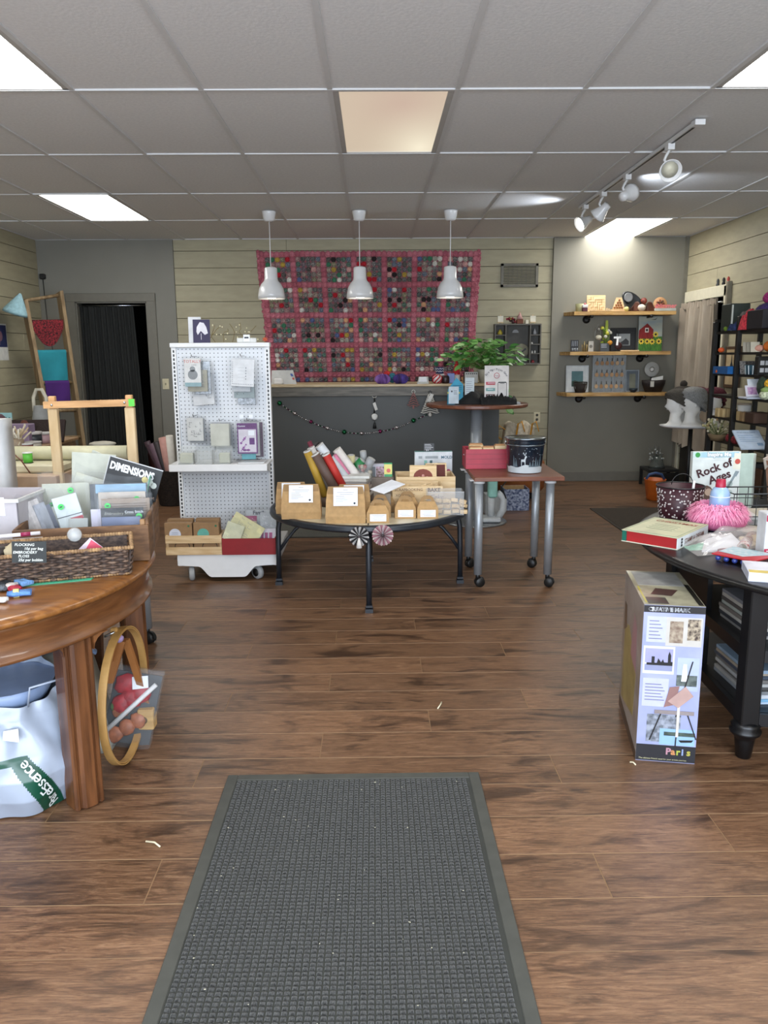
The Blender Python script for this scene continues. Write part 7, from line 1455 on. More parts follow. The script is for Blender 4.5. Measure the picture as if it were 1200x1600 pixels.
t = thing('ruler', 'mint green plastic ruler on the oak table before the basket', 'ruler'); a, c = Zp(38, 915, OT), Zp(146, 905, OT); d = (c-a).normalized(); q = V((-d.y, d.x, 0)); a2 = a-q*.008
part('strip', B(m('3fae86', .35)).slab(a2, c-q*.006-d*.006, c+q*.014, a2+q*.02, (0, 0, .0018)), t); b = B(INK)
for k in range(18): p = a2+d*(.01+.0098*k)+q*.011; b.slab(p, p+d*.0007, p+d*.0007+q*.007*(1 if k % 2 else 1.3), p+q*.007*(1 if k % 2 else 1.3), (0, 0, .0024))
part('graduations', b, t, kind='stuff')
def floss(lab, p, q, c1, lbl=None, rr=.011):
    t = thing('floss_skein', lab, 'thread', 'embroidery floss skeins on the oak table'); a, e = Zp(*p, OT)+V((0, 0, rr)), Zp(*q, OT)+V((0, 0, rr)); d = (e-a).normalized(); s_ = V((-d.y, d.x, 0)); mt = m(c1, .7, c2=None, var=.25, scale=90, stretch=(1, 6, 1)); b = B(mt)
    for k in range(5): o = s_*((k-2)*rr*.5); b.tube([a+o*.5, a.lerp(e, .3)+o, a.lerp(e, .7)+o*.8, e+o*1.5], [rr*.6, rr*.75, rr*.7, rr*.6], 6)
    part('strands', b, t)
    if lbl: part('paper_band', B(m(lbl, .6)).tube([a.lerp(e, .25), a.lerp(e, .5)], rr*1.55, 10, squash=.8), t)
floss('sky blue floss skein lying nearest the table edge', (12, 934), (49, 930), '5a86c4', 'cfc98a'); floss('light blue floss skein knotted beside the ruler', (27, 912), (44, 917), '6c96c8'); floss('white and crimson floss skein left of the blue knot', (10, 921), (26, 920), 'd3c9c4', None); floss('crimson floss skein under the white one', (16, 926), (31, 923), 'a3243a'); floss('black floss skein left of the light blue knot', (2, 916), (12, 917), '24262a')
floss('cream floss tuft above the blue knot', (14, 905), (24, 903), 'd2c89a', rr=.009); floss('dark brown floss skein beneath the basket edge', (5, 909), (22, 910), '3a2620'); floss('white floss scrap at the left table edge', (0, 944), (5, 941), 'd3d3d3'); floss('slate grey floss skein at the left edge', (0, 924), (9, 923), '5a6068')
# wooden crate
t = thing('wooden_crate', 'rough brown wooden crate packed with needlework kits on the oak table', 'crate'); RW = wood('7a583a', '553a24', scale=7, stretch=(2, 2, 7), rough=.7)
F0, F1_ = V((-1.235, 2.655, OT)), V((-.795, 2.735, OT)); du2 = (F1_-F0).normalized(); dv2 = V((-du2.y, du2.x, 0)); LC = (F1_-F0).length; DC = .42
def CP(u, v, z): return F0+du2*u+dv2*v+V((0, 0, z))
def crbox(name, u0, u1, v0, v1, z0, z1, mt=RW): b = B(mt).bbox(u0, u1, v0, v1, z0, z1, .002); b.xf(Matrix.Translation(F0) @ Matrix.Rotation(math.atan2(du2.y, du2.x), 4, 'Z')); return part(name, b, t)
crbox('front_board', 0, LC, 0, .014, 0, .128); crbox('back_board', 0, LC, DC-.014, DC, 0, .128); crbox('side_board', LC-.012, LC, .0145, DC-.0145, 0, .15); crbox('side_board', 0, .012, .0145, DC-.0145, 0, .13); crbox('crate_bottom', .0125, LC-.0125, .0145, DC-.0145, 0, .008)
crbox('corner_post', LC-.03, LC-.0125, .0145, .03, .01, .145, wood('a07a50', '7a5836', scale=7))
GD = GREENDOT
def dot(u, v, r_=.011):
    def fn(t, f, w_, h): deco(t, 'green_sticker', GD, lambda b: f.disc(b, w_*u, h*v, r_, .0082, .0006)); deco(t, 'sticker_price', INK, lambda b: f.rect(b, w_*u-.005, h*v-.002, w_*u+.005, h*v+.002, .009))
    return fn
def both(*fs): return lambda t, f, w_, h: [q(t, f, w_, h) for q in fs]
ZB = OT+.012
def kit(lab, px, Y, c, dfn=None, lean=.15, rz=.1, roll=0, c2=None): return bagitem(lab, px, Y, m(c, .5, c2=c2, scale=60) if c2 else m(c, .5), lean, rz, roll, name='needlework_kit', grp='needlework kits in the wooden crate', zb=ZB, dfn=dfn, wav=.008)
kit('pale green-white kit with two green stickers standing at the back left of the crate', (68, 742, 140, 840), 2.98, 'a9aa9a', both(dot(.6, .86), dot(.2, .62)), .1, .2)
kit('clear slanting kit bag behind the fanned kits', (85, 728, 150, 840), 3.04, 'b5b5a4', None, .1, .15, .35); kit('dark charcoal-edged kit in a large clear bag, blue at its top', (141, 742, 232, 850), 2.97, '44474c', lambda t, f, w_, h: deco(t, 'blue_panel', m('7aa0bc', .4), lambda b: f.rect(b, w_*.1, h*.82, w_*.98, h*.97)), .08, .12)
kit('cream lettered certificate kit in the right half of the crate', (154, 757, 229, 850), 2.93, 'b5a99c', both(dot(.82, .84), lambda t, f, w_, h: f.text('THE KEEPING ROOM', w_*.2, h*.8, .018, m('6a5a50', .7), t)), .08, .12)
kit('brown ornate sampler kit with green sticker in the crate', (158, 768, 236, 850), 2.88, '8d7c6c', both(dot(.14, .84), lambda t, f, w_, h: deco(t, 'ornament_border', m('5a4a3e', .7), lambda b: [f.rect(b, w_*.05, h*(.72+.05*k), w_*.95, h*(.73+.05*k)) for k in range(4)])), .06, .12)
kit('black cross stitch kit with green and yellow stickers at the crate front', (157, 784, 226, 850), 2.82, '1c1c1e', both(dot(.9, .78), lambda t, f, w_, h: (f.text('Cross Stitch', w_*.56, h*.85, .013, PAPER, t), f.text('Embroidery Stitch', w_*.08, h*.82, .014, m('9a9a90', .7), t, shear=.3), deco(t, 'yellow_dot', m('d0b93c', .6), lambda b: f.disc(b, w_*.77, h*.62, .014, .008)))), .05, .12)
kit('lilac grey kit with a big green sticker at the crate front', (158, 800, 222, 850), 2.80, '67708c', both(dot(.18, .62, .015), lambda t, f, w_, h: deco(t, 'white_band', PAPER, lambda b: f.rect(b, w_*.35, h*.3, w_*.95, h*.5))), .04, .12)
kit('narrow white lavender kit at the left of the black kit', (144, 787, 160, 850), 2.83, 'c4c0d0', dot(.75, .4), .04, .12)
kit('white kit with a red pocket leaning in the middle of the crate', (103, 760, 140, 845), 2.87, 'c3cccc', both(dot(.3, .8), lambda t, f, w_, h: (deco(t, 'black_line', INK, lambda b: f.rect(b, 0, h*.6, w_, h*.615)), deco(t, 'red_pocket', m('a8182c', .5), lambda b: f.rect(b, w_*.5, h*.3, w_, h*.56)))), .08, .1, -.25)
for k, (px, c, lab) in enumerate((((46, 775, 62, 840), 'b0687a', 'pink fabric kit leaning at the far left of the crate'), ((54, 768, 84, 840), 'b0a8a4', 'speckled grey kit beside the pink one'), ((78, 772, 92, 842), '8d9098', 'grey kit third from the left of the fanned kits'), ((86, 776, 100, 842), '4a4e60', 'navy kit fourth from the left of the fanned kits'), ((94, 780, 108, 842), 'a8a89a', 'pale kit at the right of the fanned kits'))): kit(lab, px, 2.84+.012*k, c, None, .12, .5, -.28, c2='c9c2be' if k == 1 else None)
kit('small clear packet lying low before the white and red kit', (104, 803, 134, 845), 2.80, '9a9f9c', None, .3, .1)
t, f, w_, h = card('kit_header', 'black card lettered DIMENSIONS sticking up slanted from the crate', 'card', (164, 722, 246, 775), 3.06, ZB+.10, m('19191b', .5), .004, .05)
p0 = f.P(0, h); t.rotation_euler = (0, 0, 0)
for ch in list(t.children): ch.data.transform(Matrix.Translation(f.P(w_/2, h*.6)) @ Matrix.Rotation(.30, 4, 'Y') @ Matrix.Translation(-f.P(w_/2, h*.6)))
R_ = Matrix.Rotation(.30, 3, 'Y'); c_ = f.P(w_/2, h*.6); f = Fr(c_+R_ @ (f.o-c_), R_ @ f.x, R_ @ f.y)
f.text('DIMENSIONS', .01, h-.048, .040, m('dcdcdc', .5), t, bold=.0018, sx=.74); deco(t, 'white_rim', m('b9b9b9', .5), lambda b: (f.rect(b, 0, h-.004, w_, h), f.rect(b, 0, 0, .003, h))); deco(t, 'yellow_flower', m('c9b870', .5), lambda b: f.disc(b, w_*.72, h-.055, .012, .002)); deco(t, 'white_flower', m('c3c7bf', .5), lambda b: (f.disc(b, w_*.82, h-.06, .013, .002), f.disc(b, w_*.9, h-.068, .012, .002)))
b = B(m('4f8f78', .5)); b.grid(lambda u, v: CP(LC-.055+.03*v-.02, .30+.1*u, .02)+V((.03*v, 0, .235*v)), 4, 6, thick=(.004, 0, 0)); one('green_edged_packet', b, 'green-edged clear packet at the right corner of the wooden crate', 'packet')
for k, (px, rl) in enumerate((((112, 706, 176, 770), .08), (((120, 704, 160, 770)), .45))):
    x0, x1, z0, z1 = pxrect(*px, 3.16+.03*k); b = B(m('b7b9ac', .6)); M = Matrix.Translation(V(((x0+x1)/2, 3.16+.03*k, (OT+z1)/2))) @ Matrix.Rotation(rl, 4, 'Y'); b.bbox(-(x1-x0)/2, (x1-x0)/2, 0, .004, -(z1-OT)/2+.02, (z1-OT)/2-.005, .001); b.xf(M); one('cream_mat', b, ['cream white mat board standing behind the crate', 'second cream mat board tilted behind the crate'][k], 'mat board')
# frosted bin at left, tall paper bag
t = thing('frosted_bin', 'frosted white plastic bin with blank labels behind the basket', 'bin'); FB = m('c3bfc4', .35, alpha=.72, var=.04); x0, x1, y0, y1 = -1.50, -1.255, 2.76, 3.02; zt = .925
for q in ((x0, x1, y0, y0+.004), (x0, x1, y1-.004, y1), (x0, x0+.004, y0, y1), (x1-.004, x1, y0, y1)): part('wall', B(FB).box(q[0], q[1], q[2], q[3], OT, zt), t)
part('rim', B(m('cfcfcf', .4)).box(x0-.008, x1+.008, y0-.008, y0, zt-.012, zt).box(x1, x1+.008, y0, y1, zt-.012, zt), t); part('contents', B(m('9d8c90', .8, c2='a98a78', scale=6)).bbox(x0+.01, x1-.01, y0+.02, y1-.01, OT, zt-.05), t); part('base', B(FB).box(x0, x1, y0, y1, OT, OT+.0005), t)
f = Fr((x0, y0, OT), (1, 0, 0), (0, 0, 1)); deco(t, 'blank_label', PAPER, lambda b: (f.rect(b, .0, .16, .20, .225), f.rect(b, .0, .125, .175, .16)))
t = thing('paper_bag', 'tall white paper bag with a grey stamp at the left edge', 'bag'); x0, x1 = -1.66, -1.49; zt = Yp(12, 656, 3.2).z; b = B(m('b5b5b4', .7, bump=.4, scale=12)); b.grid(lambda u, v: V((x0+(x1-x0)*u, 3.2+.008*noise.noise(V((u*4, v*5, 1))), OT-.04+(zt-OT+.04)*v)), 8, 12, thick=(0, .1, 0)); part('bag', b, t)
f = Fr((x0, 3.195, OT), (1, 0, 0), (0, 0, 1)); Hh = zt-OT; deco(t, 'stamp_frame', m('5a5a5a', .7), lambda b: (f.rect(b, .09, Hh-.075, .165, Hh-.073, .004), f.rect(b, .09, Hh-.025, .165, Hh-.023, .004))); f.text('handmade', .092, Hh-.062, .016, m('4a4a4a', .7), t, off=.006, bold=.0006); deco(t, 'pink_stripe', m('b9707c', .6), lambda b: f.rect(b, .07, Hh*.1, .085, Hh*.4, .004))
# ---- on the hidden caster table: carton, scroll frame
ST = .661; t = thing('shipping_carton', 'tan carton standing behind the frosted bin', 'box'); x0, x1 = -1.75, Yp(88, 745, 3.55).x; zt = Yp(50, 744, 3.55).z
part('carton', B(m('b0957a', .7)).bbox(x0, x1, 3.55, 3.86, ST, zt, .003), t); part('white_lid', B(m('bfb89c', .6)).bbox(x0, x1-.012, 3.64, 3.84, zt, zt+.04, .008), t)
one('foam_roll', B(m('c3bfa0', .7)).cyl((x0, 3.80, zt+.075), (x1+.25, 3.80, zt+.075), .033, 18), 'long cream roll lying along the carton top behind the frame post', 'roll')
p = V((Yp(42, 700, 3.62).x, 3.70, zt+.0405)); p.x = Yp(42, 700, 3.70).x; t = thing('thread_cone', 'lime green thread spool standing on the carton', 'spool'); part('thread', B(m('58b03c', .5)).lathe([(.021, .003), (.021, .046), (0, .046)], c=p, n=20), t); part('end_cap', B(WHITE).lathe([(.023, .046), (.023, .05), (0, .05)], c=p, n=20), t); part('foot', B(BLACK).lathe([(.023, 0), (.023, .003), (0, .003)], c=p, n=20), t)
t = thing('fork_tool', 'long wire fork tool lying across the carton front', 'tool'); a, c = Yp(20, 708, 3.58), Yp(46, 727, 3.56); a.z = max(a.z, zt+.05); c.z = zt+.012; part('stem', B(m('6a3a28', .5)).tube([a, a.lerp(c, .5)+V((0, 0, .012)), c], .003, 6), t)
for q in (-.006, .004): part('tine', B(m('55503a', .4, .6)).tube([c, c+V((.012, q, .0)), c+V((.05, q, -.001))], .0015, 5), t)
t = thing('scroll_frame', 'upright pale wood embroidery scroll frame above the crates', 'frame'); PF = wood('d8c19a', 'c0a276', scale=6, stretch=(3, 3, .7)); PO = wood('c99a66', 'a87a48', scale=6)
FY = 3.60; xl, xr = Yp(83, 640, FY), Yp(203, 640, FY); ztl, ztr = Yp(83, 619, FY).z, Yp(203, 617, FY).z; za, zb_ = Yp(78, 632, FY-.03).z, Yp(209, 628, FY-.03).z
for x, zt_, lean in ((xl.x, ztl, .0), (xr.x, ztr, 0)):
    part('post', B(PF).bbox(x-.021, x+.021, FY-.014, FY+.014, ST, zt_-.055, .003), t); part('post_top', B(PO).bbox(x-.015, x+.015, FY-.012, FY+.012, zt_-.055, zt_, .003), t)
cb_ = part('cross_bar', B(PO).slab((xl.x-.03, FY-.032, za-.018), (xr.x+.03, FY-.032, zb_-.018), (xr.x+.03, FY-.032, zb_+.012), (xl.x-.03, FY-.032, za+.012), (0, .018, 0)), t)
for x, z in ((xl.x+.008, za-.003), (xr.x-.012, zb_-.003)): part('screw', B(CHROME).ball((x, FY-.033, z), .006, 8), t)
part('green_tape', B(m('58c83c', .5)).box(xr.x+.006, xr.x+.032, FY-.034, FY-.0325, zb_-.019, zb_+.013), t)
# ---- cabinet along the left wall with clutter
t = thing('side_cabinet', 'brown wooden cabinet along the left wall covered with craft clutter', 'cabinet'); CZT = .80; part('body', B(wood('8a6a48', '6f5236', scale=4)).bbox(-3.3, -2.36, 5.15, 6.3, .06, CZT-.02, .003), t); part('top', B(wood('a5825a', '8a6a48', scale=4)).bbox(-3.32, -2.34, 5.13, 6.32, CZT-.02, CZT, .003), t); part('plinth', B(BLACK).box(-3.28, -2.38, 5.17, 6.28, 0, .06), t)
for k in range(3): part('door_panel', B(wood('8a6a48', '6f5236', scale=4)).bbox(-2.36, -2.35, 5.17+.375*k, 5.53+.375*k, .09, CZT-.04, .003), t)
def on(px, Y, z=CZT): return V((Yp(px, 700, Y).x, Y, z))
CL = [('brush_bundle', 'bundle of cream sticks in a holder on the cabinet', 'bundle', 25, 5.28, 'b9a98c', .075, .16, 'b'), ('leaf_tray', 'dark brown woven tray tilted at the back of the cabinet', 'tray', 44, 5.85, '2a1a16', .2, .12, 's'), ('lilac_box', 'lilac box behind the cream sticks', 'box', 26, 5.75, '8d7a94', .12, .15, 'x'), ('red_jar', 'red jar with white lid on the cabinet', 'jar', 42, 5.3, '7c2a20', .04, .06, 'j'), ('white_jar', 'low white jar on the cabinet', 'jar', 53, 5.5, 'b3aca0', .05, .05, 'j'), ('dark_jar_lidded', 'dark jar with a pale lid on the cabinet', 'jar', 54, 5.8, '2c3036', .055, .09, 'j'), ('pink_dish', 'pale pink dish stacked on the cabinet', 'dish', 66, 5.9, 'b9989c', .08, .08, 'j'), ('blue_jar', 'blue jar at the far right corner of the cabinet', 'jar', 78, 6.1, '3f7ab0', .04, .1, 'j'), ('navy_ball', 'slate blue fuzzy ball on the cabinet', 'ball', 76, 6.22, '5a6680', .05, .15, 'b')]
for nm, lab, cat, px, Y, c, r_, h, kd in CL:
    p = on(px, Y)
    if kd == 'x': one(nm, B(m(c, .6)).bbox(p.x-r_, p.x+r_, Y-.06, Y+.06, p.z, p.z+h), lab, cat)
    elif kd == 's': t = thing(nm, lab, cat); b = B(m(c, .7, bump=.8, scale=80)); plate(b, p, .5, .18, .03, .6, .1); part('tray', b, t); part('leaf_print', B(m('6a3a2c', .7)).ball(p+V((-.02, .02, .14)), .03, 8, sy=.5), t)
    elif kd == 'j': t = thing(nm, lab, cat); part('body', B(m(c, .4)).lathe([(r_, 0), (r_*1.05, h*.4), (r_, h*.8), (0, h*.8)], c=p, n=18), t); part('lid', B(m('bdb9b4', .5)).lathe([(r_*1.08, h*.8), (r_*1.08, h), (0, h)], c=p, n=18), t)
    elif nm == 'brush_bundle':
        t = thing(nm, lab, cat); rr = random.Random(1); part('holder', B(m('8c7a64', .6)).lathe([(.05, 0), (.055, .09), (0, .09)], c=p, n=16), t)
        for k in range(24): part('stick', B(m(['c9bda4', 'b39d7c', 'd4ccba'][k % 3], .6)).cyl(p+V((rr.uniform(-.04, .04), rr.uniform(-.04, .04), .05)), p+V((rr.uniform(-.1, .1), rr.uniform(-.06, .06), rr.uniform(.13, .19))), .006, 6), t)
    else: one(nm, B(KN(c)).ball(p+V((0, 0, h*.6)), r_*1.3, 14, rough=.2), lab, cat)
t = thing('canvas_basket', 'grey cone shaped carrier with cream handle on the cabinet', 'basket'); p = on(69, 6.1); part('body', B(m('8f8f8c', .8)).lathe([(.09, 0), (.085, .02), (.06, .2), (.045, .26), (.03, .26), (0, .2)], c=p, n=20), t); part('handle', B(m('c3bca8', .7)).tube([p+V((-.05, 0, .22)), p+V((-.048, 0, .32)), p+V((-.02, 0, .38)), p+V((.02, 0, .38)), p+V((.048, 0, .32)), p+V((.05, 0, .22))], .014, 8), t)
t, f, w_, h = card('teal_card', 'pale turquoise pegged card standing at the left edge behind the clutter', 'card', (-14, 645, 17, 690), 5.95, CZT, m('8fb8b8', .6), .01, .05); deco(t, 'print', m('44706c', .7), lambda b: [f.rect(b, w_*(.4+.15*k), h*.6, w_*(.48+.15*k), h*.85) for k in range(4)])
t = thing('wig_head_stand', 'small dark maroon ball on the white box at the left edge', 'ball'); part('ball', B(m('4a2a34', .7)).ball(on(2, 5.4)+V((0, 0, .2)), .05, 12), t); part('riser', B(m('b3b3b0', .6)).lathe([(.05, 0), (.05, .15), (0, .15)], c=on(2, 5.4), n=16), t)
for k in range(2):
    c = V((-2.28, 6.62, 0)); z0 = [0, .56][k]
    if k == 0: one('bucket_stand', B(m('8d8d90', .6)).lathe([(.15, 0), (.17, .5), (.155, .5), (.12, .02), (0, .02)], c=c, n=28), 'grey plastic bucket standing by the cabinet end', 'bucket')
    else:
        t = thing('white_bag_stack', 'folded cream bags piled on the grey bucket', 'bags'); 
        for j in range(5): part('folded_bag', B(m(['b9b3a2', 'a5a294', 'c3bfb0', '9a988c', 'b5b1a2'][j], .8)).ball(c+V((.01*j-.02, 0, .53+.045*j)), .15-.01*j, 16, sz=.22, sy=.8, rough=.12, seed=j), t)
# ---- under the oak table
t = thing('wooden_stool', 'low brown wooden stool chest under the oak table', 'stool'); SW = wood('5a3820', '3f2614', scale=6); SL = Zp(43, 1016, .30); SR = Zp(134, 1014, .30); M = Matrix.Translation((SL.x, SL.y, 0)) @ Matrix.Rotation(math.atan2(SR.y-SL.y, SR.x-SL.x), 4, 'Z'); SWd = (SR-SL).length
b = B(SW).bbox(-.0, SWd, -.0, .30, .30, .455, .004); b.xf(M); part('seat_box', b, t)
for x, y in ((.02, .02), (SWd-.06, .02), (.02, .25), (SWd-.06, .25)): b = B(SW).hexa([(x+.008, y+.008, 0), (x+.03, y+.008, 0), (x+.03, y+.03, 0), (x+.008, y+.03, 0), (x, y, .30), (x+.04, y, .30), (x+.04, y+.04, .30), (x, y+.04, .30)]); b.xf(M); part('leg', b, t)
b = B(BLACK); [b.ball((.12+.03*k, -.002, .39), .006, 6) for k in (0, 2)]; b.xf(M); part('knob', b, t)
t = thing('wicker_basket', 'wicker basket with grey wool under the oak table', 'basket'); c = V((-1.47, 2.74, 0)); b = B(m('8a7050', .8, c2='5a4530', scale=50)); rr = random.Random(2)
for z in range(7):
    R0 = .12+.008*z; pts = [c+V(((R0+.008*(1 if (k+z) % 2 else -1))*math.cos(k*PI/14), (R0+.008*(1 if (k+z) % 2 else -1))*math.sin(k*PI/14), .02+.036*z)) for k in range(28)]; b.tube(pts, .017, 6, close=True)
part('weave', b, t); part('wool_fill', B(m('55504c', .95, bump=.8, scale=30)).ball(c+V((0, 0, .2)), .13, 16, sz=.5, rough=.2), t); one('red_wool', B(m('8c2f20', .9)).ball(c+V((.06, -.07, .245)), .045, 12, sz=.6, rough=.3), 'red scrap of wool on the wicker basket', 'wool')
# plastic shopping bag
t = thing('shopping_bag', 'white and green printed plastic bag slumped on the floor by the oak leg', 'bag'); PB = m('a3adbd', .3, var=.05, scale=4, bump=.35, spec=.7); PG = m('0c4a38', .3, var=.1, spec=.6); bc = V((-1.20, 2.44, 0))
def bagpt(a, v, k=0):
    rr_ = (.20, .235, .24, .22, .19, .165, .15)[min(6, int(v*6))]; rr2 = (.20, .235, .24, .22, .19, .165, .15)[min(6, int(v*6)+1)]; q = v*6-int(v*6); R0 = rr_*(1-q)+rr2*q
    n_ = 1+.10*noise.noise(V((math.cos(a)*2, math.sin(a)*2, v*3+k)))+.03*math.sin(a*11+v*6+3*noise.noise(V((a, v*4, 2))))*(v-.05); return bc+V((R0*n_*math.cos(a)*1.02, R0*n_*math.sin(a)*.95, .005+.40*v+.06*(v**3)*math.cos(a-2.4)))
b = B(PB); NA, NV_ = 340, 110; vs = [bagpt(2*PI*i/NA, j/NV_) for j in range(NV_+1) for i in range(NA)]; b.v = vs
for j in range(NV_):
    for i in range(NA):
        a = (2*PI*(i+.5)/NA); dg = math.degrees(a); v = (j+.5)/NV_; band = (.46 < v < .53 and 230 < dg < 300) or (290+(1-v/.5)*24 < dg < 306+(1-v/.5)*31 and v < .53)
        b.use(PG if band else PB); b.f.append((j*NA+i, j*NA+(i+1) % NA, (j+1)*NA+(i+1) % NA, (j+1)*NA+i)); b.mi.append(b.cur); b.sm.append(True)
part('bag_body', b, t); txt = 'RareEssence'; TW_ = m('d6dcda', .4)
for k, ch in enumerate(txt):
    v = .045+k*.040; a = math.radians(299+(1-v/.5)*26); p = bagpt(a, v); p2 = bagpt(a-.045, v+.040); nrm = (p-bc); nrm.z = 0; nrm.normalize(); up_ = (p2-p).normalized(); xx_ = up_; yy = nrm.cross(up_)*1.0; f = Fr(p+nrm*.010-yy*.018, xx_, yy)
    f.text(ch, 0, 0, .050, TW_, t, off=.001, bold=.0004)
part('handle', B(PB).tube([bagpt(5.5, .98), bagpt(5.5, .98)+V((.02, -.02, .07)), bagpt(5.9, .9)+V((.05, .0, .09)), bagpt(6.1, .9)+V((.04, .03, .02))], .004, 6), t)
part('inner_fold', B(m('8497b8', .4, bump=.5, scale=8)).lathe([(.15, .39), (.12, .33), (.06, .30), (0, .29)], c=bc, n=24), t)
one('paper_slip', B(PAPER).slab(Yp(4, 1157, 2.255), Yp(30, 1160, 2.265), Yp(28, 1139, 2.275), Yp(5, 1143, 2.265), (0, .003, 0)), 'blank white paper slip tucked over the plastic bag', 'paper')
t = thing('triangle_print_bag', 'pale bag printed with dark green triangles behind the oak leg', 'bag'); fb = V((-1.13, 2.70, 0)); TB = m('a9aaa2', .5, bump=.4, scale=8); tb = lambda u, v: fb+V(((u-.5)*.20+.06*v*0-.09*v+.06, -.05*math.sin(PI*u)-.03*v*0, .38*v*(1-.25*(u-.5)**2)))
part('bag', B(TB).grid(tb, 14, 14, thick=(0, .12, 0)), t); GR = m('10402c', .5)
for k, (u, v) in enumerate(((.3, .85), (.62, .72), (.42, .52), (.72, .36), (.5, .2), (.25, .65))):
    p = tb(u, v)+V((0, -.006, 0)); part('triangle', B(GR).prism([p+V((-.024, 0, -.01)), p+V((.024, 0, -.018)), p+V((.004, 0, .04))], (0, -.001, 0)), t)
part('blue_handle', B(m('7f9ac0', .4)).tube([fb+V((-.07, .0, .36)), fb+V((-.02, -.03, .43)), fb+V((.07, -.03, .44)), fb+V((.13, 0, .38))], .018, 8, squash=.4), t)
# hoop and wood pieces
t = thing('quilting_hoop', 'large oval wooden quilting hoop hanging beside the oak leg', 'hoop'); HW = wood('c49a5e', 'a87e44', scale=5, stretch=(2, 2, .6)); hc = V((-.888, 2.64, .245)); n = 56
def hp(k, rr, dy): a = 2*PI*k/n; return hc+V((rr*.088*math.cos(a)/.1*.92, dy+.11*math.cos(a), (.232 if rr > .09 else .225)*math.sin(a)))
for rr, nm, d0, wd in ((.1, 'outer_hoop', -.013, .026), (.0975, 'inner_hoop', -.012, .024)):
    b = B(HW); vs = []
    for k in range(n): a = 2*PI*k/n; ro = V((0, .235*math.cos(a), .235*math.sin(a)))*(rr/.1); nn = V((1, 0, 0)); e = ro.normalized()*.004; vs += [hc+ro+nn*d0, hc+ro+nn*(d0+wd), hc+ro+e+nn*(d0+wd), hc+ro+e+nn*d0]
    fs = []
    for k in range(n):
        q, w2 = k*4, ((k+1) % n)*4
        for j in range(4): fs.append((q+j, q+(j+1) % 4, w2+(j+1) % 4, w2+j))
    b.add(vs, fs, False); part(nm, b, t)
top_ = hc+V((0, 0, .235)); part('clamp_block', B(HW).bbox(top_.x-.03, top_.x-.005, top_.y-.02, top_.y+.0, top_.z-.03, top_.z+.015), t); part('clamp_screw', B(CHROME).cyl(top_+V((-.045, -.03, -.01)), top_+V((-.01, -.03, .005)), .004, 8), t)
t = thing('frame_arm', 'wooden frame arm hanging down to a drilled pale block by the hoop', 'frame arm'); AW = wood('a86f3c', '8a5628', scale=5, stretch=(2, 2, .5)); a, c = Yp(195, 1000, 2.74), Yp(229, 1102, 2.78)
part('arm', B(AW).slab(a+V((-.012, 0, 0)), a+V((.012, 0, 0)), c+V((.012, 0, 0)), c+V((-.012, 0, 0)), (0, .02, 0)), t); blk = Yp(230, 1118, 2.78); part('drilled_block', B(wood('c9a468', 'b08a50')).bbox(blk.x-.028, blk.x+.03, 2.75, 2.80, blk.z-.045, blk.z+.035, .004), t); part('hole', B(m('5a4020', .8)).lathe([(.014, 0), (.014, .002), (0, .002)], c=(blk.x-.005, 2.7495, blk.z-.005), axis=(0, -1, 0), n=16), t); part('support_rod', B(AW).cyl((blk.x, 2.775, 0), (blk.x, 2.775, blk.z-.04), .006, 8), t)
t = thing('short_dowel_pair', 'two short wooden bars tied with lilac thread inside the hoop', 'wood bars'); a, c = Yp(189, 1003, 2.66), Yp(170, 1068, 2.66); part('bar', B(AW).slab(a+V((-.014, 0, 0)), a+V((.014, 0, 0)), c+V((.014, 0, 0)), c+V((-.012, 0, 0)), (0, .018, 0)), t); a2, c2_ = Yp(176, 1000, 2.64), Yp(170, 1035, 2.64); part('short_bar', B(AW).slab(a2+V((-.014, 0, 0)), a2+V((.014, 0, 0)), c2_+V((.012, 0, 0)), c2_+V((-.012, 0, 0)), (0, .014, 0)), t); part('lilac_thread', B(m('a08ab0', .8)).ball(Yp(187, 998, 2.645), .013, 8, rough=.5), t)
t = thing('yarn_packet', 'clear packet of red yarn and terracotta craft pieces leaning on the floor inside the hoop', 'packet'); M = Matrix.Translation((-.93, 2.72, .005)) @ Matrix.Rotation(.15, 4, 'Z') @ Matrix.Rotation(-.25, 4, 'X') @ Matrix.Rotation(.22, 4, 'Y')
def pk(name, mt, fn): b = B(mt); fn(b); b.xf(M); part(name, b, t)
pk('backing', m('3a3a3c', .6), lambda b: b.bbox(-.085, .085, .01, .014, .01, .27)); pk('red_yarn', m('a31420', .5, var=.3, scale=50, bump=.6), lambda b: [b.ball((-.02+.03*(k % 3)-.02, -.002, .15+.025*k), .038, 12, sy=.35, rough=.3, seed=k) for k in range(4)]); pk('terracotta_pieces', m('a8623e', .5, var=.3, scale=50), lambda b: [b.ball((-.04+.035*(k % 3), -.002, .04+.03*k), .03, 12, sy=.35, rough=.3, seed=k+9) for k in range(4)]); pk('green_piece', m('4a6a3a', .6), lambda b: b.ball((-.06, -.003, .14), .02, 8, sy=.4)); pk('white_rod', WHITE, lambda b: b.cyl((-.075, -.012, .05), (.07, -.012, .24), .009, 10)); pk('white_tag', PAPER, lambda b: b.slab((-.01, -.016, .21), (.045, -.016, .225), (.035, -.016, .268), (-.02, -.016, .255), (0, .001, 0))); pk('sleeve', BAG, lambda b: b.bbox(-.092, .092, -.022, .02, 0, .29, .004))

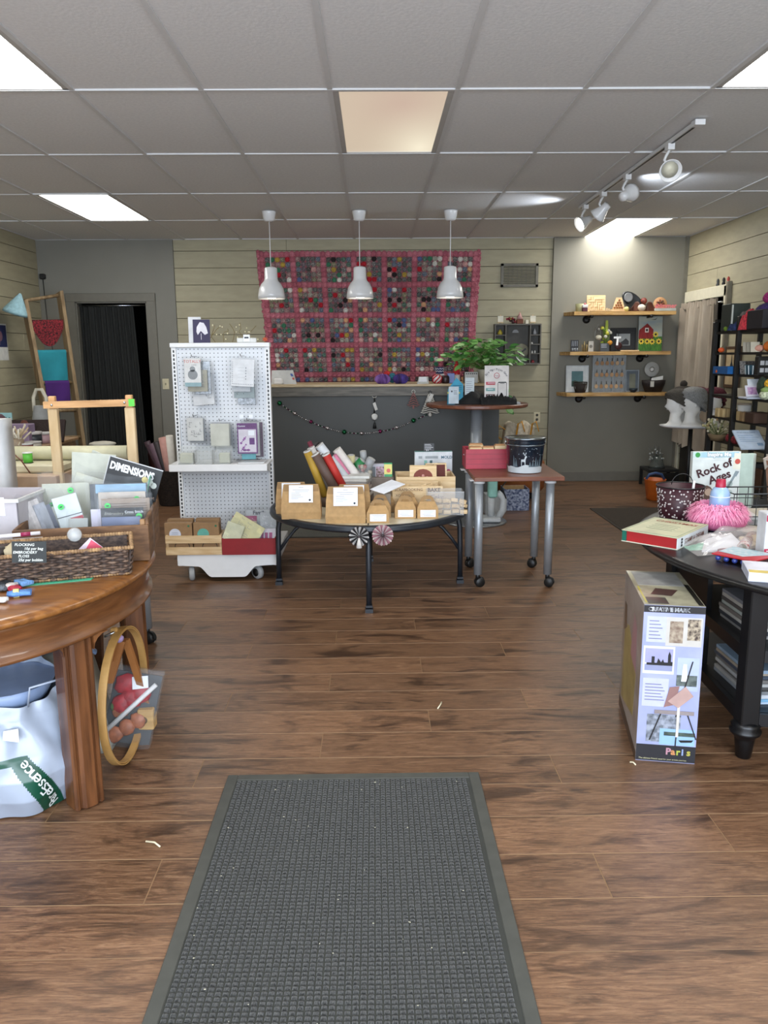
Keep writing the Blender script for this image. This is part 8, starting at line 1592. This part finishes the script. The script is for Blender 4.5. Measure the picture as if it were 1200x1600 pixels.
# ================================================================== RIGHT SIDE
KT = BZ+.0005
t = thing('binder_box', 'cream slipcase album with red open side lying on the black table', 'album'); q0, q1, q2 = V((1.00, 3.15, KT)), V((1.165, 2.985, KT)), V((1.42, 3.27, KT)); ux = (q1-q0).normalized(); vy = (q2-q1).normalized(); WB, LBk, HB = .235, .33, .048
def bk(u, v, z): return q0+ux*u+vy*v+V((0, 0, z))
CRM = m('cfd0bc', .5, var=.04)
part('top_cover', B(m('c3c0a0', .5, c2='b3b294', scale=12)).slab(bk(0, 0, HB-.003), bk(WB, 0, HB-.003), bk(WB, LBk, HB-.003), bk(0, LBk, HB-.003), (0, 0, .003)), t); part('bottom_cover', B(CRM).slab(bk(0, 0, 0), bk(WB, 0, 0), bk(WB, LBk, 0), bk(0, LBk, 0), (0, 0, .003)), t)
part('spine', B(m('d2d6da', .5)).slab(bk(WB-.003, 0, .003), bk(WB, 0, .003), bk(WB, LBk, .003), bk(WB-.003, LBk, .003), (0, 0, HB-.006)), t); part('red_inner', B(m('9c1418', .6)).slab(bk(.02, .006, .003), bk(WB-.003, .006, .003), bk(WB-.003, LBk, .003), bk(.02, LBk, .003), (0, 0, HB-.007)), t); part('teal_end', B(m('0f5f50', .5)).slab(bk(.002, .001, .003), bk(.02, .001, .003), bk(.02, LBk, .003), bk(.002, LBk, .003), (0, 0, HB-.007)), t)
f = Fr(bk(0, 0, HB), ux, vy); f.n = V((0, 0, 1)); fm2 = Fr(bk(WB, 0, HB), -vy, ux) if False else None
ft = Fr(bk(.0, 0, HB), vy, -ux); ft.n = V((0, 0, 1)); RD = m('9c3a34', .6); f3 = Fr(bk(0, 0, HB+.0), ux, vy); f3.n = V((0, 0, 1))
f3.text('CHRISTMAS', .035, .25, .040, RD, t, sx=.85, bold=.0004); f3.text('the joy of', .07, .295, .022, m('5a7a60', .6), t); deco(t, 'border_line', m('6a8a74', .6), lambda b: (f3.rect(b, .008, .008, WB-.008, .010), f3.rect(b, .008, LBk-.010, WB-.008, LBk-.008), f3.rect(b, .008, .01, .010, LBk-.01), f3.rect(b, WB-.01, .01, WB-.008, LBk-.01))); deco(t, 'text_lines', m('7a8a70', .6), lambda b: [f3.rect(b, .06, .1+.03*k, .17, .104+.03*k) for k in range(4)])
fs_ = Fr(bk(WB, 0, 0), vy, (0, 0, 1)); fs_.n = ux; fs_.text('STAMP A DREAM', .07, .012, .028, m('7a5044', .6), t, sx=1.0, bold=.0004); deco(t, 'logo_mark', BLACK, lambda b: [fs_.rect(b, .035+.009*(k % 2), .007+.012*(k//2), .042+.009*(k % 2), .016+.012*(k//2)) for k in range(6)])
t = thing('polka_dot_bin', 'dark maroon wire-rimmed bin with white polka dots on the black table', 'bin'); c = V((1.40, 3.59, KT)); MR = m('3a1520', .5, var=.2)
part('body', B(MR).lathe([(.082, 0), (.085, .004), (.105, .152), (.101, .152), (.08, .01), (0, .01)], c=c, n=40), t); part('rim', B(BLACK).tube([c+V((.106*math.cos(k*PI/16), .106*math.sin(k*PI/16), .154)) for k in range(32)], .003, 6, close=True), t); b = B(m('d3ccc9', .5)); rr = random.Random(7)
for k in range(260):
    a, z = rr.uniform(0, 2*PI), rr.uniform(.012, .145); R0 = .0855+.0205*z/.152; p = c+V((R0*math.cos(a), R0*math.sin(a), z)); b.lathe([(.0042, 0), (.004, .0012), (0, .0014)], c=p, axis=(math.cos(a), math.sin(a), 0), n=6)
part('white_dots', b, t, kind='stuff'); part('handle', B(BLACK).tube([c+V((.03+.05*math.cos(a), .06, .15+.05*math.sin(a))) for a in [PI*k/10 for k in range(11)]], .0022, 5), t); one('white_marker', B(WHITE).cyl(c+V((.03, -.06, .08)), c+V((.035, -.065, .185)), .006, 8), 'white pen upright in the polka dot bin', 'pen')
t = thing('spray_bottle', 'pale blue squeeze bottle with a crimson cap wearing the pink fluff', 'bottle'); c = V((1.47, 3.33, KT)); part('bottle', B(m('9db8d8', .25, c2='7f9fd0', scale=6, spec=.7)).lathe([(.036, 0), (.04, .008), (.041, .13), (.0405, .150), (.038, .168), (.028, .185), (.02, .19), (0, .19)], c=c, n=28), t); part('cap', B(m('a81c3c', .4)).lathe([(.021, .188), (.0215, .19), (.019, .222), (.0, .223)], c=c, n=24), t); part('label_line', B(PAPER).lathe([(.0415, .148), (.0415, .151)], c=c, n=28), t)
t = thing('pink_fluff', 'bright pink fluffy boa ring around the blue bottle', 'boa'); b = B(m('ee86b2', .8, c2='f7b4d0', scale=40)); rr = random.Random(9)
for k in range(2600):
    a = rr.uniform(0, 2*PI); e = rr.uniform(-.25, 1.4); R0 = .06; bc2 = c+V((R0*1.2*math.cos(a), R0*math.sin(a), .08)); d = V((math.cos(a)*math.cos(e), math.sin(a)*math.cos(e), math.sin(e))); L_ = rr.uniform(.045, .072); s_ = V((-math.sin(a), math.cos(a), 0))*.0022; tip = bc2+d*L_+V((rr.uniform(-.012, .012), rr.uniform(-.012, .012), -.022-.012*rr.random())); md = bc2+d*L_*.65; b.add([bc2-s_, bc2+s_, md+s_, md-s_, tip], [(0, 1, 2, 3), (3, 2, 4)])
part('fibres', b, t, kind='stuff', fix=False); part('core', B(m('d8709c', .9)).tube([c+V((.062*1.25*math.cos(q*PI/12), .062*math.sin(q*PI/12), .055)) for q in range(24)], .045, 10, close=True), t)
t, f, w_, h = card('song_pad', 'white kit pad titled Rock of Ages standing on the black table', 'pad', (1078, 706, 1160, 800), 3.78, KT, m('cdd2ce', .5), .03, .04)
deco(t, 'blue_header', m('7fb0cc', .5, c2='b3c9c4', scale=8), lambda b: f.rect(b, 0, h*.9, w_*.95, h-.002)); deco(t, 'leaf_logo', m('2f8a3c', .5), lambda b: f.disc(b, w_*.1, h*.945, .012, .001)); f.text('Inspire Me', w_*.30, h*.92, .027, m('8d9ea2', .5), t, bold=.0035, off=.0012); f.text('Inspire Me', w_*.30, h*.92, .027, PAPER, t, bold=.0008, off=.002); DR = m('3a1218', .6)
f.text('Rock of', w_*.12, h*.55, .056, DR, t, ang=.36, bold=.0016, off=.004); f.text('Ages', w_*.38, h*.44, .056, DR, t, ang=.36, bold=.0016, off=.004); deco(t, 'postage_picture', m('d6d3c2', .5), lambda b: f.poly(b, [(w_*.84, h*.7), (w_*.995, h*.69), (w_*.995, h*.97), (w_*.86, h*.98)], .0015)); deco(t, 'red_motif', m('b84a3c', .5), lambda b: f.disc(b, w_*.93, h*.83, .013, .003))
deco(t, 'guitar_neck', m('7f8c90', .6), lambda b: (f.poly(b, [(w_*.6, h*.2), (w_*.66, h*.2), (w_*.92, h*.6), (w_*.88, h*.62)], .001), f.poly(b, [(w_*.86, h*.6), (w_*.92, h*.57), (w_*.98, h*.66), (w_*.9, h*.67)], .0016))); deco(t, 'brown_wreath', m('5f463a', .6), lambda b: f.disc(b, w_*.30, h*.3, .036, .001, n=14)); deco(t, 'wreath_centre', m('b39a86', .5), lambda b: f.disc(b, w_*.36, h*.31, .018, .002)); deco(t, 'grey_doodle', m('a3b0ac', .6), lambda b: [f.disc(b, w_*(.74+.06*math.sin(k*2)), h*(.1+.05*k), .014, .001, n=9) for k in range(8)])
deco(t, 'clear_header_fold', m('b9c3c4', .4), lambda b: f.rect(b, .002, h*.845, w_*.8, h*.85, .001))
for k in range(4): p = f.P(w_, 0); b = B(m(['a9b9ad', 'c9ccc4', '9fb0a6', 'c3c3bc'][k], .6)); plate(b, V((p.x+.012+.018*k, 3.80+.03*k, KT)), .12, h*(.96-.015*k), .012, .03); one('kit_pad', b, ['sage green pad just behind the Rock of Ages kit', 'off-white pad second behind the Rock of Ages kit', 'grey green pad third behind the Rock of Ages kit', 'cream pad farthest behind the Rock of Ages kit'][k], 'pad')
one('pad_riser', B(m('8f8c86', .6)).bbox(1.50, 1.80, 3.42, 3.50, KT, KT+.03), 'low pale box under the wire basket contents', 'box')
t = thing('wire_basket', 'black square wire basket at the right of the black table', 'basket'); x0, x1, y0, y1, h = 1.55, 1.90, 3.37, 3.56, .15; b = B(BLACK)
for z in (.004, .05, .1, h): b.tube([(x0, y0, KT+z), (x1, y0, KT+z), (x1, y1, KT+z), (x0, y1, KT+z)], .0022 if z < h else .0032, 6, close=True)
part('hoops', b, t)
for k in range(8): x = x0+k*.05; part('wire', B(BLACK).tube([(x, y0, KT+h), (x, y0, KT+.004), (x, y1, KT+.004), (x, y1, KT+h)], .0018, 5), t)
for k in range(3): one('basket_packet', B(m(['b3b5b0', 'a8a090', 'c3beb8'][k], .5)).slab((x0+.03+.1*k, y0+.03, KT+.0305), (x0+.13+.1*k, y0+.03, KT+.0305), (x0+.13+.1*k, y1-.03, KT+.045), (x0+.03+.1*k, y1-.03, KT+.045), (0, 0, .012)), ['left pale packet lying in the wire basket', 'middle tan packet lying in the wire basket', 'right cream packet lying in the wire basket'][k], 'packet')
t = thing('clear_bag', 'crinkled clear bag with cream and white pieces on the black table', 'bag'); cb2 = V((1.40, 3.02, KT)); bp2 = lambda u, v: cb2+V(((u-.5)*.40, (v-.5)*.20+.10*(u-.5), .005+.085*(max(0, math.sin(PI*u)*math.sin(PI*v))**.6)*(.7+.6*noise.noise(V((u*5, v*5, 2))))+.05*max(0, u-.6)))
part('film', B(m('d8cfcc', .12, alpha=.30, var=.02, spec=1, bump=1, scale=14)).grid(bp2, 26, 16), t); part('white_sheet', B(m('c9c9cc', .6, bump=.4, scale=12)).slab(cb2+V((-.16, -.09, .004)), cb2+V((.02, -.08, .004)), cb2+V((.0, .03, .045)), cb2+V((-.10, .03, .02)), (0, 0, .008)), t); part('cream_sticks', B(m('bfa988', .6)).slab(cb2+V((.02, -.06, .004)), cb2+V((.16, .02, .004)), cb2+V((.15, .06, .03)), cb2+V((.02, .0, .03)), (0, 0, .012)), t); part('flared_corner', B(BAG).prism([cb2+V((.10, .02, .03)), cb2+V((.19, .06, .06)), cb2+V((.13, .05, .15))], (0, .003, 0)), t)
t = thing('green_bag', 'small clear bag of mint green pieces at the black table edge', 'bag'); gb_ = Zp(1108, 858, KT)+V((.0, .02, 0)); b = B(m('3fa07c', .35, c2='6fc09c', scale=60, bump=.8)).grid(lambda u, v: gb_+V(((u-.5)*.17, (v-.5)*.07+.02*(u-.5), .001+.02*math.sin(PI*u)*math.sin(PI*v)*(1+.6*noise.noise(V((u*9, v*6, 1)))))), 20, 8); part('pieces', b, t); part('film', B(BAG).grid(lambda u, v: gb_+V(((u-.5)*.24+.02, (v-.5)*.09+.02*(u-.5), .003+.024*math.sin(PI*u)*math.sin(PI*v))), 14, 8), t)
t = thing('foil_packet', 'red and white packet over blue beads at the black table edge', 'packet'); p = Zp(1143, 882, KT); T4 = [V((1.235, 2.83, KT+.022)), V((1.33, 2.70, KT+.024)), V((1.47, 2.80, KT+.02)), V((1.36, 2.94, KT+.02))]; part('packet', B(m('b5222c', .4)).slab(*T4, (0, 0, .004)), t)
l = lambda u, v: T4[0].lerp(T4[1], v).lerp(T4[3].lerp(T4[2], v), u)+V((0, 0, .0045)); part('white_print', B(m('c6ccd0', .4, c2='8fb4c0', scale=55)).slab(l(.28, .02), l(.2, .62), l(.98, .98), l(.98, .02), (0, 0, .0008)), t)
for k in range(5): part('blue_bead', B(m('2f3f8a', .3, spec=.8)).ball(T4[0].lerp(T4[1], .1+.2*k)+V((.012, .006, -.0115)), .0105, 10), t)
t = thing('white_book', 'white paperback with a yellow printed cover at the right edge', 'book'); P_ = Zp(1169, 908, KT); b = B(m('c9ccdc', .5)); b.slab(P_, P_+V((.22, -.08, 0)), P_+V((.30, .06, 0)), P_+V((.05, .16, 0)), (0, 0, .03)); part('pages', b, t); part('yellow_band', B(m('c9b25a', .5)).slab(P_+V((.004, .002, .0302)), P_+V((.22, -.076, .0302)), P_+V((.235, -.045, .0302)), P_+V((.014, .035, .0302)), (0, 0, .0006)), t); part('cover', B(m('cfcdd6', .5)).slab(P_+V((.016, .04, .0302)), P_+V((.24, -.04, .0302)), P_+V((.30, .06, .0302)), P_+V((.05, .155, .0302)), (0, 0, .0006)), t)
t = thing('striped_carton', 'tall white carton with crimson bands at the right frame edge', 'box'); c = V((1.475, 2.89, KT)); hh = Yp(1190, 803, 2.85).z-KT; part('carton', B(m('c9cacd', .5)).bbox(c.x-.035, c.x+.06, c.y-.035, c.y+.035, 0+KT, KT+hh, .003), t); f = Fr((c.x-.035, c.y-.035, KT), (1, 0, 0), (0, 0, 1)); deco(t, 'crimson_band', m('b02a48', .5), lambda b: (f.rect(b, 0, 0, .095, hh*.2), f.rect(b, 0, hh*.82, .095, hh*.96))); deco(t, 'text_lines', PAPER, lambda b: f.lines(b, .008, .06, hh*.16, 3, .01, .003, off=.0015)); deco(t, 'red_squiggle', m('b02a48', .5), lambda b: [f.rect(b, .03+.006*k, hh*.6+.003*(k % 3), .036+.006*k, hh*.61+.003*(k % 3), .0012) for k in range(8)])
t = thing('rolled_fabric', 'rolled floral fabric bundle left of the crimson-banded carton', 'fabric'); a, c = V((1.50, 3.12, KT+.022)), V((1.395, 2.93, KT+.022)); a.x += .02; part('roll', B(m('b5aaa0', .8, c2='8a4a48', scale=80, detail=1)).cyl(a, c, .021, 16), t); part('rolled_end', B(m('7a7468', .8)).cyl(c, c-(a-c).normalized()*.001, .014, 12), t)
one('maroon_tape', B(m('6a1428', .5)).lathe([(.028, 0), (.03, .004), (.03, .014), (.02, .016), (0, .016)], c=V((1.375, 2.905, KT))+V((-.045, .02, 0)), n=20), 'dark maroon tape disc before the clear bag', 'tape'); one('cream_dish', B(m('b9b3a2', .5)).lathe([(.03, 0), (.07, .02), (.075, .028), (.0, .026)], c=V((1.58, 3.22, KT)), n=26), 'cream shallow dish behind the clear bag', 'dish')
t = thing('planter_pot', 'terracotta brown pot with a white ruffled top at the right frame edge', 'pot'); c = V((1.93, 3.70, KT)); part('pot', B(m('8a604c', .7)).lathe([(.05, 0), (.055, .005), (.085, .25), (.08, .25), (0, .24)], c=c, n=30), t); b = B(m('c3b8ae', .7)).grid(lambda u, v: c+V(((.085+.012*math.sin(u*60)*v)*math.cos(2*PI*u), (.085+.012*math.sin(u*60)*v)*math.sin(2*PI*u), .215+.05*v+.01*math.sin(u*38))), 80, 3); part('ruffled_lace', b, t)
# magazines inside the black table
r = random.Random(19)
def mags(x0, x1, y0, y1, z, cols, lab, nm='magazine', ang=0):
    for k, c in enumerate(cols):
        b = B(m('b5b3ad', .7)); b.use(m(c, .4)); th = .011+r.uniform(0, .004); b = B(m(c, .4)); b.bbox(x0+r.uniform(0, .012), x1+r.uniform(-.02, 0), y0+r.uniform(0, .02), y1+r.uniform(-.02, 0), 0, th, .001); b.xf(Matrix.Translation((0, 0, z))); z += th+.0008
        one(nm, b, lab+', '+['lowest', 'second from the bottom', 'third from the bottom', 'fourth from the bottom', 'fifth from the bottom', 'sixth from the bottom', 'seventh from the bottom', 'eighth from the bottom', 'ninth from the bottom', 'tenth from the bottom'][k], 'magazine', 'magazines in the black table')
mags(1.345, 1.60, 2.70, 3.0, .3955, ['8d8a86', '3a3c40', 'a8a59e', '6a6460', '9aa09a', '504c4a', 'b5b0a6', '7f7f84'], 'magazine in the upper stack facing the easel box')
mags(1.345, 1.60, 2.70, 3.0, .1705, ['8a8f94', 'a9a6a0', '5c5a58', 'b3b3b0', '74706c', '3f4a58', 'a39684', '8ea4b8'], 'magazine in the lower stack facing the easel box')
mags(1.66, 1.95, 2.56, 2.85, .3955, ['3f7aa8', 'c9ccd0', '4a5a6a', '6fa8c4', 'b3b8bc', '2f6a9c', '8d99a4'], 'magazine in the upper stack of the front bay')
mags(1.66, 1.95, 2.56, 2.85, .1705, ['c3c6ca', '3c4450', '8aa0b8', 'b9b4ac', '5a7a9a', 'cfd2d4', '6a6f78'], 'magazine in the lower stack of the front bay')
mags(1.36, 1.60, 2.64, 2.685, .1705, ['b9cce0', '7fb0d0', 'c9ced4'], 'pale blue booklet before the lower stack facing the easel box', 'booklet')
# easel box
t = thing('easel_box', 'tall glossy printed easel box lettered CREATIVE MARK on the floor', 'box'); e0, e1 = V((.912, 2.588, 0)), V((1.108, 2.552, 0)); ex = (e1-e0).normalized(); ey = V((-ex.y, ex.x, 0)); ey = (V((.985, 3.02, 0))-e0).normalized(); EW, EL, EH = .199, .44, .572
def ebp(u, v, z): return e0+ex*u+ey*v+V((0, 0, z))
part('carton', B(m('8f8a90', .3, coat=.4)).hexa([ebp(0, 0, 0), ebp(EW, 0, 0), ebp(EW, EL, 0), ebp(0, EL, 0), ebp(0, 0, EH), ebp(EW, 0, EH), ebp(EW, EL, EH), ebp(0, EL, EH)]), t)
f = Fr(e0, ex, (0, 0, 1)); G_ = lambda c, c2=None, s=30: m(c, .28, c2=c2, scale=s, coat=.4, var=.05)
def R4(nm, c, u0, v0, u1, v1, off=.0008, c2=None, s=30): return deco(t, nm, G_(c, c2, s), lambda b: f.rect(b, u0*EW, v0*EH, u1*EW, v1*EH, off))
R4('front_print', 'a3a8cc', 0, 0, 1, 1, .0003, '8f97bf', 7); R4('top_band', '17171b', 0, .955, 1, .998); R4('bottom_band', '1f2026', 0, .003, 1, .11); f.text('CREATIVE MARK', EW*.07, EH*.964, .0185, PAPER, t, bold=.0012, sx=.98)
R4('text_panel', 'b9bce0', .06, .77, .38, .93); R4('photo_ground', 'bdb9b2', .38, .75, .97, .93, .001); R4('photo_left', '6f5a4c', .44, .77, .66, .905, .0016, 'a89a86', 60); R4('photo_right', '3a2c26', .73, .79, .94, .92, .0016, 'b3a58e', 90); R4('skyline_frame', 'c9cdea', .03, .57, .55, .745); R4('skyline_sky', '9a9ac4', .06, .64, .52, .73, .0014); R4('skyline_river', '8a90b0', .06, .59, .52, .63, .0014)
deco(t, 'skyline', BLACK, lambda b: f.poly(b, [(EW*u, EH*v) for u, v in ((.09, .625), (.52, .625), (.52, .65), (.49, .65), (.49, .69), (.46, .715), (.44, .69), (.44, .645), (.38, .645), (.36, .665), (.33, .645), (.28, .67), (.26, .64), (.22, .64), (.22, .68), (.17, .68), (.17, .64), (.09, .64))], .002))
R4('lighthouse_photo', 'a9b4d4', .6, .47, .96, .68, .001); R4('lighthouse_hill', '3c4644', .6, .5, .94, .57, .0016, '6a7470', 50); deco(t, 'lighthouse', PAPER, lambda b: f.poly(b, [(EW*.68, EH*.53), (EW*.78, EH*.53), (EW*.755, EH*.64), (EW*.70, EH*.64)], .002)); R4('second_text_panel', 'b9bce4', .05, .36, .48, .54, .0007); b = B(m('6a6a8c', .6)); [f.rect(b, EW*.10, EH*(.90-.022*k), EW*(.26+.03*(k % 3)), EH*(.905-.022*k), .0014) for k in range(6)]; part('small_text', b, t); deco(t, 'small_text', m('6a6a8c', .6), lambda b: ([f.rect(b, EW*.09, EH*(.50-.02*k), EW*(.36+.03*(k % 3)), EH*(.505-.02*k), .0014) for k in range(6)]))
R4('cafe_photo', '9aa0ae', .15, .13, .72, .31, .001, '5a6068', 60); R4('boat_photo', '8fb4d8', .38, .115, .97, .22, .0015); R4('boat_trees', '2f3a38', .45, .175, .97, .2, .002, '4a5a50', 50); deco(t, 'boat', BLACK, lambda b: f.poly(b, [(EW*.7, EH*.15), (EW*.95, EH*.155), (EW*.92, EH*.14), (EW*.74, EH*.135)], .0026))
deco(t, 'easel_legs', m('1f1c1e', .5), lambda b: [f.poly(b, [(EW*a_, EH*v0), (EW*(a_+.022), EH*v0), (EW*(c_+.022), EH*v1), (EW*c_, EH*v1)], .003) for a_, c_, v0, v1 in ((.2, .38, .14, .33), (.98, .8, .16, .33), (.64, .66, .1, .33), (.62, .84, .3, .66))]); deco(t, 'easel_shelf', m('8a8080', .5), lambda b: f.rect(b, EW*.27, EH*.315, EW*.93, EH*.34, .0032)); deco(t, 'easel_panel', m('8d6a66', .5), lambda b: f.poly(b, [(EW*.42, EH*.36), (EW*.6, EH*.38), (EW*.66, EH*.5), (EW*.5, EH*.49)], .0034)); deco(t, 'easel_palette', m('b3948c', .5), lambda b: f.poly(b, [(EW*.48, EH*.40), (EW*.66, EH*.36), (EW*.9, EH*.44), (EW*.76, EH*.5)], .0042)); deco(t, 'easel_peg', m('cfc9c0', .5), lambda b: f.rect(b, EW*.645, EH*.17, EW*.69, EH*.38, .0036))
for k, (ch, c) in enumerate(zip('Paris', ('b98a98', 'c98a5a', 'a8b04a', '8a9ac0', 'b0a84a'))): f.text(ch, EW*(.50+.088*k), EH*.052, .034, m(c, .5), t, bold=.0012, off=.002)
f.text('The ultimate French easel for your artistic journey.', EW*.05, EH*.014, .0078, m('c9c49a', .5), t, off=.002)
fl_ = Fr(ebp(0, EL, 0), -ey, (0, 0, 1)); R5 = lambda nm, c, pts, off=.0008, c2=None: deco(t, nm, G_(c, c2, 12), lambda b: fl_.poly(b, [(EL*u, EH*v) for u, v in pts], off))
R5('side_print', 'a39c98', [(0, .02), (1, 0), (1, 1), (0, 1)], .0003, '8a807a'); R5('side_figure', '8a7a48', [(.1, .12), (.75, .2), (.8, .5), (.55, .62), (.35, .7), (.12, .66)], .001, 'a89a60'); R5('side_coat', '5a4a3a', [(.08, .6), (.25, .66), (.2, .8), (.08, .8)], .0014); R5('side_pink', 'a8808a', [(.5, .55), (.8, .5), (.75, .78), (.6, .85)], .0014); R5('side_dark_edge', '3a3028', [(0, .02), (1, 0), (1, .05), (0, .1)], .0014)
ftp = Fr(ebp(0, 0, EH), ex, ey); ftp.n = V((0, 0, 1)); RT_ = lambda nm, c, u0, v0, u1, v1, off=.0008, c2=None: deco(t, nm, G_(c, c2, 20), lambda b: ftp.rect(b, EW*u0, EL*v0, EW*u1, EL*v1, off))
RT_('top_print', '8d8874', 0, 0, 1, 1, .0003, 'a8a48c'); RT_('top_silver_panel', 'a3a3a0', .08, .55, .9, .97, .0008, '8a8a88'); RT_('top_dark_edge', '26241f', .9, .02, .985, .6, .0012); RT_('top_black_corner', '1c1a16', .08, .03, .42, .2, .0012); deco(t, 'top_palette', G_('4a3430'), lambda b: ftp.poly(b, [(EW*.2, EL*.28), (EW*.55, EL*.25), (EW*.72, EL*.42), (EW*.35, EL*.46)], .0016)); deco(t, 'top_yellow_line', G_('b8b03c'), lambda b: ftp.rect(b, EW*.04, EL*.05, EW*.07, EL*.5, .0014))
# ================================================================== FINISH: every thing's origin at its base
bpy.context.view_layer.update()
def corners(o): return [o.matrix_world @ V(c) for c in o.bound_box]
for o in list(COL.objects):
    if o.parent or o.type not in ('EMPTY', 'MESH') or o.name.startswith('shop'): continue
    if o.location.length > 1e-6 or o.rotation_euler.z: continue
    if o.type == 'MESH':
        if o.get('kind') == 'structure' or o.children: continue
        c = [V(q) for q in o.bound_box]
        base = V((sum(p.x for p in c)/8, sum(p.y for p in c)/8, min(p.z for p in c)))
        o.data.transform(Matrix.Translation(-base)); o.location = base
    else:
        ps = [p for ch in o.children_recursive if ch.type == 'MESH' for p in corners(ch)]
        if not ps: continue
        base = V(((min(p.x for p in ps)+max(p.x for p in ps))/2, (min(p.y for p in ps)+max(p.y for p in ps))/2, min(p.z for p in ps)))
        o.location = base
        for ch in o.children: ch.location = ch.location-base
